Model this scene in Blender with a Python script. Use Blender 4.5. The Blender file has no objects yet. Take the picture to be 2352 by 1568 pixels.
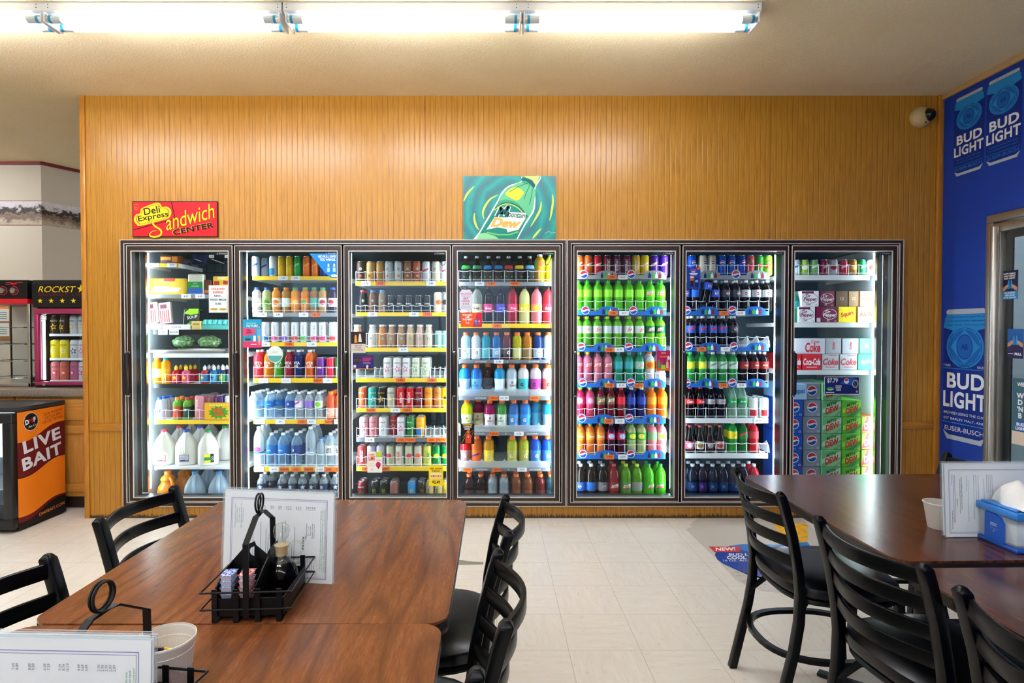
import bpy, bmesh, math, random
from mathutils import Vector, Matrix
R = math.radians
rnd = random.Random(7)
scene = bpy.context.scene
COL = scene.collection

# ------------------------------------------------------------------ camera, world, exposure
F, CX, CY, TH, EYE = 1305.0, 1135.0, 784.0, R(1.054), 1.354
cam_data = bpy.data.cameras.new('camera')
cam = bpy.data.objects.new('camera', cam_data)
COL.objects.link(cam)
cam.location = (0, 0, EYE)
cam.rotation_euler = (R(90) - TH, 0, 0)
cam_data.sensor_width = 36.0
cam_data.lens = 36.0 * F / 2352.0
cam_data.shift_x = (1176.0 - CX) / 2352.0
cam_data.clip_start = 0.02
scene.camera = cam

world = bpy.data.worlds.new('world')
scene.world = world
world.use_nodes = True
world.node_tree.nodes['Background'].inputs[0].default_value = (0.62, 0.78, 1.0, 1)
world.node_tree.nodes['Background'].inputs[1].default_value = 1.1

vs = scene.view_settings
scene.display_settings.display_device = 'sRGB'
vs.view_transform = 'Standard'
vs.look = 'None'
vs.exposure = 1.25
vs.gamma = 1.0
vs.use_curve_mapping = False
scene.cycles.use_denoising = True
scene.cycles.transparent_max_bounces = 28
scene.cycles.max_bounces = 7
scene.cycles.caustics_reflective = False
scene.cycles.caustics_refractive = False
scene.cycles.sample_clamp_indirect = 6.0

CEILING_TUBE = 17.0     # emission of the fluorescent tubes under the ceiling
COOLER_TUBE = 13.0      # emission of the light tubes inside the coolers

# ------------------------------------------------------------------ photograph pixel -> point in the room
_s, _c = math.sin(TH), math.cos(TH)
def ray(px, py):
    a, b = (px - CX) / F, (CY - py) / F
    return a, _c + b * _s, -_s + b * _c
def onY(px, py, Y):
    d = ray(px, py); t = Y / d[1]
    return Vector((d[0] * t, Y, EYE + d[2] * t))
def onZ(px, py, z):
    d = ray(px, py); t = (z - EYE) / d[2]
    return Vector((d[0] * t, d[1] * t, z))
def onX(px, py, X):
    d = ray(px, py); t = X / d[0]
    return Vector((X, d[1] * t, EYE + d[2] * t))

# ------------------------------------------------------------------ materials
def lin(h):
    h = h.lstrip('#')
    o = []
    for i in (0, 2, 4):
        v = int(h[i:i + 2], 16) / 255
        o.append(v / 12.92 if v <= 0.04045 else ((v + 0.055) / 1.055) ** 2.4)
    return (*o, 1)
MC = {}
def mat(h, rough=0.5, metal=0.0, spec=0.5, coat=0.0, emit=0.0, trans=0.0):
    key = (h, rough, metal, spec, coat, emit, trans)
    if key in MC: return MC[key]
    m = bpy.data.materials.new('plain_' + h.strip('#'))
    m.use_nodes = True
    nt = m.node_tree
    p = nt.nodes['Principled BSDF']
    p.inputs['Base Color'].default_value = lin(h)
    p.inputs['Roughness'].default_value = rough
    p.inputs['Metallic'].default_value = metal
    p.inputs['Specular IOR Level'].default_value = spec
    p.inputs['Coat Weight'].default_value = coat
    if emit:
        p.inputs['Emission Color'].default_value = lin(h)
        p.inputs['Emission Strength'].default_value = emit
    if trans:            # light passes through (coloured drinks, thin plastic)
        tr = nt.nodes.new('ShaderNodeBsdfTranslucent')
        tr.inputs[0].default_value = lin(h)
        mx = nt.nodes.new('ShaderNodeMixShader')
        mx.inputs[0].default_value = trans
        nt.links.new(p.outputs[0], mx.inputs[1]); nt.links.new(tr.outputs[0], mx.inputs[2])
        nt.links.new(mx.outputs[0], nt.nodes['Material Output'].inputs[0])
    MC[key] = m
    return m
def liquid(h): return mat(h, 0.07, 0, 0.32, 0, 0, 0.3)
def paint(h): return mat(h, 0.22, 0, 0.3)
def paper(h): return mat(h, 0.55, 0, 0.3)
def clear(h, fac=0.75, rough=0.08):
    """thin clear plastic or glass: mostly see-through, bright at grazing angles"""
    key = ('clear', h, fac, rough)
    if key in MC: return MC[key]
    m = bpy.data.materials.new('clear_' + h.strip('#'))
    m.use_nodes = True
    nt = m.node_tree; N = nt.nodes; L = nt.links
    p = N['Principled BSDF']
    p.inputs['Base Color'].default_value = lin(h); p.inputs['Roughness'].default_value = rough
    t = N.new('ShaderNodeBsdfTransparent'); t.inputs[0].default_value = tuple(0.5 + 0.5 * v for v in lin(h)[:3]) + (1,)
    lw = N.new('ShaderNodeLayerWeight'); lw.inputs[0].default_value = 0.5
    pw = N.new('ShaderNodeMath'); pw.operation = 'POWER'; pw.inputs[1].default_value = 2.0
    mp = N.new('ShaderNodeMapRange')
    mp.inputs[3].default_value = 1 - fac; mp.inputs[4].default_value = 0.9
    mx = N.new('ShaderNodeMixShader')
    L.new(lw.outputs['Facing'], pw.inputs[0]); L.new(pw.outputs[0], mp.inputs[0])
    L.new(mp.outputs[0], mx.inputs[0]); L.new(t.outputs[0], mx.inputs[1]); L.new(p.outputs[0], mx.inputs[2])
    L.new(mx.outputs[0], N['Material Output'].inputs[0])
    MC[key] = m
    return m
def window_glass(name, tint=(0.96, 0.99, 1, 1), base=0.02):
    m = bpy.data.materials.new(name); m.use_nodes = True
    nt = m.node_tree; N = nt.nodes; L = nt.links
    N.remove(N['Principled BSDF'])
    t = N.new('ShaderNodeBsdfTransparent'); t.inputs[0].default_value = tint
    g = N.new('ShaderNodeBsdfGlossy'); g.inputs['Roughness'].default_value = 0.015
    lw = N.new('ShaderNodeLayerWeight'); lw.inputs[0].default_value = 0.5
    pw = N.new('ShaderNodeMath'); pw.operation = 'POWER'; pw.inputs[1].default_value = 4.0
    mp = N.new('ShaderNodeMapRange'); mp.inputs[3].default_value = base; mp.inputs[4].default_value = 0.8
    mx = N.new('ShaderNodeMixShader')
    L.new(lw.outputs['Facing'], pw.inputs[0]); L.new(pw.outputs[0], mp.inputs[0])
    L.new(mp.outputs[0], mx.inputs[0]); L.new(t.outputs[0], mx.inputs[1]); L.new(g.outputs[0], mx.inputs[2])
    L.new(mx.outputs[0], N['Material Output'].inputs[0])
    return m
GLASS = window_glass('door_glass')

class NT:
    """small helper to write node materials"""
    def __init__(s, name):
        s.m = bpy.data.materials.new(name); s.m.use_nodes = True
        s.t = s.m.node_tree; s.p = s.t.nodes['Principled BSDF']
    def n(s, kind, **kw):
        nd = s.t.nodes.new('ShaderNode' + kind)
        for k, v in kw.items():
            if k.startswith('i_'): nd.inputs[int(k[2:]) if k[2:].isdigit() else k[2:]].default_value = v
            else: setattr(nd, k, v)
        return nd
    def l(s, a, b): s.t.links.new(a, b)
    def put(s, sock, v):
        if isinstance(v, bpy.types.NodeSocket): s.l(v, sock)
        else: sock.default_value = v
    def math(s, op, a, b=0.0, c=0.0, clamp=False):
        nd = s.n('Math', operation=op, use_clamp=clamp)
        for i, v in enumerate((a, b, c)): s.put(nd.inputs[i], v)
        return nd.outputs[0]
    def mix(s, fac, a, b):
        nd = s.n('MixRGB')
        for i, v in enumerate((fac, a, b)): s.put(nd.inputs[i], v)
        return nd.outputs[0]
    def pos(s):
        g = s.n('NewGeometry'); x = s.n('SeparateXYZ'); s.l(g.outputs['Position'], x.inputs[0])
        return g.outputs['Position'], x.outputs[0], x.outputs[1], x.outputs[2]
    def obj(s):
        g = s.n('TexCoord'); x = s.n('SeparateXYZ'); s.l(g.outputs['Object'], x.inputs[0])
        return g.outputs['Object'], x.outputs[0], x.outputs[1], x.outputs[2]
    def noise(s, vec, scale, detail=3.0, rough=0.55, stretch=(1, 1, 1), off=(0, 0, 0), rot=(0, 0, 0)):
        mp = s.n('Mapping'); s.l(vec, mp.inputs[0]); mp.inputs['Scale'].default_value = stretch; mp.inputs['Location'].default_value = off
        mp.inputs['Rotation'].default_value = rot
        nz = s.n('TexNoise'); s.l(mp.outputs[0], nz.inputs['Vector'])
        nz.inputs['Scale'].default_value = scale; nz.inputs['Detail'].default_value = detail; nz.inputs['Roughness'].default_value = rough
        return nz.outputs[0]
    def ramp(s, fac, *stops):
        r = s.n('ValToRGB'); e = r.color_ramp.elements
        while len(e) < len(stops): e.new(0.5)
        for i, (p, c) in enumerate(stops): e[i].position = p; e[i].color = lin(c) if isinstance(c, str) else c
        s.put(r.inputs[0], fac)
        return r.outputs[0]
    def step(s, v, lo, hi):
        r = s.n('MapRange'); s.put(r.inputs[0], v); r.inputs[1].default_value = lo; r.inputs[2].default_value = hi
        return r.outputs[0]
    def bump(s, h, strength=0.3, dist=0.002):
        b = s.n('Bump'); b.inputs['Strength'].default_value = strength; b.inputs['Distance'].default_value = dist
        s.l(h, b.inputs['Height']); s.l(b.outputs[0], s.p.inputs['Normal'])
    def done(s, color=None, rough=0.5, spec=0.5, coat=0.0):
        if color is not None: s.put(s.p.inputs['Base Color'], color)
        s.put(s.p.inputs['Roughness'], rough)
        s.p.inputs['Specular IOR Level'].default_value = spec
        s.p.inputs['Coat Weight'].default_value = coat
        return s.m

def m_panel():
    t = NT('beadboard_panelling'); P, x, y, z = t.pos()
    fx = t.math('FRACT', t.math('DIVIDE', t.math('ADD', x, 20.0), 0.0381))
    groove = t.step(t.math('ABSOLUTE', t.math('SUBTRACT', fx, 0.5)), 0.42, 0.49)
    sx = t.math('FRACT', t.math('DIVIDE', t.math('ADD', x, 12.845), 1.235))
    seam = t.step(t.math('ABSOLUTE', t.math('SUBTRACT', sx, 0.5)), 0.4975, 0.4992)
    grain = t.noise(P, 10, 5, 0.6, (9, 9, 0.5))
    cloud = t.noise(P, 1.3, 2, 0.5)
    col = t.ramp(grain, (0.25, '#a06814'), (0.5, '#b57d22'), (0.75, '#c89236'))
    col = t.mix(t.math('MULTIPLY', cloud, 0.35), col, lin('#a06a16'))
    col = t.mix(t.math('MULTIPLY', groove, 0.6), col, lin('#7c4a10'))
    col = t.mix(t.math('MULTIPLY', seam, 0.6), col, lin('#5a3008'))
    # scuffed dirt along the floor line, frayed upward between the beads
    d = t.noise(P, 150, 3, 0.7, (1, 1, 0.06))
    low = t.math('SUBTRACT', t.math('MULTIPLY', t.math('POWER', d, 2.0), 0.085), z)
    wear = t.step(low, -0.006, 0.008)
    col = t.mix(t.math('MULTIPLY', wear, 0.92), col, lin('#15100c'))
    t.bump(t.math('SUBTRACT', 1.0, groove), 0.45, 0.003)
    return t.done(col, t.math('ADD', 0.22, t.math('MULTIPLY', grain, 0.16)), 0.5)
def m_trimwood(name, a, b, axis):
    t = NT(name); P, x, y, z = t.pos()
    st = {'z': (14, 14, 0.9), 'x': (0.9, 14, 14)}[axis]
    g = t.noise(P, 7, 5, 0.65, st)
    return t.done(t.ramp(g, (0.3, a), (0.7, b)), 0.34)
def m_ceiling():
    t = NT('popcorn_ceiling'); P, x, y, z = t.pos()
    n1 = t.noise(P, 95, 3, 0.6); n2 = t.noise(P, 1.1, 3, 0.6)
    col = t.ramp(n2, (0.3, '#e6d2a8'), (0.7, '#f0e0bc'))
    col = t.mix(t.math('MULTIPLY', t.step(n1, 0.35, 0.6), 0.22), col, lin('#d0b488'))
    t.bump(n1, 0.6, 0.004)
    return t.done(col, 0.9, 0.1)
def m_floor():
    t = NT('vinyl_floor_tiles'); P, x, y, z = t.pos()
    T = 0.3048
    ux = t.math('DIVIDE', t.math('ADD', x, 30.48 - 0.0116), T); uy = t.math('DIVIDE', t.math('ADD', y, 30.48 - 3.606 + 12 * T), T)
    par = t.math('MODULO', t.math('ADD', t.math('FLOOR', ux), t.math('FLOOR', uy)), 2.0)
    sa = t.step(t.noise(P, 26, 3, 0.6, (5, 0.8, 1)), 0.62, 0.72)
    sb = t.step(t.noise(P, 26, 3, 0.6, (0.8, 5, 1)), 0.62, 0.72)
    ca = t.noise(P, 9, 3, 0.6, (4, 0.7, 1)); cb = t.noise(P, 9, 3, 0.6, (0.7, 4, 1))
    streak = t.n('MixRGB'); t.put(streak.inputs[0], par); t.l(sa, streak.inputs[1]); t.l(sb, streak.inputs[2])
    cloud = t.n('MixRGB'); t.put(cloud.inputs[0], par); t.l(ca, cloud.inputs[1]); t.l(cb, cloud.inputs[2])
    col = t.ramp(cloud.outputs[0], (0.3, '#e2d9ca'), (0.7, '#ebe4d8'))
    tone = t.noise(P, 2.2, 2, 0.5)
    col = t.mix(t.math('MULTIPLY', tone, 0.25), col, lin('#dacfbf'))
    col = t.mix(t.math('MULTIPLY', streak.outputs[0], 0.5), col, lin('#a58f76'))
    def edge(u, w): return t.step(t.math('ABSOLUTE', t.math('SUBTRACT', t.math('FRACT', u), 0.5)), 0.5 - w, 0.5 - w * 0.4)
    jx, jy = edge(ux, 0.006), edge(uy, 0.005)
    col = t.mix(t.math('MULTIPLY', t.math('MAXIMUM', jx, jy), 0.45), col, lin('#6a5c48'))
    scuff = t.step(t.noise(P, 3.1, 5, 0.7, (1, 1, 1), (4, 2, 0)), 0.66, 0.8)
    col = t.mix(t.math('MULTIPLY', scuff, 0.25), col, lin('#7d7264'))
    return t.done(col, t.math('ADD', 0.3, t.math('MULTIPLY', tone, 0.2)), 0.45)
def m_walnut(name, a, b, c, d):
    t = NT(name); P, x, y, z = t.obj()
    w = t.noise(P, 2.0, 2, 0.5, (1.7, 0.3, 1))
    rings = t.math('FRACT', t.math('MULTIPLY', w, 15.0))
    tri = t.math('ABSOLUTE', t.math('SUBTRACT', rings, 0.5))
    g1 = t.noise(P, 22, 4, 0.65, (4.5, 0.4, 1)); g2 = t.noise(P, 110, 3, 0.7, (3, 0.35, 1))
    fine = t.math('ADD', t.math('MULTIPLY', g1, 0.6), t.math('MULTIPLY', g2, 0.4))
    col = t.ramp(fine, (0.36, b), (0.52, c), (0.68, d))
    vein = t.math('SUBTRACT', 1.0, t.step(tri, 0.02, 0.3))
    col = t.mix(t.math('MULTIPLY', vein, 0.55), col, lin(a))
    col = t.mix(t.math('MULTIPLY', t.step(g1, 0.5, 0.8), 0.3), col, lin(a))
    return t.done(col, 0.19, 0.42)
def m_speckle(name, a, b, c, scale=220, rough=0.4):
    t = NT(name); P, x, y, z = t.pos()
    n = t.noise(P, scale, 2, 0.7); n2 = t.noise(P, scale * 0.35, 2, 0.6)
    col = t.ramp(n, (0.35, a), (0.5, b), (0.68, c))
    col = t.mix(t.math('MULTIPLY', t.step(n2, 0.5, 0.7), 0.4), col, lin(a))
    return t.done(col, rough)
def m_brushed(name, h, rough=0.3):
    t = NT(name); P, x, y, z = t.pos()
    n = t.noise(P, 30, 3, 0.6, (8, 8, 0.4))
    t.p.inputs['Metallic'].default_value = 1.0
    return t.done(t.mix(t.math('MULTIPLY', n, 0.3), lin(h), lin('#6f6a66')), t.math('ADD', rough, t.math('MULTIPLY', n, 0.12)))
def m_wall(name, h, rough=0.6, var=0.12, dark='#000000', scale=2.0):
    t = NT(name); P, x, y, z = t.pos()
    n = t.noise(P, scale, 3, 0.6)
    return t.done(t.mix(t.math('MULTIPLY', n, var), lin(h), lin(dark)), rough)

PANEL = m_panel()
TRIM_V = m_trimwood('oak_trim_upright', '#a3641a', '#cb8b30', 'z')
TRIM_H = m_trimwood('oak_trim_rail', '#a3641a', '#c58428', 'x')
CAB_WOOD = m_trimwood('oak_cabinet', '#b0702a', '#d09344', 'z')
CAB_WOOD_H = m_trimwood('oak_cabinet_rail', '#b0702a', '#d09344', 'x')
FRAME_BROWN = m_trimwood('brown_woodgrain_vinyl', '#22120b', '#3a2016', 'z')
CEIL = m_ceiling(); FLOOR = m_floor()
WALNUT = m_walnut('walnut_laminate', '#4c2a18', '#6b3c20', '#7c4826', '#925a34')
WALNUT_DARK = m_walnut('dark_walnut_laminate', '#1e0e0a', '#401e13', '#5a3220', '#7a4c34')
COUNTER = m_speckle('speckled_laminate', '#5a4e44', '#8a7c6c', '#b0a290')
BLUEWALL = m_wall('blue_painted_wall', '#0038a2', 0.5, 0.12, '#00246c')
BEIGE = m_wall('beige_wallpaper', '#d2c8b4', 0.7, 0.2, '#9a8f78')
STEEL = m_brushed('brushed_steel', '#c8c4bd')
CHROME = mat('#d8dade', 0.12, 1.0)
ALU = mat('#d6d2ca', 0.28, 1.0)
SILVERTRIM = mat('#dcd4c8', 0.35, 0.2)
BLACK = mat('#0b0c0e', 0.35); BLACKMATT = mat('#08080a', 0.6); IRON = mat('#060709', 0.45, 0, 0.35)
CHAIRBLACK = mat('#020305', 0.3, 0, 0.2); VINYL = mat('#030408', 0.28, 0, 0.36)
WHITE = mat('#f2f2ee', 0.4); WHITEP = paper('#f4f4f2')
YELLOW = mat('#f2c81e', 0.4); GREYSTRIP = mat('#8e9298', 0.4); ORANGETAG = paper('#f0762a'); WHITETAG = paper('#eeeef0')
INK = paper('#1c1a1c'); SHELFWHITE = mat('#e6eaea', 0.35)
WIRE = mat('#eef2f4', 0.3)
PLASTIC = clear('#e8f0f2', 0.72, 0.15)

# ------------------------------------------------------------------ geometry
class G:
    def __init__(s): s.v = []; s.f = []; s.mi = []; s.mats = []; s.sm = []
    def slot(s, m):
        for i, q in enumerate(s.mats):
            if q is m: return i
        s.mats.append(m); return len(s.mats) - 1
    def add(s, vs, fs, m, smooth=False, M=None):
        o = len(s.v); k = s.slot(m)
        for p in vs:
            p = Vector(p)
            s.v.append(M @ p if M is not None else p)
        for q in fs:
            s.f.append([i + o for i in q]); s.mi.append(k); s.sm.append(smooth)
        return s
    def box(s, lo, hi, m, M=None):
        x0, y0, z0 = lo; x1, y1, z1 = hi
        return s.add([(x0, y0, z0), (x1, y0, z0), (x1, y1, z0), (x0, y1, z0), (x0, y0, z1), (x1, y0, z1), (x1, y1, z1), (x0, y1, z1)],
                     [(3, 2, 1, 0), (4, 5, 6, 7), (0, 1, 5, 4), (1, 2, 6, 5), (2, 3, 7, 6), (3, 0, 4, 7)], m, False, M)
    def cbox(s, c, d, m, M=None):
        return s.box([c[i] - d[i] / 2 for i in range(3)], [c[i] + d[i] / 2 for i in range(3)], m, M)
    def prism(s, pts, a, b, m, axis='z', M=None):
        """2-D outline pushed from a to b along an axis"""
        f = {'z': lambda p, t: (p[0], p[1], t), 'y': lambda p, t: (p[0], t, p[1]), 'x': lambda p, t: (t, p[0], p[1])}[axis]
        n = len(pts)
        vs = [f(p, a) for p in pts] + [f(p, b) for p in pts]
        fs = [list(range(n))[::-1], list(range(n, 2 * n))] + [(i, (i + 1) % n, n + (i + 1) % n, n + i) for i in range(n)]
        return s.add(vs, fs, m, False, M)
    def lathe(s, prof, n, m, c=(0, 0, 0), sq=0.0, caps=True, M=None, mats=None):
        """profile (r, z) turned about z; sq > 0 squares the section"""
        vs, fs = [], []
        for r, z in prof:
            for k in range(n):
                a = 2 * math.pi * (k + 0.5) / n
                q = 1.0
                if sq:
                    e = 2 + sq
                    q = (abs(math.cos(a)) ** e + abs(math.sin(a)) ** e) ** (-1 / e)
                vs.append((c[0] + r * q * math.cos(a), c[1] + r * q * math.sin(a), c[2] + z))
        for i in range(len(prof) - 1):
            for k in range(n):
                fs.append((i * n + k, i * n + (k + 1) % n, (i + 1) * n + (k + 1) % n, (i + 1) * n + k))
        if caps:
            fs.append(list(range(n))[::-1]); b = (len(prof) - 1) * n; fs.append(list(range(b, b + n)))
        return s.add(vs, fs, m, True, M)
    def tube(s, path, r, m, n=8, closed=False, flat=None, M=None, up=None):
        """round tube, or flat=(w, t) a flat bar, along a path"""
        P = [Vector(p) for p in path]; k = len(P); vs, fs = [], []
        prev = None
        for i, p in enumerate(P):
            a = P[(i - 1) % k] if (closed or i) else p
            b = P[(i + 1) % k] if (closed or i < k - 1) else p
            d = (b - a).normalized()
            if up is not None: u = Vector(up)
            elif prev is None: u = Vector((0, 0, 1)) if abs(d.z) < 0.9 else Vector((0, 1, 0))
            else: u = prev
            sd = d.cross(u).normalized(); u = sd.cross(d).normalized(); prev = u
            t0 = (p - a).normalized() if (p - a).length > 1e-9 else d
            mit = 1 / max(0.5, t0.dot(d))
            if flat:
                w, t = flat[0] / 2, flat[1] / 2 * mit
                for (i1, j1) in ((-1, -1), (1, -1), (1, 1), (-1, 1)): vs.append(p + sd * i1 * w + u * j1 * t)
            else:
                rr = r[i] if isinstance(r, (list, tuple)) else r
                for q in range(n):
                    an = 2 * math.pi * q / n
                    vs.append(p + sd * math.cos(an) * rr + u * math.sin(an) * rr)
        n = 4 if flat else n
        for i in range(k if closed else k - 1):
            j = (i + 1) % k
            for q in range(n): fs.append((i * n + q, i * n + (q + 1) % n, j * n + (q + 1) % n, j * n + q))
        if not closed: fs.append(list(range(n))[::-1]); fs.append(list(range((k - 1) * n, k * n)))
        return s.add(vs, fs, m, not flat, M)
    def mesh(s, name, bevel=0.0, segs=2, angle=32):
        me = bpy.data.meshes.new(name)
        me.from_pydata([tuple(v) for v in s.v], [], s.f)
        for m in s.mats: me.materials.append(m)
        me.polygons.foreach_set('material_index', s.mi)
        me.polygons.foreach_set('use_smooth', [bool(q) or bevel > 0 for q in s.sm])
        me.update()
        if bevel:
            bm = bmesh.new(); bm.from_mesh(me)
            ed = [e for e in bm.edges if len(e.link_faces) == 2 and e.calc_face_angle(0) > R(angle)]
            bmesh.ops.bevel(bm, geom=ed, offset=bevel, segments=segs, affect='EDGES', profile=0.5, clamp_overlap=True)
            bm.to_mesh(me); bm.free()
        if any(s.sm) or bevel: me.set_sharp_from_angle(angle=R(angle + 6))
        return me
    def obj(s, name, parent=None, loc=(0, 0, 0), rz=0.0, bevel=0.0, segs=2, label=None):
        return link(name, s.mesh(name, bevel, segs), parent, loc, rz, label)
def link(name, me, parent=None, loc=(0, 0, 0), rz=0.0, label=None):
    o = bpy.data.objects.new(name, me); COL.objects.link(o)
    o.location = loc; o.rotation_euler = (0, 0, rz)
    if parent is not None: o.parent = parent
    if label: o['label'] = label
    return o
def tag(o, label, cat, group=None, kind=None):
    o['label'] = label; o['category'] = cat
    if group: o['group'] = group
    if kind: o['kind'] = kind
    return o
def thing(name, label, cat, loc=(0, 0, 0), rz=0.0, group=None):
    o = bpy.data.objects.new(name, None); COL.objects.link(o)
    o.location = loc; o.rotation_euler = (0, 0, rz); o.empty_display_size = 0.05
    return tag(o, label, cat, group)
def struct(o, label=None):
    o['kind'] = 'structure'
    if label: o['label'] = label
    return o
def dup(root, loc, rz, label):
    r = root.copy(); COL.objects.link(r); r.location = loc; r.rotation_euler = (0, 0, rz); r['label'] = label
    for ch in root.children:
        c = ch.copy(); COL.objects.link(c); c.parent = r
        for g in ch.children:
            d = g.copy(); COL.objects.link(d); d.parent = c
    return r

# ------------------------------------------------------------------ lettering and flat prints
TC = {}
def text_geo(body, bold=0.0, shear=0.0, space=1.0):
    key = (body, bold, shear, space)
    if key in TC: return TC[key]
    cu = bpy.data.curves.new('lettering', 'FONT'); cu.body = body; cu.offset = bold; cu.shear = shear
    cu.resolution_u = 4; cu.space_character = space; cu.align_x = 'CENTER'; cu.space_line = 0.95
    ob = bpy.data.objects.new('lettering', cu)
    me = ob.to_mesh()
    vs = [(v.co.x, v.co.y) for v in me.vertices]; fs = [list(p.vertices) for p in me.polygons]
    ob.to_mesh_clear(); bpy.data.objects.remove(ob); bpy.data.curves.remove(cu)
    if not vs: vs = [(0, 0)]
    xs = [v[0] for v in vs]; ys = [v[1] for v in vs]
    TC[key] = (vs, fs, min(xs), max(xs), min(ys), max(ys))
    return TC[key]
def ellipse(cx, cy, rx, ry=None, n=28, a0=0, a1=360):
    ry = rx if ry is None else ry
    full = abs(a1 - a0) >= 360
    k = n if full else n + 1
    return [(cx + rx * math.cos(R(a0 + (a1 - a0) * i / n)), cy + ry * math.sin(R(a0 + (a1 - a0) * i / n))) for i in range(k)]
def star(cx, cy, r, q=0.42, rot=90, n=5):
    return [(cx + (r if i % 2 == 0 else r * q) * math.cos(R(rot + 180 * i / n)), cy + (r if i % 2 == 0 else r * q) * math.sin(R(rot + 180 * i / n))) for i in range(2 * n)]
def slices(pts, fs, w):
    """cut wide faces into upright strips so that they can be wrapped round a cylinder"""
    op, of = [], []
    for q in fs:
        poly = [pts[i] for i in q]
        u0, u1 = min(p[0] for p in poly), max(p[0] for p in poly)
        n = max(1, math.ceil((u1 - u0) / w))
        for k in range(n):
            cur = poly
            if n > 1:
                for lim, sg in ((u0 + (u1 - u0) * k / n, 1), (u0 + (u1 - u0) * (k + 1) / n, -1)):
                    out = []
                    for a, b in zip(cur, cur[1:] + cur[:1]):
                        ia, ib = sg * (a[0] - lim) >= -1e-9, sg * (b[0] - lim) >= -1e-9
                        if ia: out.append(a)
                        if ia != ib:
                            t = (lim - a[0]) / (b[0] - a[0]); out.append((lim, a[1] + t * (b[1] - a[1])))
                    cur = out
                    if not cur: break
            if len(cur) > 2: of.append(list(range(len(op), len(op) + len(cur)))); op += cur
    return op, of
class Flat:
    """a flat print in its own (u right, v up) metres; levels stack a hair apart towards the viewer"""
    def __init__(s): s.it = []; s.lv = 0
    def poly(s, pts, m, lv=None): s.it.append(([tuple(p) for p in pts], [list(range(len(pts)))], m, s.lv if lv is None else lv)); return s
    def rect(s, x0, y0, x1, y1, m, lv=None): return s.poly([(x0, y0), (x1, y0), (x1, y1), (x0, y1)], m, lv)
    def ell(s, cx, cy, rx, ry, m, lv=None, n=28): return s.poly(ellipse(cx, cy, rx, ry, n), m, lv)
    def ring(s, cx, cy, rx, ry, w, m, lv=None, n=28):
        a = ellipse(cx, cy, rx, ry, n); b = ellipse(cx, cy, rx - w, ry - w, n)
        s.it.append((a + b, [(i, (i + 1) % n, n + (i + 1) % n, n + i) for i in range(n)], m, s.lv if lv is None else lv)); return s
    def frame(s, x0, y0, x1, y1, w, m, lv=None):
        for q in ((x0, y0, x1, y0 + w), (x0, y1 - w, x1, y1), (x0, y0 + w, x0 + w, y1 - w), (x1 - w, y0 + w, x1, y1 - w)): s.rect(*q, m, lv)
        return s
    def line(s, pts, w, m, lv=None):
        L, Rr = [], []
        for i, p in enumerate(pts):
            a = pts[max(0, i - 1)]; b = pts[min(len(pts) - 1, i + 1)]
            dx, dy = b[0] - a[0], b[1] - a[1]; q = math.hypot(dx, dy) or 1
            ww = (w[i] if isinstance(w, (list, tuple)) else w) / 2
            L.append((p[0] - dy / q * ww, p[1] + dx / q * ww)); Rr.append((p[0] + dy / q * ww, p[1] - dx / q * ww))
        n = len(pts)
        s.it.append((L + Rr, [(i, i + 1, n + i + 1, n + i) for i in range(n - 1)], m, s.lv if lv is None else lv)); return s
    def text(s, body, cx, cy, h, m, w=None, rot=0.0, bold=0.0, shear=0.0, lv=None, wmax=None, space=1.0):
        vs, fs, x0, x1, y0, y1 = text_geo(body, bold, shear, space)
        k = h / max(1e-6, y1 - y0); kx = k if w is None else w / max(1e-6, x1 - x0)
        if wmax and kx * (x1 - x0) > wmax: kx = wmax / (x1 - x0)
        mx, my = (x0 + x1) / 2, (y0 + y1) / 2; ca, sa = math.cos(R(rot)), math.sin(R(rot))
        o = []
        for x, y in vs:
            x, y = (x - mx) * kx, (y - my) * k
            o.append((cx + x * ca - y * sa, cy + x * sa + y * ca))
        s.it.append((o, fs, m, s.lv if lv is None else lv)); return s
    def into(s, g, y=0.0, step=0.0004, wrap=None, at=(0, 0, 0), M=None):
        for pts, fs, m, lv in s.it:
            if wrap:
                rr = wrap + step * (lv + 1)
                pts, fs = slices(pts, fs, wrap * 0.25)
                vs = [(at[0] + rr * math.sin(u / wrap), at[1] - rr * math.cos(u / wrap), at[2] + v) for u, v in pts]
            else: vs = [(at[0] + u, at[1] + y - step * (lv + 1), at[2] + v) for u, v in pts]
            g.add(vs, fs, m, False, M)
        return g
    def obj(s, name, parent=None, loc=(0, 0, 0), rz=0.0, plate=None, label=None, step=0.0004):
        """plate=(outline, material, thickness): the board the print is on"""
        g = G()
        if plate:
            out, m, t = plate
            if len(out) == 4 and not isinstance(out[0], (tuple, list)): x0, y0, x1, y1 = out; out = [(x0, y0), (x1, y0), (x1, y1), (x0, y1)]
            g.prism(out, 0.0, t, m, 'y')
        s.into(g, 0.0, step)
        return g.obj(name, parent, loc, rz, label=label)

# ================================================================== the room
D, CEILZ, XR = 4.09, 3.034, 3.205      # face of the panelled wall, ceiling height, blue wall
XL_WALL = -2.952                        # left end of the panelled wall
def fx(px, y=570, Y=D): return onY(px, y, Y).x
FA0, FA1, FB0, FB1 = fx(281), fx(1299.8), fx(1301.6), fx(2070)
FZ0, FZ1 = 0.092, 2.005

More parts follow.
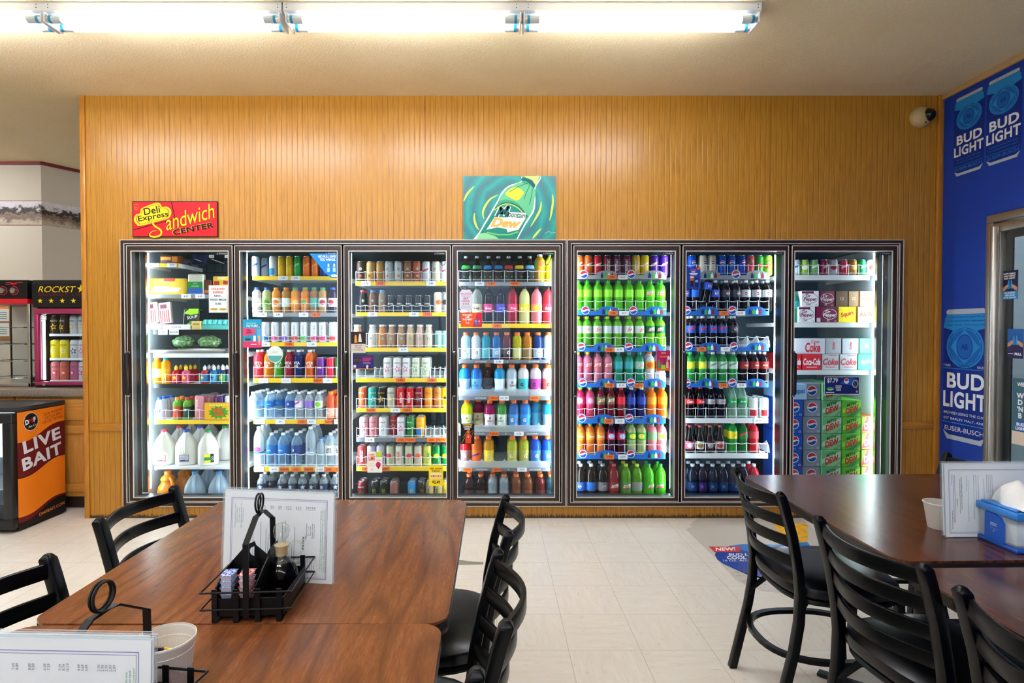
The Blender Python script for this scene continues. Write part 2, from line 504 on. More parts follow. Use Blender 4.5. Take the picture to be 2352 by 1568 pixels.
g = G(); g.box((-8, -4.2, -0.05), (3.6, 9, 0), FLOOR); struct(g.obj('floor'))
g = G(); g.box((-8, -4.2, CEILZ), (5.2, 9, CEILZ + 0.05), CEIL); struct(g.obj('ceiling'))
g = G()
g.box((XL_WALL, D, 0), (FA0 + 0.01, D + 0.1, CEILZ), PANEL)
g.box((FB1 - 0.01, D, 0), (XR, D + 0.1, CEILZ), PANEL)
g.box((FA0 + 0.01, D, FZ1 - 0.01), (FB1 - 0.01, D + 0.1, CEILZ), PANEL)
g.box((FA0 + 0.01, D, 0), (FB1 - 0.01, D + 0.1, FZ0 + 0.01), PANEL)
g.box((XL_WALL, D + 0.1, 0), (XL_WALL + 0.06, 6.3, CEILZ), PANEL)
struct(g.obj('wall_back'))
g = G(); g.box((XL_WALL - 0.006, D - 0.012, 0), (XL_WALL + 0.03, D, CEILZ), TRIM_V); struct(g.obj('trim_1', bevel=0.003))
g = G(); g.box((fx(204), D - 0.014, 0.635), (FA0 - 0.004, D, 0.688), TRIM_H); g.box((FB1 + 0.004, D - 0.014, 0.65), (3.16, D, 0.7), TRIM_H)
struct(g.obj('trim_2', bevel=0.003))
g = G(); g.box((3.165, D - 0.018, 0), (XR, D, CEILZ), TRIM_V); struct(g.obj('trim_3', bevel=0.003))
g = G(); g.box((XR - 0.022, -4.0, CEILZ - 0.04), (XR, D - 0.02, CEILZ), mat('#c2a070', 0.5)); struct(g.obj('trim_4', bevel=0.004))
# the blue wall with the opening of the walk-in beer cooler door
DY1 = onX(2273.5, 650, XR).y; DY0 = DY1 - 0.98; DZ1 = onX(2273.5, 497, XR).z; DZ0 = 0.04
g = G()
g.box((XR, DY1 - 0.02, 0), (XR + 0.1, D + 0.1, CEILZ), BLUEWALL)
g.box((XR, -4.2, 0), (XR + 0.1, DY0 + 0.02, CEILZ), BLUEWALL)
g.box((XR, DY0 + 0.02, DZ1 - 0.02), (XR + 0.1, DY1 - 0.02, CEILZ), BLUEWALL)
g.box((XR, DY0 + 0.02, 0), (XR + 0.1, DY1 - 0.02, DZ0 + 0.02), BLUEWALL)
struct(g.obj('wall_right'))
# room behind the camera, with a shop window that lets in daylight
g = G()
g.box((-8, -4.2, 0), (3.3, -4.1, 0.8), BEIGE); g.box((-8, -4.2, 2.5), (3.3, -4.1, CEILZ), BEIGE)
g.box((-8, -4.2, 0.8), (-4.4, -4.1, 2.5), BEIGE); g.box((0.4, -4.2, 0.8), (3.3, -4.1, 2.5), BEIGE)
struct(g.obj('wall_front'))
g = G()
for x in (-4.4, -2.8, -1.2, 0.35): g.box((x, -4.18, 0.8), (x + 0.05, -4.1, 2.5), ALU)
g.box((-4.4, -4.18, 0.8), (0.4, -4.1, 0.85), ALU); g.box((-4.4, -4.18, 2.45), (0.4, -4.1, 2.5), ALU)
w1 = struct(g.obj('window_1'))
g = G(); g.box((-4.38, -4.15, 0.82), (0.38, -4.146, 2.48), GLASS); g.obj('pane', w1)
g = G(); g.box((-8.1, -4.2, 0), (-8, 9, CEILZ), BEIGE); struct(g.obj('wall_left'))
# papered walls of the alcove beyond the counter
AX, AY = -4.507, 5.68
dirx, diry = 0.49, 0.87
g = G()
g.box((-8, AY, 0), (AX, AY + 0.1, CEILZ), BEIGE)
g.prism([(AX, AY), (AX + dirx * 3.2, AY + diry * 3.2), (AX + dirx * 3.2 - 0.1, AY + diry * 3.2), (AX - 0.1, AY + 0.1)], 0, CEILZ, BEIGE)
g.box((-3.4, 8.4, 0), (XL_WALL + 0.2, 8.5, CEILZ), BEIGE)
struct(g.obj('wall_alcove'))

# wallpaper border with a farm landscape, running round the corner
t = NT('landscape_border_print'); P, x, y, z = t.pos()
n1 = t.noise(P, 9, 5, 0.7, (1, 1, 1.4)); n2 = t.noise(P, 40, 4, 0.7)
hgt = t.step(z, 2.41, 2.645)
v = t.math('ADD', hgt, t.math('MULTIPLY', t.math('SUBTRACT', n1, 0.5), 1.1))
bc = t.ramp(v, (0.12, '#b8a890'), (0.3, '#6f5c4c'), (0.42, '#8c7560'), (0.5, '#2c2620'), (0.66, '#3a3630'), (0.74, '#d0c8c8'), (0.9, '#dcd6d8'))
BORDER = t.done(t.mix(t.math('MULTIPLY', t.step(n2, 0.5, 0.7), 0.35), bc, lin('#4a2a1c')), 0.6)
bz0, bz1 = onY(50, 516, AY).z, onY(50, 462, AY).z
MAROON = mat('#7a1f1c', 0.5)
g = G()
g.box((-8, AY - 0.003, bz0), (AX + 0.002, AY, bz1), BORDER)
q = 0.004
g.prism([(AX, AY - 0.003), (AX + dirx * 3.0, AY + diry * 3.0 - 0.003), (AX + dirx * 3.0 + q, AY + diry * 3.0 - 0.006), (AX + q, AY - 0.006)], bz0, bz1, BORDER)
g.box((-8, AY - 0.004, bz0 - 0.006), (AX + 0.002, AY, bz0), MAROON); g.box((-8, AY - 0.004, bz1), (AX + 0.002, AY, bz1 + 0.006), MAROON)
struct(g.obj('trim_5'), 'wallpaper border printed with a farm landscape')
g = G()
g.box((-8, AY - 0.025, CEILZ - 0.03), (AX + 0.01, AY, CEILZ), MAROON)
g.prism([(AX + 0.004, AY - 0.02), (AX + dirx * 3.1, AY + diry * 3.1 - 0.02), (AX + dirx * 3.1 + 0.02, AY + diry * 3.1 - 0.04), (AX + 0.02, AY - 0.025)], CEILZ - 0.03, CEILZ, MAROON)
struct(g.obj('trim_6'))
# thin flat grey wedge laid on the floor tiles
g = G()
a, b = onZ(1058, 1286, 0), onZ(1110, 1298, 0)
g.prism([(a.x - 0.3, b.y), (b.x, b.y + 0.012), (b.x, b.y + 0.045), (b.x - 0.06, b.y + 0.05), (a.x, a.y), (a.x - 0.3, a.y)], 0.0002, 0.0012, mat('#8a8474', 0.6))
struct(g.obj('floor_wedge'))

# ------------------------------------------------------------------ ceiling lights
TUBE_M = mat('#f0f5ff', 0.4, emit=CEILING_TUBE); TUBE_END = mat('#c9d2d6', 0.25); TUBE_BLUE = mat('#1790b8', 0.35)
LAMP_WHITE = mat('#e6e8ea', 0.4)
def strip_light(x0, Y, label):
    L = 2.45; fz = CEILZ
    r = thing('strip_light', label, 'ceiling light', (x0, Y, fz), 0, 'fluorescent strip lights on the ceiling')
    g = G()
    g.prism([(-0.062, -0.001), (-0.062, -0.042), (-0.05, -0.052), (0.05, -0.052), (0.062, -0.042), (0.062, -0.001)][::-1], 0.002, L - 0.002, LAMP_WHITE, 'x')
    g.obj('housing', r)
    for yy in (-0.042, 0.042):
        for (xa, xb) in ((0.022, L / 2 - 0.014), (L / 2 + 0.014, L - 0.022)):
            c = (0, yy, -0.078)
            rot = Matrix.Translation((xa, yy, -0.078)) @ Matrix.Rotation(R(90), 4, 'Y')
            n = xb - xa
            g = G(); g.lathe([(0.019, 0.075), (0.019, n - 0.075)], 14, TUBE_M, M=rot); tb = g.obj('tube', r)
            for q0, q1 in ((0.0, 1), (n, -1)):
                g = G(); g.lathe([(0.0189, q0 + q1 * 0.026), (0.0189, q0 + q1 * 0.075)][::q1], 14, TUBE_END, M=rot)
                g.lathe([(0.0195, q0 + q1 * 0.012), (0.0195, q0 + q1 * 0.026)][::q1], 14, TUBE_BLUE, M=rot)
                g.lathe([(0.017, q0), (0.0185, q0 + q1 * 0.012)][::q1], 14, ALU, M=rot); g.obj('tube_end', tb)
    for xx in (0.012, L / 2 - 0.012, L / 2 + 0.006, L - 0.018):
        g = G(); g.box((xx, -0.064, -0.1), (xx + 0.008, 0.064, -0.05), LAMP_WHITE); g.obj('lampholder', r, bevel=0.002)
    for xx in (0.02, L / 2 - 0.03, L / 2 + 0.03, L - 0.02):
        if Y < 2: break
        for zz in (-0.014, -0.03): g = G(); g.box((xx - 0.002, -0.0632, zz), (xx + 0.002, -0.0618, zz + 0.004), mat('#55504a', 0.6)); g.obj('screw', r)
    return r
strip_light(-1.081, 2.995, 'white fluorescent strip light whose right end shows, above the tall cooler doors')
strip_light(-3.535, 2.995, 'white fluorescent strip light cut off by the left edge of the photo')
for i, (x, y) in enumerate(((-5.0, 0.2), (-2.55, 0.2), (-2.25, -1.5), (0.22, -1.5))):  # unseen fixtures added as fill for the tables, chairs and menus
    strip_light(x, y, 'unseen strip light %s over the dining tables, added as fill' % ('nearer, left', 'nearer, right', 'rearmost, left', 'rearmost, right')[i])
strip_light(-7.2, 4.7, 'fluorescent strip light over the left end of the counter, out of the photo')

# ================================================================== reach-in coolers
DOORS = [(295, 537.5, 306.5, 527), (542, 786.5, 554.7, 776), (791.5, 1036, 804, 1025), (1039.5, 1286, 1051.6, 1273.6),
         (1316.4, 1559.7, 1325.6, 1548), (1565.5, 1807.7, 1574, 1798), (1814.8, 2057, 1822, 2044)]
ORD = ['first', 'second', 'third', 'fourth', 'fifth', 'sixth', 'seventh', 'eighth', 'ninth', 'tenth', 'eleventh', 'twelfth']
YS = 4.30                       # front edge of the shelves
def ring(g, x0, z0, x1, z1, w, ya, yb, m):
    g.box((x0, ya, z0), (x1, yb, z0 + w), m); g.box((x0, ya, z1 - w), (x1, yb, z1), m)
    g.box((x0, ya, z0 + w), (x0 + w, yb, z1 - w), m); g.box((x1 - w, ya, z0 + w), (x1, yb, z1 - w), m)
COOL_IN = mat('#31474f', 0.5); COOL_SIDE = mat('#aab4b8', 0.35)
CTUBE = mat('#eaf6ff', 0.4, emit=COOLER_TUBE)
CELLS = []
def cooler(x0, x1, dd, label):
    root = thing('reach_in_cooler', label, 'cooler', ((x0 + x1) / 2, D, FZ0), 0, 'reach-in coolers built into the panelled wall')
    off = Vector(((x0 + x1) / 2, D, FZ0))
    def put(g, name, parent=root, **k):
        o = g.obj(name, parent, **k)
        if parent is root: o.location = -off
        return o
    g = G()
    ring(g, x0, FZ0, x1, FZ1, 0.004, D - 0.03, D + 0.02, SILVERTRIM)
    ring(g, x0 + 0.005, FZ0 + 0.005, x1 - 0.005, FZ1 - 0.005, 0.022, D - 0.026, D + 0.02, FRAME_BROWN)
    ring(g, x0 + 0.027, FZ0 + 0.027, x1 - 0.027, FZ1 - 0.027, 0.004, D - 0.03, D - 0.02, SILVERTRIM)
    ring(g, x0 + 0.027, FZ0 + 0.027, x1 - 0.027, FZ1 - 0.027, 0.004, D - 0.0199, D + 0.05, BLACK)
    ring(g, x0 + 0.032, FZ0 + 0.03, x1 - 0.032, FZ1 - 0.03, 0.03, D + 0.022, D + 0.1, BLACK)
    put(g, 'casing')
    mull = [x0 + 0.04] + [(fx(a[1]) + fx(b[0])) / 2 for a, b in zip(dd, dd[1:])] + [x1 - 0.04]
    for m_ in mull[1:-1]:
        g = G(); g.box((m_ - 0.026, D + 0.022, FZ0 + 0.03), (m_ + 0.026, D + 0.12, FZ1 - 0.03), BLACK)
        put(g, 'mullion')
    g = G()
    g.box((x0 + 0.03, D + 1.0, 0.0), (x1 - 0.03, D + 1.02, FZ1), COOL_IN)
    g.box((x0 + 0.03, D + 0.1, 0.0005), (x1 - 0.03, D + 1.0, 0.0025), COOL_IN)
    g.box((x0 + 0.03, D + 0.1, FZ1 - 0.03), (x1 - 0.03, D + 1.0, FZ1), COOL_IN)
    g.box((x0 + 0.01, D + 0.1, 0.0), (x0 + 0.03, D + 1.02, FZ1), COOL_SIDE); g.box((x1 - 0.03, D + 0.1, 0.0), (x1 - 0.01, D + 1.02, FZ1), COOL_SIDE)
    put(g, 'cabinet')
    for i, m_ in enumerate(mull):
        sx = 0.03 if i == 0 else (-0.03 if i == len(mull) - 1 else 0)
        g = G(); g.tube([(m_ + sx, D + 0.165, FZ0 + 0.08), (m_ + sx, D + 0.165, FZ1 - 0.07)], 0.017, CTUBE, 10)
        lt = put(g, 'light_tube')
        g = G(); g.box((m_ + sx - 0.02, D + 0.12, FZ0 + 0.06), (m_ + sx + 0.02, D + 0.146, FZ1 - 0.05), ALU)
        put(g, 'lamp_channel')
    for i, (a, b, ga, gb) in enumerate(dd):
        xa, xb, xga, xgb = fx(a), fx(b), fx(ga), fx(gb)
        z0, z1, zg0, zg1 = 0.128, 1.964, 0.16, 1.922
        g = G()
        def rr(x0_, z0_, x1_, z1_, X0, Z0, X1, Z1, ya, yb, m):
            g.box((x0_, ya, z0_), (x1_, yb, Z0), m); g.box((x0_, ya, Z1), (x1_, yb, z1_), m)
            g.box((x0_, ya, Z0), (X0, yb, Z1), m); g.box((X1, ya, Z0), (x1_, yb, Z1), m)
        rr(xa, z0, xb, z1, xa + 0.004, z0 + 0.004, xb - 0.004, z1 - 0.004, D - 0.028, D - 0.02, SILVERTRIM)
        rr(xa + 0.004, z0 + 0.004, xb - 0.004, z1 - 0.004, xga - 0.005, zg0 - 0.005, xgb + 0.005, zg1 + 0.005, D - 0.025, D + 0.018, FRAME_BROWN)
        rr(xga - 0.005, zg0 - 0.005, xgb + 0.005, zg1 + 0.005, xga, zg0, xgb, zg1, D - 0.028, D - 0.02, SILVERTRIM)
        rr(xga - 0.005, zg0 - 0.005, xgb + 0.005, zg1 + 0.005, xga, zg0, xgb, zg1, D - 0.0199, D + 0.018, mat('#5a6468', 0.4))
        dr = put(g, 'door')
        g = G(); g.box((xga, D - 0.016, zg0), (xgb, D - 0.012, zg1), GLASS); put(g, 'glass_pane', dr)
        hx = xa + 0.012
        g = G(); g.tube([(hx, D - 0.03, 1.2), (hx, D - 0.058, 1.19), (hx, D - 0.062, 1.05), (hx, D - 0.058, 0.905), (hx, D - 0.03, 0.895)], 0, BLACK, flat=(0.02, 0.012), up=(0, 1, 0.01))
        for zz in (1.2, 0.895): g.cbox((hx, D - 0.034, zz), (0.022, 0.016, 0.022), CHROME)
        put(g, 'handle', dr, bevel=0.002)
        fl = Flat(); cx = xgb - 0.045
        fl.rect(cx - 0.042, zg1 - 0.024, cx + 0.042, zg1 - 0.004, BLACKMATT); fl.lv = 1
        fl.text('STYLELINE', cx + 0.006, zg1 - 0.014, 0.009, mat('#d8d8dc', 0.4), w=0.055)
        fl.rect(cx - 0.036, zg1 - 0.02, cx - 0.03, zg1 - 0.014, mat('#d8306a', 0.4)); fl.rect(cx - 0.036, zg1 - 0.014, cx - 0.03, zg1 - 0.008, mat('#3a6ad8', 0.4))
        gg = G(); fl.into(gg, D - 0.0165); put(gg, 'name_plate', dr)
    for i in range(len(dd)): CELLS.append((mull[i] + (0.05 if i == 0 else 0.036), mull[i + 1] - (0.05 if i == len(dd) - 1 else 0.036), root, off))
    return root
CA = cooler(FA0, FA1, DOORS[:4], 'brown-framed four-door glass cooler of milk, juice, coffee and sports drinks')
CB = cooler(FB0, FB1, DOORS[4:], 'brown-framed three-door glass cooler of sodas and soda cases at the right')

# ------------------------------------------------------------------ shelves with price strips
BLUESTRIP = mat('#1766c0', 0.4); GREYDK = mat('#6d727a', 0.4)
PGB, PGR = paper('#1848a8'), paper('#d8242c')
def globe(fl, cx, cy, r, lv=2):
    fl.ell(cx, cy, r, r, WHITEP, lv)
    up = ellipse(cx, cy, r * 0.86, n=14, a0=8, a1=172); fl.poly(up + [(cx - r * 0.5, cy + r * 0.02), (cx, cy + r * 0.2), (cx + r * 0.5, cy + r * 0.3)][::1], PGR, lv + 1)
    dn = ellipse(cx, cy, r * 0.86, n=14, a0=188, a1=352); fl.poly(dn + [(cx + r * 0.5, cy + r * 0.02), (cx, cy - r * 0.22), (cx - r * 0.5, cy - r * 0.34)], PGB, lv + 1)
def bottle_icon(fl, cx, z0, w, h, m, lv=3):
    fl.poly([(cx - w / 2, z0), (cx + w / 2, z0), (cx + w / 2, z0 + h * 0.6), (cx + w * 0.18, z0 + h * 0.8), (cx + w * 0.18, z0 + h), (cx - w * 0.18, z0 + h), (cx - w * 0.18, z0 + h * 0.8), (cx - w / 2, z0 + h * 0.6)], m, lv)
SHELF_Z = {}
def shelf(d, k, ytop, ybot, strip, tags=(), arcs=None, part=None, wire=None, deep=0.55, text=(), pocket=0):
    """d door 0-6, k shelf number, strip colour; tags = (pixel x, colour letter, words)"""
    xa, xb, root, off = CELLS[d]
    cxp = (DOORS[d][0] + DOORS[d][1]) / 2
    zt, zb = onY(cxp, ytop, YS).z, onY(cxp, ybot, YS).z
    if part: xa, xb = onY(part[0], ytop, YS).x, onY(part[1], ytop, YS).x
    SHELF_Z[(d, k)] = zt
    g = G()
    g.box((xa, YS + 0.004, zt - 0.006), (xb, YS + deep, zt - 0.001), SHELFWHITE)
    for xx in (xa, xb - 0.008): g.box((xx, YS + 0.004, zt - 0.03), (xx + 0.008, YS + deep, zt - 0.006), SHELFWHITE)
    sh = g.obj('shelf', root); sh.location = -off
    g = G(); g.box((xa, YS - 0.006, zb), (xb, YS + 0.004, zt), strip)
    for x_, w_ in text:
        fl = Flat(); fl.lv = 1; fl.text(w_, onY(x_, ytop, YS).x, (zt + zb) / 2, 0.011, WHITEP); fl.into(g, YS - 0.006)
    if arcs:
        fl = Flat(); cir, ar = arcs
        for c in ar:
            X = onY(c, ytop, YS).x; a, b = max(xa, X - 0.078), min(xb, X + 0.078)
            pts = [(X + 0.078 * math.cos(R(q)), zt + 0.036 * math.sin(R(q)) ** 0.8) for q in range(0, 181, 12)]
            fl.poly([p for p in pts if xa <= p[0] <= xb] , strip, 0)
            for j, mm in enumerate(('#16265e', '#2fae3c', '#e8f4f4', '#8a1f2c')): bottle_icon(fl, X - 0.036 + j * 0.026, zb + 0.008, 0.02, 0.042, paper(mm))
        for c in cir:
            X = onY(c, ytop, YS).x
            fl.ell(X, zt + 0.006, 0.037, 0.037, strip, 1); globe(fl, X, zt + 0.006, 0.031)
        fl.into(g, YS - 0.006)
    ps = g.obj('price_strip', sh)
    for px, kind, words in tags:
        X = onY(px, ytop, YS).x
        fl = Flat(); fl.rect(X - 0.036, zb - 0.002, X + 0.036, zt + 0.001, ORANGETAG if kind == 'o' else WHITETAG, 4); fl.lv = 5
        fl.text(words, X, (zt + zb) / 2, 0.018 if kind == 'o' else 0.013, paper('#5a2a20') if kind == 'o' else INK, wmax=0.064, bold=0.01)
        gg = G(); fl.into(gg, YS - 0.006); gg.obj('price_tag', sh)
    if pocket:      # clear moulded fronts that hold the wide bottles
        g = G(); n = pocket; w = (xb - xa) / n
        for i in range(n):
            u = xa + w * i
            g.prism([(u + .004, zt), (u + w - .004, zt), (u + w - .004, zt + .058), (u + w * .8, zt + .05), (u + w * .2, zt + .05), (u + .004, zt + .058)], YS + .003, YS + .005, PLASTIC, 'y')
            g.box((u - .004, YS + .003, zt), (u + .004, YS + .006, zt + .066), PLASTIC)
        g.obj('pocket_front', sh)
    if wire:
        g = G(); n, hz = wire
        for lvl in (hz, 0.016):
            pts = []
            for i in range(n * 6 + 1):
                u = i / 6; pts.append((xa + (xb - xa) * i / (n * 6), YS + 0.004, zt + lvl - 0.008 * abs(math.sin(math.pi * u)) ** 0.7 * (1 if lvl == hz else 0)))
            g.tube(pts, 0.0017, WIRE, 5)
        for i in range(0, n + 1): g.tube([(xa + (xb - xa) * i / n, YS + 0.004, zt), (xa + (xb - xa) * i / n, YS + 0.004, zt + hz)], 0.0016, WIRE, 5)
        g.obj('wire_guard', sh)
def P1(x): return 270 + x / 4.3556
def P3(x): return 780 + x / 4.3556
def P5(x): return 1290 + x / 4.3556
Y_, W_, S_ = YELLOW, SHELFWHITE, GREYDK
shelf(0, 0, 604.7, 613, Y_, [(P1(375), 'w', '3.99'), (P1(550), 'w', '$2.49')], part=(330, 411), deep=0.35)
shelf(0, 1, 676, 684.6, GREYSTRIP, [(P1(690), 'w', '4.29'), (P1(830), 'w', '4.69')], part=(336, 541))
shelf(0, 2, 757, 768, BLACK, [(P1(460), 'w', '$4.49'), (P1(570), 'w', 'BACON')])
shelf(0, 3, 811, 821, W_)
shelf(0, 4, 881, 891, BLACK, wire=(8, 0.075))
shelf(0, 5, 964.5, 973.6, Y_, wire=(8, 0.08))
shelf(0, 6, 1071, 1077, W_)
shelf(1, 0, 634, 643, Y_, [(P1(1660), 'w', '3.29'), (P1(1785), 'w', '3.29')])
shelf(1, 1, 718, 727, GREYSTRIP, [(P1(1450), 'w', '$3.49'), (P1(1610), 'w', '2.49'), (P1(1865), 'w', '1.99'), (P1(1985), 'o', '2 $3.00')], wire=(9, 0.075))
shelf(1, 2, 785.6, 795, Y_, [(P1(1480), 'w', '2.69'), (P1(1720), 'o', '2/$5'), (P1(1945), 'w', '1 1.68')], wire=(9, 0.05))
shelf(1, 3, 868, 878.6, Y_, [(P1(1465), 'w', '2 2.22'), (P1(1690), 'w', '11.11'), (P1(2010), 'o', 'NEW'), (P1(2105), 'w', '1.19')], wire=(9, 0.085))
shelf(1, 4, 963, 973, Y_, [(P1(1430), 'w', '1.25'), (P1(1630), 'w', '.89¢'), (P1(1850), 'o', '2/$3'), (P1(1940), 'w', '$1.59'), (P1(2120), 'o', 'NEW'), (P1(2200), 'w', '1.79')], wire=(9, 0.085))
shelf(1, 5, 1072, 1082, Y_, [(P1(1420), 'w', '$2.29'), (P1(1570), 'w', '$1.79'), (P1(1672), 'o', '2/$2.00'), (P1(1790), 'o', '2/$2'), (P1(1915), 'o', '2/$2.00'), (P1(2025), 'w', '2 2.22'), (P1(2118), 'o', '2/$2'), (P1(2212), 'o', '2/$2')], wire=(9, 0.1))
shelf(2, 0, 646, 656, Y_, [(P3(265), 'w', '2.38'), (P3(410), 'o', '2/$5'), (P3(915), 'w', '2.89')], wire=(10, 0.075))
shelf(2, 1, 717, 726, Y_, [(P3(330), 'w', '3.29'), (P3(745), 'w', '3.89'), (P3(880), 'o', '2/$5')], wire=(10, 0.055))
shelf(2, 2, 798, 807.5, Y_, [(P3(640), 'w', '$2.28')], wire=(9, 0.11))
shelf(2, 3, 868, 877.5, Y_, [(P3(610), 'o', '2/$4'), (P3(925), 'o', '2/$4')], wire=(10, 0.08))
shelf(2, 4, 937, 946, Y_, [(P3(315), 'o', 'NEW'), (P3(560), 'w', '$1.29'), (P3(678), 'o', '2/$4')], wire=(10, 0.075))
shelf(2, 5, 1004.6, 1014, S_, [(P3(303), 'w', '12.28'), (P3(612), 'o', '2/$3'), (P3(712), 'o', 'NEW'), (P3(922), 'o', '2/$5'), (P3(1022), 'o', 'NEW')], wire=(10, 0.075))
shelf(2, 6, 1071, 1081, Y_, [(P3(270), 'o', 'NEW'), (P3(455), 'o', '2/$4')], wire=(10, 0.075))
shelf(3, 0, 647, 656, GREYSTRIP, [(P3(1400), 'w', '2.09'), (P3(1515), 'o', '2/$4'), (P3(1750), 'o', 'NEW'), (P3(2095), 'w', '1.1.8.8')], wire=(8, 0.085))
shelf(3, 1, 743, 753, Y_, [(P3(1575), 'o', '2/$3')], wire=(8, 0.1))
GT = 'GATORADE'
shelf(3, 2, 826, 834, S_, [(P3(1590), 'w', '$1.88')], wire=(9, 0.09), text=[(P3(1415), GT), (P3(1680), 'G'), (P3(1945), GT)])
shelf(3, 3, 909, 918.5, S_, [(P3(1540), 'o', '2 $4.50'), (P3(1645), 'w', 'G 1.78'), (P3(1950), 'o', 'NEW')], pocket=8, text=[(P3(1412), GT)])
shelf(3, 4, 991, 999.6, S_, [(P3(1545), 'o', '2 $4.50'), (P3(1793), 'w', '12.78')], pocket=8, text=[(P3(1395), GT), (P3(1662), 'G'), (P3(1928), GT)])
shelf(3, 5, 1073.5, 1081.5, S_, [(P3(1280), 'o', 'NEW'), (P3(1570), 'o', '2 $4.50'), (P3(1825), 'w', '$2.78')], pocket=8, text=[(P3(1425), GT), (P3(1690), 'G'), (P3(1957), GT)])
c5 = [((220, 695), (450, 925)), ((237, 715), (465, 945)), ((195, 670), (420, 900)), ((210, 690), (445, 920)), ((200, 675), (415, 910)), ((212, 690), (445, 920))]
y5 = [(632, 641), (714.5, 723.7), (798, 807.5), (880, 889), (961.7, 972), (1043.6, 1053.5)]
t5 = [(500, 610), (512, 622), (478, 575), (478, 595), (468, 580), (475, 610)]
for k in range(6):
    tg = [(P5(t5[k][0]), 'o', '2/$4'), (P5(t5[k][1]), 'w', '$2.39')] + ([(P5(770), 'o', 'NEW')] if k == 3 else [])
    shelf(4, k, *y5[k], GREYSTRIP if k == 0 else BLUESTRIP, tg, ([P5(v) for v in c5[k][0]], [P5(v) for v in c5[k][1]]), wire=(9, 0.08))
c6 = [((1740,), (1480, 1950)), ((1245, 1705), (1455, 1930)), ((1265, 1720), (1480, 1955)), ((1245, 1705), (1460, 1935))]
t6 = [[], [(P5(1620), 'o', '2/$4'), (P5(1785), 'w', '$2.39')], [(P5(1395), 'o', '2/$4'), (P5(1635), 'w', '2.39')], [(P5(1615), 'o', '2/$4'), (P5(1795), 'w', '$2.39')]]
y6 = [(632, 641), (714.5, 723.7), (797, 806), (880, 889)]
for k in range(4): shelf(5, k, *y6[k], GREYSTRIP if k == 0 else BLUESTRIP, t6[k], ([P5(v) for v in c6[k][0]], [P5(v) for v in c6[k][1]]), wire=(9, 0.08))
shelf(5, 4, 960.5, 971, W_, [(P5(1965), 'w', '$1.29')], wire=(9, 0.08))
shelf(5, 5, 1041, 1052, W_, wire=(9, 0.08))
shelf(6, 0, 631.8, 643, W_, wire=(9, 0.08)); shelf(6, 1, 740.5, 751.7, W_); shelf(6, 2, 850, 860.5, W_)
BOT = 0.05
for d in range(7):
    SHELF_Z[(d, 'b')] = BOT
    if 0 < d < 6:
        _x0, _x1, _rt, _of = CELLS[d]
        _g = G(); _g.box((_x0, YS - .04, .003), (_x1, YS + .5, BOT - .0005), mat('#24282a', .6)); _o = _g.obj('floor_rack', _rt); _o.location = -_of

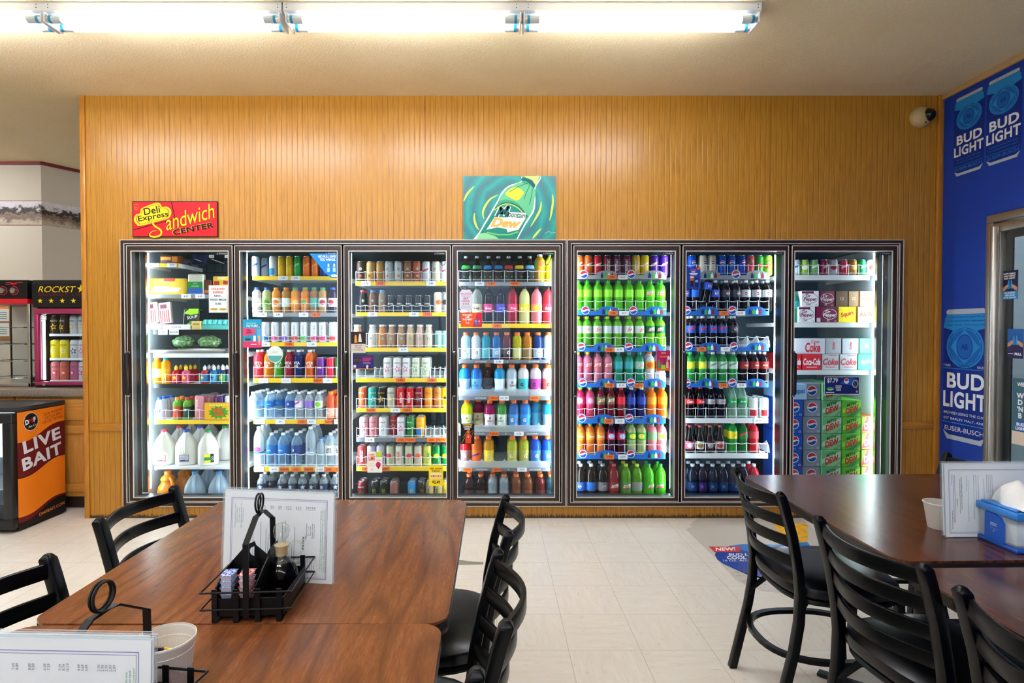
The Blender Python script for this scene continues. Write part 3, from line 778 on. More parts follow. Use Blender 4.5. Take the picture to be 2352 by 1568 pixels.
# ================================================================== drinks
# kind: name, category, radius, height, body profile, cap (z0, z1, r), label (z0, z1, extra r), logo centre z
KIND = {
 'soda20': ('soda_bottle', 'bottle', .0355, [(.024, 0), (.032, .004), (.0355, .016), (.0345, .05), (.0325, .07), (.0345, .088), (.0355, .1), (.0355, .162), (.0342, .175), (.0305, .188), (.025, .198), (.0185, .2055), (.0138, .2095), (.0132, .222)], (.219, .237, .0148), (.108, .164, .0004), .136),
 'soda1l': ('soda_bottle', 'bottle', .042, [(.03, 0), (.039, .005), (.042, .02), (.042, .06), (.041, .075), (.042, .09), (.042, .185), (.0405, .205), (.036, .224), (.029, .24), (.02, .252), (.0145, .259), (.0138, .268)], (.265, .284, .0155), (.085, .15, .0004), .117),
 'coke20': ('soda_bottle', 'bottle', .0355, [(.025, 0), (.033, .004), (.0355, .016), (.034, .045), (.031, .07), (.033, .09), (.0355, .108), (.0355, .142), (.033, .16), (.024, .19), (.0165, .212), (.0135, .22), (.0135, .225)], (.222, .24, .0148), (.106, .144, .0004), .125),
 'glass16': ('soda_bottle', 'bottle', .033, [(.026, 0), (.031, .003), (.033, .012), (.033, .09), (.031, .108), (.021, .14), (.014, .17), (.0125, .188), (.0125, .196)], (.193, .207, .0138), (.03, .088, .0004), .058),
 'gat20': ('sports_drink_bottle', 'bottle', .0375, [(.028, 0), (.035, .004), (.0365, .02), (.0365, .078), (.0345, .088), (.0375, .1), (.0375, .116), (.035, .126), (.0375, .136), (.0365, .152), (.033, .166), (.0265, .176), (.0195, .182), (.0185, .188)], (.186, .208, .0205), (.02, .086, .0006), .054),
 'gat28': ('sports_drink_bottle', 'bottle', .0425, [(.033, 0), (.039, .004), (.0415, .02), (.0385, .06), (.0375, .075), (.041, .11), (.0425, .135), (.0425, .16), (.0405, .176), (.036, .19), (.029, .2), (.0205, .206), (.0195, .212)], (.21, .235, .0215), (.035, .128, .0006), .085),
 'water20': ('water_bottle', 'bottle', .034, [(.026, 0), (.032, .004), (.034, .014), (.0325, .04), (.034, .055), (.033, .07), (.034, .09), (.034, .14), (.03, .158), (.019, .178), (.0135, .188), (.0135, .192)], (.19, .206, .015), (.088, .138, .0004), .113),
 'water1l': ('water_bottle', 'bottle', .042, [(.03, 0), (.04, .004), (.042, .016), (.0405, .06), (.042, .08), (.042, .165), (.038, .19), (.026, .215), (.0145, .23), (.0145, .236)], (.234, .252, .016), (.085, .16, .0004), .122),
 'smart': ('water_bottle', 'bottle', .038, [(.032, 0), (.037, .004), (.038, .014), (.038, .19), (.036, .22), (.028, .255), (.016, .275), (.0145, .284)], (.282, .3, .016), (.1, .112, .0003), .13),
 'vita': ('flavored_water_bottle', 'bottle', .0365, [(.024, 0), (.033, .005), (.0365, .018), (.0335, .055), (.035, .07), (.0355, .13), (.034, .155), (.026, .178), (.016, .19), (.014, .198)], (.196, .213, .0155), None, .105),
 'juice': ('juice_bottle', 'bottle', .034, [(.029, 0), (.0335, .004), (.034, .02), (.032, .035), (.034, .045), (.034, .115), (.033, .13), (.0345, .145), (.031, .16), (.02, .172), (.018, .178)], (.176, .194, .0195), (.045, .112, .0005), .08),
 'frap': ('coffee_bottle', 'bottle', .0315, [(.027, 0), (.031, .004), (.0315, .012), (.0315, .085), (.029, .105), (.022, .135), (.0185, .155), (.0185, .162)], (.16, .174, .0215), None, .05),
 'pure': ('tea_bottle', 'bottle', .033, [(.028, 0), (.032, .004), (.033, .012), (.033, .11), (.029, .125), (.017, .145), (.0135, .17), (.0135, .182)], (.18, .197, .0152), (.015, .1, .0005), .052),
 'jug': ('juice_bottle', 'bottle', .042, [(.036, 0), (.041, .004), (.042, .02), (.04, .05), (.042, .065), (.042, .15), (.036, .175), (.022, .19), (.02, .198)], (.196, .212, .0215), (.12, .165, .0005), .14),
 'bug': ('juice_bottle', 'bottle', .03, [(.024, 0), (.029, .004), (.03, .014), (.03, .075), (.026, .09), (.015, .098), (.013, .102)], (.1, .128, .0125), (.012, .074, .0005), .045),
 'v8': ('juice_bottle', 'bottle', .032, [(.026, 0), (.031, .004), (.032, .014), (.03, .06), (.032, .08), (.033, .12), (.028, .138), (.018, .146), (.017, .15)], (.148, .17, .0185), (.012, .1, .0006), .075),
 'milkpint': ('juice_bottle', 'bottle', .029, [(.025, 0), (.0285, .004), (.029, .014), (.028, .06), (.029, .09), (.026, .125), (.018, .148), (.016, .154)], (.152, .17, .017), None, .07),
 'can16': ('energy_drink_can', 'can', .033, [(.025, 0), (.031, .007), (.033, .012), (.033, .137), (.0305, .146), (.0268, .151)], 'lid', None, .078),
 'slim': ('energy_drink_can', 'can', .0285, [(.022, 0), (.027, .006), (.0285, .01), (.0285, .137), (.0265, .146), (.0243, .15)], 'lid', None, .078),
 'can12': ('soda_can', 'can', .033, [(.025, 0), (.031, .007), (.033, .012), (.033, .102), (.0305, .112), (.0268, .117)], 'lid', None, .06),
 'nitro': ('coffee_can', 'can', .0295, [(.023, 0), (.028, .006), (.0295, .01), (.0295, .112), (.027, .121), (.0245, .125)], 'lid', None, .065),
 'coffeecan': ('coffee_can', 'can', .033, [(.025, 0), (.031, .007), (.033, .012), (.033, .137), (.0305, .146), (.0268, .151)], 'lid', None, .078),
 'can24': ('tea_can', 'can', .036, [(.027, 0), (.034, .007), (.036, .012), (.036, .165), (.033, .176), (.0275, .181)], 'lid', None, .11),
}
RED, NAVY, GRN = paper('#d8202c'), paper('#16205a'), paper('#1f8a3c')
def logo_shapes(code, r):
    """the mark on the front of a drink, as a flat print to be wrapped round it"""
    f = Flat(); w = r * 1.5
    def T(s, h, m, dz=0, shear=0.0, bold=0.02, rot=0, wmax=None, lv=1): f.text(s, 0, dz, h, m, shear=shear, bold=bold, rot=rot, lv=lv, wmax=wmax or w)
    k, *a = code.split(':')
    if k == 'dew':
        f.poly([(-w * .48, -.012), (w * .45, -.006), (w * .5, .02), (-w * .3, .012)], paper('#f2f6ee') if not a else paper(a[0]), 0)
        T('MTN', .009, GRN, .012, .3, rot=14, wmax=w * .5); T('DEW', .019, RED, -.003, .35, .03, rot=14, wmax=w * .85, lv=2)
    elif k == 'dewbig': T('MTN', .016, GRN, .03, .35, .02, rot=18, wmax=w * .7); T('DEW', .034, RED, -.005, .35, .03, rot=18, wmax=w)
    elif k == 'pepsi': globe(f, 0, 0, .0135, 0)
    elif k == 'pepsicap': globe(f, 0, .02, .016, 0)
    elif k == 'g': T('G', .026, paper(a[0]) if a else WHITEP, 0, .15, .04); f.poly([(.004, -.004), (.012, .002), (.0065, .003), (.0085, .01), (.0, .001), (.005, 0)], paper('#f06a1e'), 2)
    elif k == 'zero': T('G', .017, paper('#30343a'), .016, .15, .03); T('ZERO', .014, paper(a[0]) if a else paper('#30343a'), -.008, 0, .01)
    elif k == 'rs':
        f.poly(star(0, -.012, .027, .42, 100), paper(a[0]), 0); f.poly(star(0, -.012, .015, .42, 100), paper(a[1]), 1)
        T('ROCKSTAR', .0085, INK if len(a) < 3 else paper(a[2]), .035, .2, .02, lv=2)
    elif k == 'sb':
        f.ell(0, .018, .0115, .0115, paper('#0f6b48'), 0); f.ring(0, .018, .0095, .0095, .0015, WHITEP, 1); f.poly(star(0, .018, .006), WHITEP, 1)
        if a: f.ell(0, -.035, .009, .009, paper(a[0]), 0)
    elif k == 'leaf':
        T('PURE', .01, WHITEP, .022, 0, .0); T('LEAF', .01, WHITEP, .009, 0, .0)
        for q in (-1, 0, 1): f.poly([(0, -.03), (q * .02 - .006, -.012), (q * .022, -.006), (q * .02 + .006, -.014)], paper('#58c22e'), 1)
    elif k == 'star': f.poly(star(0, 0, .02), paper(a[0]), 0)
    elif k == 'dot': f.ell(0, 0, r * .7, r * .55, paper(a[0]), 0)
    elif k == 'diag': f.poly([(-w / 2, -.01), (w / 2, .012), (w / 2, .026), (-w / 2, .006)], paper(a[0]), 0)
    elif k == 'band': f.rect(-w * .55, -.066, w * .55, -.066 + float(a[1]), paper(a[0]), 0)
    elif k == 'vtext': T(a[0], r * .62, paper(a[1]), .0, 0, .015, rot=90, wmax=.09)
    elif k == 'cel':
        f.rect(-w * .6, -.068, w * .6, -.03, paper(a[0]), 0); T('CELSIUS', r * .5, paper('#8a9096'), .015, 0, .0, rot=90, wmax=.07)
    elif k == 'm':
        for q in (-.009, 0, .009): f.line([(q - .002, .022), (q + .001, 0), (q - .001, -.022 + abs(q))], [.004, .003, .001], paper(a[0]), 0)
    elif k == 't2': T(a[0], .02, paper(a[2]), .008, .15, .02); T(a[1], .016, paper(a[2]), -.014, .15, .02)
    elif k == 't': T(a[0], float(a[2]) if len(a) > 2 else .018, paper(a[1]), 0, .15, .02)
    elif k == 'drop': f.ell(0, 0, .007, .007, paper(a[0]), 0); f.poly([(-.0062, .003), (.0062, .003), (0, .014)], paper(a[0]), 0)
    return f

# preset: kind, words, body colour, label colour, cap colour, logo.  A body colour starting with ~ is see-through
PR = {}
def pre(code, kind, words, body, label=None, cap=None, logo=None): PR[code] = (kind, words, body, label, cap, logo)
# first door
pre('oj', 'juice', 'orange juice bottle with pale label', '#f09a1e', '#f0dcc0', '#f0962a')
pre('yj', 'juice', 'yellow-orange juice bottle with teal cap', '#f2a818', '#f0b02a', '#3aa58c')
pre('bj1', 'bug', 'red kids juice bottle with yellow cap', '#c81f2c', '#e8404a', '#f5cc20', 'star:#f5d020')
pre('bj2', 'bug', 'pink kids juice bottle with yellow cap', '#e06a96', '#e04a74', '#f5cc20', 'star:#f5d020')
pre('bj3', 'bug', 'red kids juice bottle with white cap', '#c8282e', '#2f7fb4', '#f2f2f2', 'star:#e8d040')
pre('bj4', 'bug', 'blue kids juice bottle with white cap', '#1b6fb4', '#58a8cc', '#f2f2f2', 'star:#1f3c8c')
pre('bj5', 'bug', 'dark blue kids juice bottle with white cap', '#14285a', '#4a9a5c', '#f2f2f2', 'star:#e8c830')
pre('bj6', 'bug', 'maroon kids juice bottle with white cap', '#7a1c30', '#58a8cc', '#f2f2f2', 'star:#e8d040')
pre('mb', 'milkpint', 'white milk drink bottle with blue cap', '#e8eef4', None, '#1f5fd0', 't:M:#2450b0:.02')
pre('v1', 'v8', 'green-topped vegetable juice bottle with orange label', '#74b83a', '#d84a24', '#f08a28', 't:V8:#f4f4f4:.016')
pre('v2', 'v8', 'green-topped vegetable juice bottle with dark green label', '#74b83a', '#0f4a34', '#c8342c', 't:V8:#f4f4f4:.016')
pre('az1', 'can24', 'tall pink and gold tea can', '#d88a96', None, None, 'vtext:Arizona:#f4e8d0')
pre('az2', 'can24', 'tall purple and gold tea can', '#4a2464', None, None, 't:AriZ:#f0f0f4:.022')
pre('az3', 'can24', 'tall white tea can', '#d8dce0', None, None, None)
# second door
pre('rb1', 'slim', 'silver and blue energy can', '#c8d4e2', None, None, 'diag:#2c5cc0')
pre('rb2', 'slim', 'white can with bright blue lower half', '#dce4ea', None, None, 'band:#2a9ad8:.05')
pre('rb3', 'slim', 'yellow energy can', '#d8b018', None, None, 'diag:#c89c10')
pre('rb4', 'slim', 'green energy can', '#149a3c', None, None, 'diag:#70c880')
pre('rb5', 'slim', 'orange energy can', '#ec7424', None, None, 'diag:#f09a50')
pre('rb6', 'slim', 'dark blue energy can', '#1c3c8c', None, None, None)
pre('p1', 'juice', 'lavender protein shake bottle with blue cap', '#e0d0d8', '#f0e8f0', '#1f54c8', 'dot:#d89ab0')
pre('p2', 'juice', 'pale green protein shake bottle with blue cap', '#b8c88c', '#98b864', '#1f54c8', 'dot:#5a8a3a')
pre('p3', 'juice', 'orange smoothie bottle with orange cap', '#f0a048', '#f4dcc0', '#f08c2c', 'dot:#e87820')
pre('p4', 'juice', 'pale label juice bottle with orange cap', '#b8864a', '#cfe0d8', '#f0882a')
pre('p5', 'juice', 'bright orange juice bottle with green cap', '#e8941c', '#f09018', '#1f9a58', 'dot:#f0c060')
pre('p6', 'juice', 'orange juice bottle with olive cap', '#e88a20', '#f08c24', '#8aa83a', 'dot:#6aa03a')
pre('p7', 'juice', 'brown tea bottle with teal label', '#a87848', '#5aa898', '#1f9a68')
pre('p8', 'juice', 'apple juice bottle with white label', '#c8a060', '#e8e4dc', '#28a070', 'dot:#b83848')
pre('p9', 'juice', 'dark juice bottle with white and red label', '#3a2440', '#e8dce0', '#2858c8', 'dot:#c83050')
for c, h, w_ in (('c1', '#3a78c0', 'blue'), ('c2', '#d85a9a', 'pink'), ('c3', '#8a5ac0', 'purple'), ('c4', '#d83a2c', 'red'), ('c5', '#58b83a', 'green'), ('c6', '#e0387c', 'magenta'), ('c7', '#f08a2a', 'orange')):
    pre(c, 'slim', 'slim white can with %s base' % w_, '#dfe2e4', None, None, 'cel:' + h)
for c, h, w_ in (('vi1', '#e03a4a', 'red'), ('vi2', '#f08a20', 'orange'), ('vi3', '#58b02c', 'green'), ('vi4', '#a81c3c', 'crimson'), ('vi5', '#14246c', 'navy blue'), ('vi6', '#e86a18', 'deep orange')):
    pre(c, 'vita', '%s flavored water bottle with white cap' % w_, h, None, '#f0f0f0', 't2:VITA:ICE:#f4f4f4')
for c, h, w_ in (('bu1', '#6a2c8c', 'purple'), ('bu2', '#d02848', 'red'), ('bu3', '#1f9a50', 'green')):
    pre(c, 'can16', '%s sparkling water can' % w_, h, None, None, 't:bubly:#f4f4f4:.017')
pre('w0', 'water20', 'clear water bottle with white cap', '~#d8ecf6', '#a8d4ee', '#f2f6f8')
pre('w1', 'water20', 'clear water bottle with blue label', '~#bfe0f4', '#1c7ed0', '#f2f6f8', 't:AQUA:#e8f4fc:.009')
pre('w2', 'water20', 'water bottle with navy label', '~#a8d0ec', '#14489a', '#f2f6f8', 'drop:#d8ecf8')
pre('w3', 'water20', 'clear water bottle with magenta diagonal label', '~#d8e6ee', '#e8e4f0', '#e8eef2', 'diag:#b03a9a')
pre('w4', 'water20', 'clear water bottle with purple label', '~#d8e6ee', '#8c6cc8', '#e8eef2')
pre('w5', 'water20', 'clear water bottle with lime label', '~#d8e6ee', '#e0f0d8', '#e8eef2', 'dot:#78c83a')
pre('go', 'gat20', 'coral sports drink bottle with orange cap', '#e8603c', '#e8a890', '#f07a24', 'g:#f4f4f4')
pre('gp', 'gat20', 'orange sports drink bottle with orange cap', '#f0801c', '#f0e4dc', '#f07a24', 'g:#38383c')
pre('wt', 'smart', 'tall white-teal water bottle', '#e4eef0', '#18a0a8', '#f0f4f4', 'dot:#e0489a')
pre('wl', 'water1l', 'large blue-labelled water bottle', '~#9ccdee', '#1272c4', '#f2f6f8', 't:AQUA:#e8f4fc:.011')
pre('wn', 'water1l', 'large water bottle with navy label', '~#a0c8e4', '#143a80', '#f2f6f8', 'drop:#d8ecf8')
pre('ws', 'smart', 'tall slim clear water bottle', '~#dceaf2', '#c8dcec', '#f2f6f8', 'drop:#3a58c0')
pre('wf', 'water20', 'clear water bottle with light blue cap', '~#dcecf6', None, '#6aa8e8')
pre('wz', 'water1l', 'clear water bottle with black and white label', '~#d4e4ec', '#f0f0f0', '#e8eef2', 't2:LIFE:WTR:#18181c')
pre('wb', 'water20', 'clear water bottle with dark navy label', '~#d0e0e6', '#28385c', '#f2f6f8', 'star:#c8d4e0')
# third door
pre('s1', 'coffeecan', 'dark brown tall coffee can', '#4a3a34', None, None, 'sb:#b04a2c')
pre('s2', 'coffeecan', 'gold tall coffee can', '#d8a860', None, None, 'sb:#8a5a2c')
pre('s3', 'coffeecan', 'tan tall coffee can', '#b88a4c', None, None, None)
pre('s4', 'coffeecan', 'silver tall coffee can with orange foot', '#c4c8cc', None, None, 'sb:#d8803c')
pre('s5', 'coffeecan', 'brown tall coffee can', '#96603c', None, None, 'sb:#c8b08c')
pre('s6', 'coffeecan', 'red-brown tall coffee can', '#b0543a', None, None, 'sb:#e0c0a0')
pre('s7', 'coffeecan', 'plain silver tall coffee can', '#ccd0d6', None, None, 'diag:#d0506a')
pre('s8', 'coffeecan', 'silver and gold tall coffee can', '#d4ccb8', None, None, 'sb')
pre('e1', 'milkpint', 'dark coffee bottle with red-green cap', '#2c2420', None, '#c83a3c', 'sb')
pre('e2', 'milkpint', 'brown coffee bottle with purple cap', '#8a5c3c', None, '#5a78c8', 'sb')
pre('e3', 'milkpint', 'white-brown coffee bottle with blue cap', '#a8886c', None, '#4a98d8', 'sb')
pre('n1', 'nitro', 'black nitro coffee can', '#1c1c20', None, None, 't:NITRO:#e8e0d0:.011')
pre('n2', 'coffeecan', 'cream tall coffee can with orange dot', '#e8d8c4', None, None, 'dot:#c05a24')
pre('n3', 'coffeecan', 'black and white tall coffee can', '#8c8c88', None, None, 'dot:#1c1c20')
pre('f0', 'frap', 'pale orange coffee bottle', '#e8b890', None, '#e0d0c0')
pre('f1', 'frap', 'white glass coffee bottle', '#e6e2dc', None, '#dcdcd8', 'sb')
pre('f2', 'frap', 'caramel orange glass coffee bottle', '#d88c34', None, '#e0dcd0', 'sb')
pre('f3', 'frap', 'mocha glass coffee bottle', '#b88a5a', None, '#d8d4cc', 'sb:#4a2c1c')
pre('f4', 'frap', 'vanilla glass coffee bottle', '#d8b888', None, '#d8d4cc', 'sb')
pre('f5', 'frap', 'pale pink glass coffee bottle', '#dcb8a4', None, '#dcd8d0', 'sb:#c88a7c')
pre('f6', 'frap', 'cream glass coffee bottle', '#dccfb4', None, '#d8d8d4', 'sb')
pre('f7', 'nitro', 'teal and white coffee can', '#7cb0a4', None, None, 'sb')
def rs(c, w_, body, a, b, t='#1c1a1c'): pre(c, 'can16', w_, body, None, None, 'rs:%s:%s:%s' % (a, b, t))
rs('r1', 'white-pink star energy can', '#dcdce0', '#d83a80', '#e8e8ea'); rs('r2', 'white-green star energy can', '#d4dcc8', '#58b83a', '#e8e8ea')
rs('r3', 'orange-red star energy can', '#d85a34', '#e88a5c', '#c8442c', '#f4e0d0'); rs('r4', 'teal star energy can', '#2c9c90', '#c8e4dc', '#2c9c90', '#f0f4f0')
rs('r5', 'black and gold star energy can', '#141416', '#e0b428', '#141416', '#e0b428'); rs('r6', 'silver and yellow star energy can', '#c0bcb0', '#e0c03c', '#d8d4c8')
pre('r7', 'can16', 'bright red energy can', '#c81a24', None, None, 'vtext:REIGN:#f0d8d8'); rs('r8', 'dark red star energy can', '#8a1626', '#2c8c78', '#8a1626', '#f0e0e0')
rs('r9', 'orange star energy can', '#ec8a1e', '#f4b860', '#e07a14', '#5a2a0c'); rs('ra', 'copper orange star energy can', '#c87a3c', '#f0a040', '#b8622c', '#3a1c0c')
pre('rb', 'can16', 'yellow energy can', '#e8d41c', None, None, 'star:#3a3a1c')
rs('rc', 'pale pink star energy can', '#e0bcc4', '#c84a64', '#e8d4d8'); rs('rd', 'red and white star energy can', '#d8848c', '#c83a4a', '#e8d4d8')
rs('re', 'plain white star energy can', '#dcdee2', '#a8acb4', '#e4e6ea'); rs('rf', 'red star energy can', '#c43a48', '#e8a0a8', '#b42838', '#f0e0e0')
rs('rg', 'green star energy can', '#28843c', '#0c2c18', '#5ac070', '#e8f4e8'); pre('rh', 'can16', 'yellow and blue coffee energy can', '#eea822', None, None, 'band:#2c78c8:.05')
pre('k1', 'can16', 'red and silver energy can', '#c83c3c', None, None, 'vtext:ENERGY:#f0f0f0')
pre('k2', 'can16', 'silver and purple energy can', '#b8b4c4', None, None, 'diag:#6a4a9c')
pre('k3', 'can16', 'silver citrus can with cherry print', '#b8bc9c', None, None, 'dot:#c83a5a')
pre('k4', 'can16', 'yellow and red energy can', '#c8c4b4', None, None, 'vtext:RAZE:#d84a24')
pre('k5', 'can16', 'silver citrus can with orange print', '#c4b8a8', None, None, 'dot:#e0603c')
pre('k6', 'can16', 'green and yellow energy can', '#c8cc58', None, None, 'vtext:LIME:#2c8c3c')
pre('k7', 'can16', 'bright green citrus can', '#12803c', None, None, 'dot:#c8dc28')
rs('m0', 'maroon and green star can', '#6a2030', '#5a7a2c', '#3a1018', '#c8c0a0'); pre('m1', 'can16', 'black energy can with green claw mark', '#1c1e1c', None, None, 'm:#84b83a')
pre('m2', 'can16', 'brown-pink energy can', '#96645a', None, None, None); pre('m3', 'can16', 'light blue energy can with yellow claw mark', '#2a88c4', None, None, 'm:#e8d83a')
pre('m4', 'can16', 'black-brown coffee energy can', '#2c2420', None, None, 'm:#8a6a4a'); pre('m5', 'can16', 'tan coffee energy can', '#b8a878', None, None, 'vtext:JAVA:#1c1c1c'); pre('m6', 'can16', 'yellow and blue energy can', '#c8b03a', None, None, 'band:#2a70a8:.05')
# fourth door
for c, h, w_ in (('t1', '#2fae4c', 'green'), ('t2', '#4aa070', 'sage green'), ('t3', '#1f7ac0', 'blue'), ('t4', '#c0303a', 'red'), ('t5', '#d8c02a', 'yellow'), ('t6', '#5aa0d0', 'light blue')):
    pre(c, 'pure', 'dark tea bottle with %s neck band' % w_, '#2e2018', '#20242a', '#b8bcc0', 'leaf'); PR[c] = PR[c] + (h,)
pre('yg', 'jug', 'big yellow tea bottle', '#d8a81e', '#a8c040', '#e8e8e0', 'dot:#e86a2c'); pre('yh', 'jug', 'big yellow-green drink bottle', '#d0d028', '#d8e040', '#2c9a4c')
for c, b, l, w_, lg in (('b1', '#241a20', '#c8c0b8', 'dark soda bottle with pale label', 'dot:#a8a090'), ('b2', '~#dce4d8', '#dcdcb0', 'clear iced tea bottle with yellow label', 't:Brisk:#3a3a2c'), ('b3', '#1c1018', '#d83a80', 'black drink bottle with magenta label', 't:Brisk:#f4f4f4'), ('b4', '#1c1430', '#5a3cb0', 'black drink bottle with violet label', 't:Brisk:#58c0d8'),
                    ('b5', '#b02a44', '#e03a70', 'red drink bottle with pink label', 't:Brisk:#f4f4f4'), ('b6', '#dcdc98', '#e8dc30', 'pale lemon drink bottle with yellow label', 't:Brisk:#f4f4f4'), ('b7', '#f08a96', '#f4a080', 'pink drink bottle with peach label', 'dot:#f4c03a'), ('b8', '#c8303c', '#b83048', 'red drink bottle with red label', 't:Brisk:#f4f4f4')):
    pre(c, 'soda1l', w_, b, l, '#2c2c30' if c != 'b8' else '#18181c', lg)
def ga(c, kind, w_, body, label, logo='g:#f4f4f4', cap='#f06a1e'): pre(c, kind, w_ + ' sports drink bottle', body, label, cap, logo)
ga('g1', 'gat20', 'pale blue', '#a8d8ec', '#d8ecf4', 'zero:#4a9ac0'); ga('g2', 'gat20', 'white', '#dce8ee', '#eef2f4', 'g:#a8b0b8'); ga('g3', 'gat20', 'teal', '#169ab4', '#58b4c0', None); ga('g4', 'gat20', 'royal blue', '#1468b4', '#8ab0d0')
ga('g5', 'gat20', 'maroon', '#6c1430', '#4a3038'); ga('g6', 'gat20', 'yellow-green', '#b8b424', '#c8c88c', None); ga('g7', 'gat20', 'amber', '#b8741c', '#8a7448', None); ga('g8', 'gat20', 'navy blue', '#143a84', '#b8c8dc'); ga('g9', 'gat20', 'frosty white', '#e0eaf0', '#f0f4f6', 'g:#d0d4d8')
ga('h1', 'gat28', 'sky blue', '#1f98e0', '#a8d8f0', None); ga('h2', 'gat28', 'bright blue zero', '#1c78d0', '#5aa4dc', 'zero:#123c78'); ga('h3', 'gat28', 'dark brown zero', '#4a2c28', '#70747c', 'zero:#22242a'); ga('h4', 'gat28', 'cyan', '#18a4d8', '#e4f0f4', None); ga('h5', 'gat28', 'silver-white zero', '#b8ccd8', '#d4dce0', 'zero:#50585e')
ga('h6', 'gat28', 'white and teal', '#e8eef0', '#2ab0b4', 'g:#30343a'); ga('h7', 'gat28', 'white and magenta', '#f0e4ee', '#c83aa8', 'g:#30343a'); ga('h8', 'gat28', 'white and coral', '#f4e8e4', '#f07a68', 'g:#30343a')
ga('i1', 'gat28', 'neon yellow', '#d8e41c', '#ecf0a8', 'zero:#8a8c1c'); ga('i2', 'gat28', 'maroon cream-label', '#8a1c48', '#d4cca0', 'zero:#6a2c3c'); ga('i3', 'gat28', 'magenta white-label', '#a41c5c', '#ead8e0', 'zero:#6a2048'); ga('i4', 'gat28', 'green', '#3a9a3c', '#dcead4', 'zero:#2c5c34'); ga('i5', 'gat28', 'deep blue', '#1c6cb8', '#3a88c4'); ga('i6', 'gat28', 'vivid blue', '#1c80d8', '#2a90dc'); ga('i7', 'gat28', 'teal-blue', '#188cb0', '#4aa8bc', None); ga('i8', 'gat28', 'cyan-blue', '#1cacd8', '#a8d8e8', None)
ga('j1', 'gat28', 'red', '#d0242c', '#a87878'); ga('j2', 'gat28', 'burnt orange', '#d86a24', '#e8641c', 'diag:#5a2c6a'); ga('j3', 'gat28', 'golden yellow', '#d0901c', '#e8cc30'); ga('j4', 'gat28', 'olive yellow', '#b0b428', '#a8a84a', 'g:#e8ecd0'); ga('j5', 'gat28', 'strong blue', '#1458d0', '#3a78d4')
ga('l1', 'gat20', 'very dark maroon', '#2c101c', '#3a1c26', 'g:#b8a8b0'); ga('l2', 'gat20', 'pale grey-blue', '#a4b4c0', '#98a4ac', 'g:#d8dce0'); ga('l3', 'gat20', 'brown-orange', '#8a4c2c', '#784428', 'g:#d8c8b8'); ga('l4', 'gat20', 'dark red', '#64181c', '#501c1c', 'g:#c8a8a8'); ga('l5', 'gat20', 'dark teal', '#124858', '#184c5c', 'g:#a8c0c8')
# fifth to seventh doors
for c, h, w_ in (('q1', '#e0642a', 'orange'), ('q2', '#c8202c', 'red'), ('q3', '#7a1c34', 'maroon'), ('q4', '#70244c', 'plum'), ('q5', '#dcb030', 'yellow and silver'), ('q6', '#e0c01c', 'yellow'), ('q7', '#5a2ca0', 'purple')):
    pre(c, 'can16', '%s tall juice soda can' % w_, h, None, None, 'vtext:KICKSTART:#f0ece4' if c in 'q3 q4 q5' else 'diag:#f0d8c0')
def so(c, w_, body, label, cap, logo=None, kind='soda20'): pre(c, kind, w_, body, label, cap, logo)
so('d1', 'lime green soda bottle with lime label', '#58c81e', '#8cdc30', '#1c9a3c'); so('d2', 'lime green soda bottle with red lettering', '#58c81e', '#78cc28', '#1c9a3c', 'dew')
so('d3', 'green soda bottle with silver label', '#5cb420', '#ccd8cc', '#a8d41c', 'dew'); so('d3b', 'green soda bottle with turned silver label', '#5cb420', '#c4ccd0', '#a8d41c'); so('d4', 'green soda bottle with dark green label', '#74c41c', '#0e6438', '#189a54', 'dew')
so('d5', 'pink soda bottle with yellow cap', '#d0708c', '#d05870', '#e0c420', 'dew'); so('d6', 'pink soda bottle with dark cap', '#d0788e', '#c46070', '#3a3238', 'dew'); so('d7', 'teal soda bottle', '#129070', '#2c9ca0', '#18a088'); so('d8', 'teal soda bottle with red lettering', '#109068', '#88c4ac', '#18a088', 'dew'); so('d9', 'white soda bottle with orange label', '#dcdcdc', '#e08a20', '#ec7a20', 'dot:#c85a18')
so('da', 'raspberry red soda bottle with lime cap', '#d02450', '#e04a7c', '#84c828', 'dot:#f0a0b8'); so('db', 'pink soda bottle with lime cap', '#d8486c', '#f05a90', '#84c828', 'dot:#f0a0b8'); so('dc', 'dark red soda bottle with patterned label', '#7a1c2c', '#6a6a3c', '#6a1c24', 'dew'); so('dd', 'cherry red soda bottle with red cap', '#8a0c20', '#d81c34', '#e02c58'); so('de', 'navy blue soda bottle with white cap', '#101c6c', '#1c3ca0', '#eceef2'); so('df', 'orange soda bottle with orange cap', '#f07c12', '#f49a1c', '#f08a1c')
so('ea', 'orange soda bottle with green cap', '#e87c2c', '#f09428', '#189a5c', 't:Crush:#f4f0e8'); so('eb', 'dark purple soda bottle with blue cap', '#4c1030', '#b81c4c', '#2444b0', 'dot:#a8c8e0'); so('ec', 'pale lime drink bottle with green label', '#b8c888', '#3c9a3c', '#189a54', 'dot:#e8e84a'); so('ed', 'pink lemonade bottle with green label', '#f09aa4', '#84b87c', '#189a5c'); so('ee', 'pink lemonade bottle with pale label', '#f4a0ac', '#e0d8c0', '#189a5c', 'dot:#f0b03a')
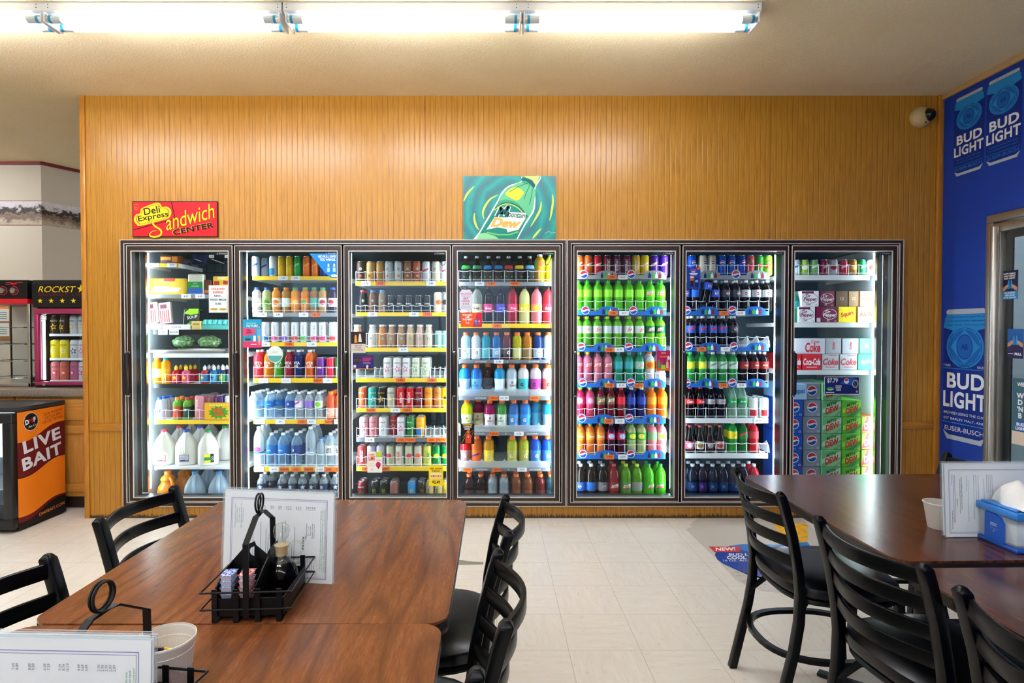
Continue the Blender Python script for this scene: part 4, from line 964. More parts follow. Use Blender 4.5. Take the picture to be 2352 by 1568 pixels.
so('fa', 'dark cola bottle with blue label', '#1c1410', '#1c5cc0', '#e4e8ea', 'pepsi', 'soda1l'); so('fb', 'dark cola bottle with turned blue label', '#1c1410', '#2470c8', '#e4e8ea', None, 'soda1l'); so('fc', 'dark cola bottle with silver label', '#1c1614', '#787c80', '#a0a8b0', 'pepsi', 'soda1l'); so('fd', 'red soda bottle with red cap', '#8c1f24', '#90242c', '#c02c34', 'dew', 'soda1l'); so('fe', 'large green soda bottle with yellow cap', '#5a9a1c', '#4a8c3c', '#b8d81c', 'dew', 'soda1l'); so('ff', 'large green soda bottle with grey label', '#5a9a1c', '#8c948c', '#b8d81c', None, 'soda1l'); so('fg', 'large bright green soda bottle', '#4cb41c', '#44ac1c', '#1c8c3c', 'dew', 'soda1l')
pre('u1', 'can16', 'tall blue cola can', '#1c50b4', None, None, 'pepsicap'); pre('u2', 'can16', 'tall beige vanilla cola can', '#d0c4ac', None, None, 'pepsicap'); pre('u3', 'can16', 'tall blue and red cherry cola can', '#1c48b8', None, None, 'pepsicap'); pre('u4', 'can16', 'tall red and white citrus soda can', '#c84c54', None, None, 'dewbig'); pre('u5', 'can16', 'tall green citrus soda can', '#3c9a3c', None, None, 'dewbig'); pre('u6', 'can16', 'tall lime citrus soda can', '#84b42c', None, None, 'dewbig')
so('va', 'cola bottle with blue label', '#140e0c', '#1c4cb8', '#eceef0', 'pepsi'); so('vb', 'cola bottle with turned blue label', '#140e0c', '#1f60c8', '#eceef0'); so('vc', 'cola bottle with black label', '#120e10', '#2c3038', '#d8dce0', 'pepsi'); so('vd', 'diet cola bottle with silver label', '#141010', '#b8bcc0', '#eceef0', 'pepsi'); so('ve', 'cherry cola bottle with blue and red label', '#140c0e', '#2450a8', '#eceef0', 'diag:#c8203c'); so('vf', 'lemon-lime soda bottle with yellow-green label', '#2c9c3c', '#b8d83c', '#2cb45c', 'dot:#e8e430'); so('vg', 'green soda bottle with silver label', '#2c9c44', '#c4ccc8', '#e8ecec', 'diag:#4aa85c'); so('vh', 'root beer bottle with dark red label', '#180e0c', '#8c2420', '#eceef0', 't:MUG:#e8c8a0:.012')
so('wa', 'cola bottle with red label and red cap', '#100a0a', '#d81c24', '#d0202c', 't:Coke:#f4f4f4:.016', 'coke20'); so('wc', 'diet cola bottle with silver label', '#100a0a', '#a8acb0', '#c8ccd0', 't:Coke:#c82430:.014', 'coke20'); so('wd', 'clear lemon-lime bottle with green label', '~#b4dcc4', '#149a4c', '#1c8c4c', 't:Sprite:#f4f4f4:.016', 'coke20')
pre('we', 'can16', 'tall white and red milk soda can', '#d8d4d4', None, None, None)
PR['we'] = ('can16', 'tall white soda can with red band', '#dcdcdc', None, None, 'band:#c02430:.05')
so('xa', 'dark glass soda bottle with pink label', '#16100e', '#c85a78', '#c83a50', 'dot:#e8d0d8', 'glass16'); so('xb', 'dark glass soda bottle with white label', '#16100e', '#e0dcd0', '#c83a44', 'dot:#8a6a2c', 'glass16'); so('xc', 'dark glass soda bottle with maroon label', '#16100e', '#4c2428', '#b85a2c', 'dot:#98a0a8', 'glass16'); so('xd', 'dark glass soda bottle with rose label', '#16100e', '#d0a09c', '#b85a2c', 'dot:#a03a3c', 'glass16')
so('xe', 'green soda bottle with yellow cap', '#1fa43c', '#e8d81c', '#e8dc1c', 't:SQ:#c83a2c:.012'); so('xf', 'green soda bottle with red cap', '#1c7c34', '#147c40', '#d83a30', 'diag:#d83a30'); so('xg', 'red soda bottle with green cap', '#d82c30', '#e04a50', '#1c8c4c')
so('ya', 'dim dark blue soda bottle with white cap', '#101c34', '#16305c', '#c0c8d0', 'star:#4a6a98', 'soda1l'); so('yb', 'dim purple soda bottle with white cap', '#1c1430', '#2c1c54', '#c0c8d0', 'star:#7a4a98', 'soda1l'); so('yc', 'red soda bottle with white cap', '#b81c2c', '#c83a44', '#d8dce0', None, 'soda1l')
for c, h, w_, l in (('z1', '#c8dce4', 'blue-white', 'diag:#2c5ca8'), ('z2', '#a8cc4c', 'lime green', 'dot:#f0f4e0'), ('z3', '#84bc74', 'green and white', 'diag:#f0f4e8'), ('z4', '#8c2448', 'maroon', 'diag:#d8b0c0'), ('z5', '#c0b4bc', 'silver and maroon', 'dot:#8c2440'), ('z6', '#c8304c', 'red', 'diag:#f0d0d8'), ('z7', '#b8842c', 'amber', 'dot:#e8c878'), ('z8', '#18945c', 'green', 'diag:#e8f4ec'), ('z9', '#c89c98', 'red and white', 'dot:#b83a3c')):
    pre(c, 'can12', '%s soda can' % w_, h, None, None, l)

LIDM = mat('#c4c8cc', 0.25, 0.9); TABM = mat('#8c9094', 0.3, 0.9)
MESH = {}
def part_mesh(key, fn):
    if key not in MESH: MESH[key] = fn()
    return MESH[key]
def parts_of(code, back=False):
    """list of (part name, mesh, sub-part list)"""
    kind, words, body, label, cap, logo = PR[code][:6]
    nm, cat, r, prof, cp, lb, lz = KIND[kind]
    seg = 12 if back else 20
    can = cp == 'lid'
    def mk(h):
        if h.startswith('~'): return clear(h[1:], 0.72, 0.06)
        return paint(h) if can else liquid(h)
    sq = 3.0 if kind == 'pure' else 0.0
    out = []
    def body_fn():
        g = G(); g.lathe(prof, seg, mk(body), sq=sq)
        if body.startswith('~'):      # the water line and the cloudy foot of a clear bottle
            g.lathe([(r * .5, .003), (r * .8, .007), (r * .8, .012)], 10, clear('#ffffff', .6), caps=False)
        if len(PR[code]) > 6: g.lathe([(r + .0006, .1), (r + .0006, .111), (.029, .126)], seg, paper(PR[code][6]), caps=False, sq=sq)
        return g.mesh('body_' + kind)
    out.append(['body', part_mesh(('b', kind, body, seg, code if len(PR[code]) > 6 else 0), body_fn), []])
    if can:
        top = prof[-1]
        def lid_fn():
            g = G(); R_, z = top
            g.lathe([(R_, z - .0005), (R_ + .0006, z + .002), (R_ - .001, z + .004), (R_ - .003, z + .001), (R_ - .004, z - .002), (.001, z - .002)], seg, LIDM)
            g.lathe([(.004, z - .0018), (.004, z + .0005), (.001, z + .0008)], 8, TABM, c=(0, -.004, 0))
            return g.mesh('lid_' + kind)
        out.append(['lid', part_mesh(('lid', kind, seg), lid_fn), []])
    else:
        z0, z1, rc = cp
        def cap_fn():
            g = G(); g.lathe([(rc * .97, z0), (rc, z0 + .002), (rc, z1 - .003), (rc * .9, z1)], max(10, seg - 4), mat(cap, .35))
            if kind == 'bug' : g.lathe([(.006, z1 - .001), (.0055, z1 + .008), (.003, z1 + .01)], 8, mat(cap, .35))
            return g.mesh('cap_' + kind)
        out.append(['cap', part_mesh(('c', kind, cap, seg), cap_fn), []])
    if label and lb:
        a, b, e = lb
        pr = [p for p in prof if a < p[1] < b]
        def rad(z):
            for (r0, q0), (r1, q1) in zip(prof, prof[1:]):
                if q0 <= z <= q1: return r0 + (r1 - r0) * (z - q0) / max(1e-6, q1 - q0)
            return r
        pts = [(rad(a) + e, a)] + [(p[0] + e, p[1]) for p in pr] + [(rad(b) + e, b)]
        out.append(['label', part_mesh(('l', kind, label, seg), lambda: (lambda g: (g.lathe(pts, seg, paper(label), caps=False, sq=sq), g.mesh('label_' + kind))[1])(G())), []])
    if logo and not back:
        z = lz
        rr = max([p[0] for p in prof if abs(p[1] - z) < .05] or [r]) + .0008
        if sq: rr = r * 1.0
        def lg():
            g = G(); f = logo_shapes(logo, r)
            if sq: f.into(g, -r * .99, .0003, None, (0, 0, z))
            else: f.into(g, 0, .0003, rr, (0, 0, z))
            return g.mesh('logo')
        m = part_mesh(('g', kind, logo), lg)
        (out[-1][2] if label and lb else out[0][2]).append(('logo', m))
    return out
PCACHE = {}
def put_item(code, loc, rz, label, group, back=False):
    nm, cat = KIND[PR[code][0]][:2]
    if (code, back) not in PCACHE: PCACHE[(code, back)] = parts_of(code, back)
    root = thing(nm, label, cat, loc, rz, group)
    for n, me, subs in PCACHE[(code, back)]:
        o = link(n, me, root)
        for sn, sm in subs: link(sn, sm, o)
    return root
SHELFWORD = ['top shelf', 'second shelf', 'third shelf', 'fourth shelf', 'fifth shelf', 'sixth shelf', 'seventh shelf']
COUNTED = {}
def row(d, k, xs, codes, back=0, backcodes=None, front=0.012, dzb=None):
    """xs = pixel centres along the row; codes = preset names, '_' for a gap"""
    codes = codes.split()
    z = SHELF_Z[(d, k)]
    sw = 'bottom shelf' if k == 'b' else SHELFWORD[k]
    where = '%s, %s cooler door' % (sw, ORD[d])
    n = 0
    for i, (x, c) in enumerate(zip(xs, codes)):
        if c == '_': continue
        deep = 0.0
        if c[-1] == '<': deep, c = 0.09, c[:-1]
        kind, words = PR[c][:2]
        nm, cat, r = KIND[kind][:3]
        noun = 'cans' if cat == 'can' else 'bottles'
        y = YS + front + r + deep
        X = onY(x, 700, y).x
        lab = '%s, %s from left, %s' % (words, ORD[n], where)
        n += 1
        put_item(c, (X, y, z), rnd.uniform(-.35, .35), lab, '%s on the %s behind the %s cooler door' % (noun, sw, ORD[d]))
        for b in range(back):
            cb = c if backcodes is None else backcodes.split()[i]
            if cb == '_': continue
            rb_ = KIND[PR[cb][0]][2]
            yb = y + (b + 1) * (2 * max(r, rb_) + .006)
            put_item(cb, (X + rnd.uniform(-.002, .002), yb, z), 0, '%s %s behind %s from left, %s' % (short(PR[cb][1]), ('next', 'two places')[b], ORD[n - 1], where),
                     '%s on the %s behind the %s cooler door' % (noun, sw, ORD[d]), True)
def short(w):
    w = w.split(' with ')[0]
    return w
def P(base, s): return [base + float(v) / 4.3556 for v in s.split()]

# first door
row(0, 4, P(270, '390 480 580 680 868 962 1050 1128'), 'oj yj bj1 bj2 bj3 bj4 bj5 bj6', 2, '_ _ bj1 bj1 bj4 bj4 bj5 bj5')
row(0, 5, P(270, '410 485 590 692 815 915 1020 1115'), 'mb mb< v1 v2 az1 az1< az2 az3', 1)
# second door
row(1, 0, P(270, '1385 1480 1560 1645 1725 1808 1895 1980 2060 2140'), 'rb1 rb1< rb2 rb3 rb3 rb4 rb5 rb5 rb6 rb6')
row(1, 1, P(270, '1395 1495 1590 1690 1780 1880 1970 2055 2155'), 'p1 p2 p3 p4 p5 p6 p7 p8 p9')
row(1, 2, P(270, '1395 1480 1575 1680 1775 1865 1965 2050 2150'), 'c1 c1 c2 c3 c4 c5 c6 c6 c4', 1)
row(1, 3, P(270, '1405 1510 1610 1715 1810 1920 2030 2130 2215'), 'vi1 vi2 vi3 vi4 vi5 vi6 bu1 bu2 bu3', 1)
row(1, 4, P(270, '1350 1418 1510 1610 1715 1812 1912 2010 2130 2220'), 'w0 w0< w1 w1< w2 w3 w4 w5 go gp', 2)
row(1, 5, P(270, '1405 1535 1650 1785 1925 2030 2125 2215'), 'wt wl wl wn ws wf wz wz', 2)
row(1, 'b', P(270, '1430 1535 1635 1740 1840 1950 2055 2165'), 'wb wb< wb wb wb wb wb wb', 1)
# third door
row(2, 0, P(780, '215 315 410 495 590 685 775 868 965 1050'), 's1 s2 s3 s4 s4 s5 s6 s7 s8 s7')
row(2, 1, P(780, '230 330 425 515 610 695 790 880 985 1062'), 'e1 e2 e3 n1 n1 n1 n1 n1 n2 n3', 1)
row(2, 2, P(780, '170 325 425 520 615 705 800 890 990 1058'), 'f0 f1 f2 f3 f3 f4 f5 f6 f7 f7', 1)
row(2, 3, P(780, '200 290 385 480 575 670 765 860 955 1050'), '_ _ _ r1 r1 r1 r2 r2 _ _', 2)
row(2, 4, P(780, '228 325 420 515 608 705 797 890 983 1062'), 'r3 r4 r5 r6 r7 r7 r8 r9 ra rb', 1)
row(2, 5, P(780, '238 335 430 540 615 708 805'), 'rc rd re rf< r1 rg rh', 1)
row(2, 6, P(780, '218 312 405 503 594 690 785 877 967 1055'), 'k1 k2 k2 k3 k4 k3 k5 k6 k7 k7', 1)
row(2, 'b', P(780, '215 345 435 540 720 815 900 990 1062'), 'm0 m1 m1 m2 m3 m4 m5 m5 m6', 1)
# fourth door
row(3, 0, P(780, '1265 1375 1490 1588 1690 1800 1900 2000 2110'), 't1 t2 t3 t3 t4 t5 t6 yg yh')
row(3, 1, P(780, '1265 1375 1490 1610 1730 1850 1970 2085'), 'b1 b2 b3 b4 b5 b6 b7 b8')
row(3, 2, P(780, '1262 1365 1465 1568 1673 1778 1880 1985 2095'), 'g1 g2 g3 g4 g5 g6 g7 g8 g9', 2)
row(3, 3, P(780, '1250 1370 1487 1603 1722 1840 1963 2088'), 'h1 h2 h3< h4 h5 h6 h7 h8', 1)
row(3, 4, P(780, '1270 1390 1503 1625 1742 1858 1972 2093'), 'i1 i2< i3 i4 i5 i6 i7< i8', 1)
row(3, 5, P(780, '1260 1370 1490 1610 1730 1845 1960 2083'), 'j1 j2 j3 _ j4 j4 j5 j5', 1)
row(3, 'b', P(780, '1295 1412 1530 1645 1768 1883 2010 2115'), 'l1 l1 l2 l2 l3 l3 l4 l5', 1)
# fifth door
row(4, 0, P(1290, '180 265 358 455 550 650 740 828 922 1018'), 'q1 q1 q2 q3 q4 q4 q5 q6 q7 q7')
row(4, 1, P(1290, '168 258 362 465 570 675 778 885 990'), 'd1 d1 d1 d1 d1 d1 d1 d2 d2', 1)
row(4, 2, P(1290, '165 255 358 460 560 675 780 885 990'), 'd3 d3 d3 d3b d3b d3 d3 d4 d4', 1)
row(4, 3, P(1290, '165 262 365 465 570 675 780 885 990'), 'd5 d5 d6 d6 d7 d7 d8 d9 d9', 1)
row(4, 4, P(1290, '190 287 395 493 597 700 802 905 1015'), 'da db dc dc dd de de df df', 1)
row(4, 5, P(1290, '190 290 393 497 600 705 805 912 1010'), 'ea ea ea eb eb ec ec ed ee', 1)
row(4, 'b', P(1290, '195 300 415 528 650 760 877 997'), 'fa fb fc fd fe ff fg fg', 1)
# sixth door
row(5, 0, P(1290, '1300 1405 1497 1597 1692 1790 1878 1967 2057'), 'u1 u2 u2 u1 u1 u3 u4 u5 u6')
row(5, 1, P(1290, '1240 1330 _ 1535 1640 1740 1840 1945 2055'.replace('_', '1435')), 'va vb _ va vc vc vd vd vd', 1)
row(5, 2, P(1290, '1300 1408 1510 1612 1720'), 've ve ve ve vc', 1)
row(5, 3, P(1290, '1290 1410 1515 1615 1718 1825 1930 2030'), 'vf vf vg vg vg vh vh vh', 1)
row(5, 4, P(1290, '1290 1390 1497 1600 1712 1815 1922 2032'), 'wa wa wc wc wd wd we we', 2)
row(5, 5, P(1290, '1290 1390 1490 1592 1718 1822 1930'), 'xa xb xc xd xe xf xg', 1)
row(5, 'b', P(1290, '1320 1415 1520 1625 1725 1830 1935'), 'ya yb ya ya ya ya yc', 1)
# seventh door
row(6, 0, [1750 + v / 2.7025 for v in (205, 260, 318, 376, 437, 498, 555, 612, 668)], 'z1 z2 z3 z4 z5 z6 z7 z8 z9')
# the cola bottle that has tipped over in the sixth cooler
c0 = onY(P(1290, '1435')[0], 700, YS + .05)
tip = put_item('va', (c0.x - .01, YS + .03, SHELF_Z[(5, 1)] + .055), 0, 'tilted cola bottle leaning on its neighbours, second shelf, sixth cooler door', 'bottles on the second shelf behind the sixth cooler door')
tip.rotation_euler = (R(-10), R(14), 0)

# ================================================================== the rest of the cooler contents
def P7(x): return 1750 + x / 2.7025
def cube_uvprint(): pass
def case(px0, px1, z, Y, w_, h, front, side, art, label, group, dep=0.36, rz=0.0, X=None, wid=None):
    """a cardboard case of cans, printed end towards the glass"""
    x0, x1 = onY(px0, 850, Y).x, onY(px1, 850, Y).x
    w = wid or (x1 - x0) - 0.003
    cx = (x0 + x1) / 2 if X is None else X
    r = thing('soda_case', label, 'case of cans', (cx, Y, z), rz, group)
    g = G(); g.box((-w / 2, 0, 0.0005), (w / 2, dep, h - 0.0005), paper(side)); g.obj('carton', r, bevel=0.003, segs=1)
    f = Flat(); f.rect(-w / 2 + .002, .003, w / 2 - .002, h - .003, paper(front), 0); f.lv = 1
    art(f, w, h)
    gg = G(); f.into(gg, -0.0004); gg.obj('printed_end', r)
    return r
def a_dp(col, txt, sub):
    def f(fl, w, h):
        fl.text('Dr', -w * .12, h * .68, h * .2, paper(txt), bold=.03, shear=.2); fl.text('Pepper', 0, h * .45, h * .27, paper(txt), bold=.03, shear=.15, wmax=w * .8)
        fl.ring(0, h * .53, w * .44, h * .33, .003, paper(txt)); fl.text(sub, -w * .1, h * .14, h * .12, paper(txt), bold=.02); fl.text('12', w * .36, h * .1, h * .1, paper(txt))
        fl.rect(-w / 2 + .002, h - .02, w * .2, h - .004, paper(col), 1)
    return f
def a_txt(s, col, rot=0, hh=.4, shear=.1, extra=None, wm=.85):
    def f(fl, w, h):
        fl.text(s, 0, h * .52, h * hh, paper(col), rot=rot, bold=.03, shear=shear, wmax=w * wm, lv=2)
        if extra: extra(fl, w, h)
    return f
def a_pepsi(fl, w, h):
    globe(fl, 0, h * .55, h * .3, 1); fl.text('12', w * .36, h * .12, h * .12, WHITEP, lv=2); fl.rect(-w * .3, h * .06, w * .1, h * .1, paper('#a8b4c4'), 1)
def a_dewbox(c1, c2):
    def f(fl, w, h):
        fl.poly([(-w * .48, h * .2), (w * .48, h * .6), (w * .48, h * .95), (-w * .48, h * .45)], paper(c1), 1)
        fl.poly([(-w * .3, h * .02), (w * .1, h * .02), (w * .48, h * .4), (w * .48, h * .52)], paper(c2), 1)
        fl.text('MTN', -w * .02, h * .75, h * .2, paper('#0c5c2c'), rot=18, bold=.03, shear=.3, lv=2); fl.text('DEW', w * .02, h * .43, h * .36, paper('#d01c28'), rot=18, bold=.04, shear=.35, wmax=w * .8, lv=3)
        fl.text('12', w * .38, h * .1, h * .1, WHITEP, lv=3)
    return f
def a_coke(s, col):
    def f(fl, w, h):
        fl.text(s, 0, h * .52, h * .42, paper(col), bold=.03, shear=.25, wmax=w * .92, lv=2); fl.rect(-w * .28, h * .16, w * .28, h * .2, paper(col), 1); fl.rect(-w * .1, h * .9, w * .4, h * .94, paper('#c8303c'), 1)
    return f
YC = 4.33
z2, z3 = SHELF_Z[(6, 1)], SHELF_Z[(6, 2)]
G7 = 'soda cases stacked on the shelves behind the seventh cooler door'
hb = 0.121
case(P7(222), P7(328), z2, YC, 0, hb, '#e6e4e6', '#d8d4d8', a_dp('#6a1c38', '#6a1c38', 'Diet'), 'white diet soda case, lower left of the second shelf, seventh door', G7)
case(P7(240), P7(350), z2 + hb, YC, 0, hb, '#e6e4e6', '#d8d4d8', a_dp('#6a1c38', '#6a1c38', 'Diet'), 'white diet soda case stacked on another, left of the second shelf, seventh door', G7)
case(P7(332), P7(364), z2, YC + .01, 0, hb, '#a81c54', '#701838', lambda f, w, h: f.rect(-w * .4, .004, w * .4, h * .3, WHITEP, 1), 'narrow magenta soda case between white and maroon cases, seventh door', G7)
case(P7(366), P7(468), z2, YC, 0, hb, '#6c1838', '#5c1430', a_dp('#6c1838', '#f0e4e8', '23'), 'maroon soda case, bottom layer of the second shelf, seventh door', G7)
case(P7(352), P7(448), z2 + hb, YC + .02, 0, hb, '#6c1838', '#5c1430', a_dp('#6c1838', '#d8c8d0', '23'), 'maroon soda case stacked in the upper layer, second shelf, seventh door', G7)
case(P7(471), P7(582), z2, YC, 0, hb, '#f2dc18', '#e8d018', a_txt('Squirt', '#d8402c', 12, .34), 'bright yellow soda case on the second shelf, seventh door', G7)
case(P7(590), P7(694), z2, YC, 0, hb, '#c8a880', '#a8845c', a_txt('A&W', '#8c3c1c', 0, .3, 0, lambda f, w, h: f.ell(0, h * .5, w * .4, h * .38, paper('#e8dcc8'), 1)), 'tan root beer case, bottom layer right end of second shelf, seventh door', G7)
case(P7(452), P7(530), z2 + hb, YC + .02, 0, hb, '#5c4430', '#4c3826', a_txt('12', '#a89070', 0, .2), 'dark brown soda case, upper layer, second shelf, seventh door', G7)
case(P7(532), P7(600), z2 + hb, YC + .02, 0, hb, '#8a6c48', '#70583a', a_txt('12', '#c8b090', 0, .2), 'mid-brown soda case beside the darker one, upper layer, seventh door', G7)
case(P7(602), P7(698), z2 + hb, YC + .01, 0, hb, '#c8a880', '#a8845c', a_txt('A&W', '#a85a2c', 0, .3, 0, lambda f, w, h: f.ell(0, h * .5, w * .4, h * .38, paper('#e8dcc8'), 1)), 'tan root beer case on top at right end of second shelf, seventh door', G7)
case(P7(150), P7(246), z3, YC, 0, hb, '#d01c24', '#c01820', a_coke('Coca-Cola', '#f4f0f0'), 'red cola case half hidden at the left of the third shelf, seventh door', G7)
case(P7(250), P7(368), z3, YC, 0, hb, '#d01c24', '#c01820', a_coke('Coca-Cola', '#f4f0f0'), 'red cola case fully visible on the third shelf, seventh door', G7)
case(P7(372), P7(478), z3, YC, 0, hb, '#b4b8bc', '#a8acb0', a_coke('Coke', '#c83a44'), 'silver diet cola case next to the red one, third shelf, seventh door', G7)
case(P7(482), P7(592), z3, YC, 0, hb, '#b4b8bc', '#a8acb0', a_coke('Coke', '#c83a44'), 'silver diet cola case beside the green one, lower layer, seventh door', G7)
case(P7(595), P7(704), z3, YC, 0, hb, '#3cb47c', '#2ca46c', a_txt('Sprite', '#e8f8f0', 8, .3), 'green soda case, lower layer right end of third shelf, seventh door', G7)
def a_dietside(fl, w, h):
    fl.text('Coke', 0.02, h * .42, h * .6, paper('#d0202c'), bold=.03, shear=.1, wmax=w * .5, lv=2); fl.text('Diet', w * .18, h * .78, h * .2, paper('#d0202c'), lv=2)
case(P7(205), P7(388), z3 + hb, YC + .01, 0, hb, '#c8ccd4', '#b8bcc4', a_dietside, 'silver diet cola case lying sideways on the red cases, seventh door', G7, dep=.14, rz=R(-4))
case(P7(392), P7(492), z3 + hb, YC + .01, 0, hb, '#a8acb0', '#9ca0a4', a_txt('Coke', '#c83a44', 90, .16), 'silver diet cola case, upper layer beside the sideways case, seventh door', G7)
case(P7(496), P7(600), z3 + hb, YC + .01, 0, hb, '#acb0b4', '#9ca0a4', a_txt('Coke', '#c83a44', 90, .16), 'silver diet cola case, upper layer next to the green case, seventh door', G7)
case(P7(602), P7(694), z3 + hb, YC + .02, 0, hb, '#5cc894', '#2ca46c', a_txt('12', '#e8f8f0', 0, .2), 'green soda case on top at right end of third shelf, seventh door', G7)
# the stacks on the cooler floor
hs = 0.1262
BS = 0.079
_x0, _x1, _rt, _of = CELLS[6]
_g = G(); _g.box((_x0, YS - .04, .003), (_x1, YS + .5, BS - .0005), mat('#24282a', .6)); _o = _g.obj('floor_rack', _rt); _o.location = -_of
def stack(px0, px1, n, front, side, art, words, Y, top=None):
    for i in range(n):
        w_ = 'topmost of its stack' if i == n - 1 else ('at the foot of its stack' if i == 0 else '%s from the top of its stack' % ORD[n - 1 - i])
        case(px0 + rnd.uniform(-1, 1), px1 + rnd.uniform(-1, 1), BS + i * hs, Y + rnd.uniform(0, .01), 0, hs, front, side, art, '%s soda case, %s, seventh cooler door' % (words, w_), 'soda cases stacked on the floor of the seventh cooler')
YF = 4.26
stack(P7(150), P7(256), 6, '#1750b8', '#1448a8', a_pepsi, 'blue cola', YF)
stack(P7(259), P7(368), 7, '#8c98a4', '#8088948'[:7], a_pepsi, 'grey cola', YF + .01)
stack(P7(376), P7(498), 7, '#6cb478', '#58a468', a_dewbox('#b8dcb8', '#8cc890'), 'silver-green citrus', YF)
stack(P7(502), P7(618), 6, '#5cb828', '#4ca81c', a_dewbox('#98e048', '#2c8c3c'), 'bright green citrus', YF)
def a_mix(fl, w, h):
    fl.poly([(-w * .48, h * .1), (w * .3, h * .1), (w * .48, h * .9), (-w * .2, h * .95)], paper('#b8303c'), 1); fl.poly([(-w * .48, h * .7), (-w * .1, h * .95), (-w * .48, h * .95)], paper('#6cb83a'), 1)
    fl.text('DEW', 0, h * .5, h * .36, paper('#e8e0c8'), rot=16, bold=.03, shear=.3, wmax=w * .8, lv=3); fl.text('12', w * .38, h * .1, h * .1, WHITEP, lv=3)
stack(P7(622), P7(736), 5, '#7c8c34', '#a85a20', a_mix, 'red and green citrus', YF + .02)
case(P7(150), P7(282), BS + 6 * hs, YF + .01, 0, hs * .95, '#a8cdea', '#88b4dc', lambda f, w, h: f.text('pepsi', w * .08, h * .5, h * .36, paper('#1c5cc0'), bold=.02, wmax=w * .6, lv=2), 'pale blue cola case turned sideways on the blue stack, seventh cooler door', 'soda cases stacked on the floor of the seventh cooler')
for i, px in enumerate((200, 222)):
    put_item('d7', (onY(P7(px), 740, YC + .05 + i * .08).x, YC + .05 + i * .08, z2), 0, 'green bottle beside the diet soda cases, %s the second shelf, seventh door' % ('front left of' if i == 0 else 'further back on'), 'green bottles beside the soda cases')

# ---- first door: packs, produce, milk
def pack(name, label, cat, px0, py0, px1, py1, Y, dep, m, group=None, art=None, lean=0.0, soft=0.012, z=None):
    a, b = onY(px0, py1, Y), onY(px1, py0, Y)
    w, h = b.x - a.x, b.z - a.z
    r = thing(name, label, cat, ((a.x + b.x) / 2, Y, a.z if z is None else z), 0, group)
    g = G(); g.box((-w / 2, 0, 0.001), (w / 2, dep, h), m); o = g.obj('pack', r, bevel=soft, segs=3)
    if art:
        f = Flat(); art(f, w, h); gg = G(); f.into(gg, -0.0006); gg.obj('print', r)
    r.rotation_euler = (R(-lean), 0, 0)
    return r
z10, z11, z12, z13 = (SHELF_Z[(0, k)] for k in range(4))
GP = 'food packs on the upper shelves of the first cooler'
pack('food_pack', 'brown and orange pack on the short yellow shelf, first cooler door', 'food pack', 367, 584, 410, 604, YS + .03, .08, paper('#8c4a24'), GP, lambda f, w, h: (f.rect(-w * .45, h * .45, w * .1, h * .8, paper('#e8a040')), f.rect(w * .15, h * .2, w * .45, h * .85, paper('#e88a2c')), f.rect(-w * .4, h * .1, 0, h * .3, paper('#3a4a7c'))), z=z10)
pack('bread_pack', 'big yellow loaf-shaped pack, second shelf, first cooler door', 'food pack', 337, 634, 424, 675, YS + .04, .16, mat('#eec83c', .35), GP, lambda f, w, h: (f.poly([(-w * .4, h * .15), (w * .3, h * .15), (w * .4, h * .4), (-w * .3, h * .5)], paper('#f4e8c0')), f.rect(-w * .1, h * .78, w * .2, h * .97, paper('#d83c2c')), f.ell(-w * .1, h * .62, w * .16, h * .1, paper('#e89024'))), lean=12, soft=.02, z=z11)
def a_cheese(f, w, h):
    f.rect(-w * .48, h * .3, w * .48, h * .62, paper('#1f9a3c'), 0); f.rect(-w * .48, h * .04, w * .48, h * .3, paper('#2858a8'), 0); f.text('string', 0, h * .53, h * .08, WHITEP, lv=1); f.text('cheese', 0, h * .42, h * .09, WHITEP, lv=1)
pack('cheese_pack', 'green and blue string cheese pack, second shelf, first cooler door', 'food pack', 431, 627, 466, 675, YS + .02, .05, mat('#d8d4c0', .3), GP, a_cheese, z=z11)
pack('cracker_pack', 'brown snack pack beside the string cheese, first cooler door', 'food pack', 467, 640, 486, 675, YS + .03, .06, paper('#6a4430'), GP, lambda f, w, h: f.rect(-w * .4, h * .1, w * .4, h * .3, paper('#c8703c')), z=z11)
pack('lunch_pack', 'yellow and red lunch pack, right of the second shelf, first cooler door', 'food pack', 488, 630, 528, 652, YS + .03, .06, mat('#f0c428', .35), GP, lambda f, w, h: (f.rect(-w * .4, h * .05, -w * .1, h * .45, paper('#b83428')), f.rect(w * .12, h * .1, w * .42, h * .5, paper('#b83428')), f.rect(-w * .2, h * .6, w * .25, h * .9, paper('#f4e0a0'))), z=z11 + .07)
pack('tray_pack', 'white tray under the yellow lunch pack, first cooler door', 'food pack', 486, 653, 530, 676, YS + .05, .1, mat('#c8c4bc', .4), GP, z=z11)
def a_bacon(f, w, h):
    for i in range(5): f.rect(-w * .42 + i * w * .17, h * .04, -w * .42 + i * w * .17 + w * .09, h * .62, paper('#b83c3c' if i % 2 else '#8c2830'))
    f.rect(-w * .35, h * .7, w * .2, h * .9, paper('#6a3040'))
for i, (a, b) in enumerate(((337, 363), (367, 394))):
    p = pack('bacon_pack', ('striped bacon pack leaning at the left end of third shelf, first cooler', 'striped bacon pack standing second from left on third shelf, first cooler')[i], 'food pack', a, 693, b, 742, YS + .05 + .01 * i, .03, mat('#dcc8c4', .3), 'bacon packs in the first cooler', a_bacon, lean=6, soft=.006, z=z12 + .05)
    p.rotation_euler[1] = R(-8)
pack('card_box', 'plain white price box under the bacon packs, first cooler', 'box', 339, 741, 362, 756, YS + .02, .1, WHITEP, GP, soft=.002, z=z12)
pack('price_card', 'long white price card holder under the third shelf bacon, first cooler', 'box', 373, 744, 436, 756, YS + .02, .1, WHITEP, GP, lambda f, w, h: f.text('16.50 EA', 0, h * .5, h * .4, INK, wmax=w * .6), soft=.002, z=z12)
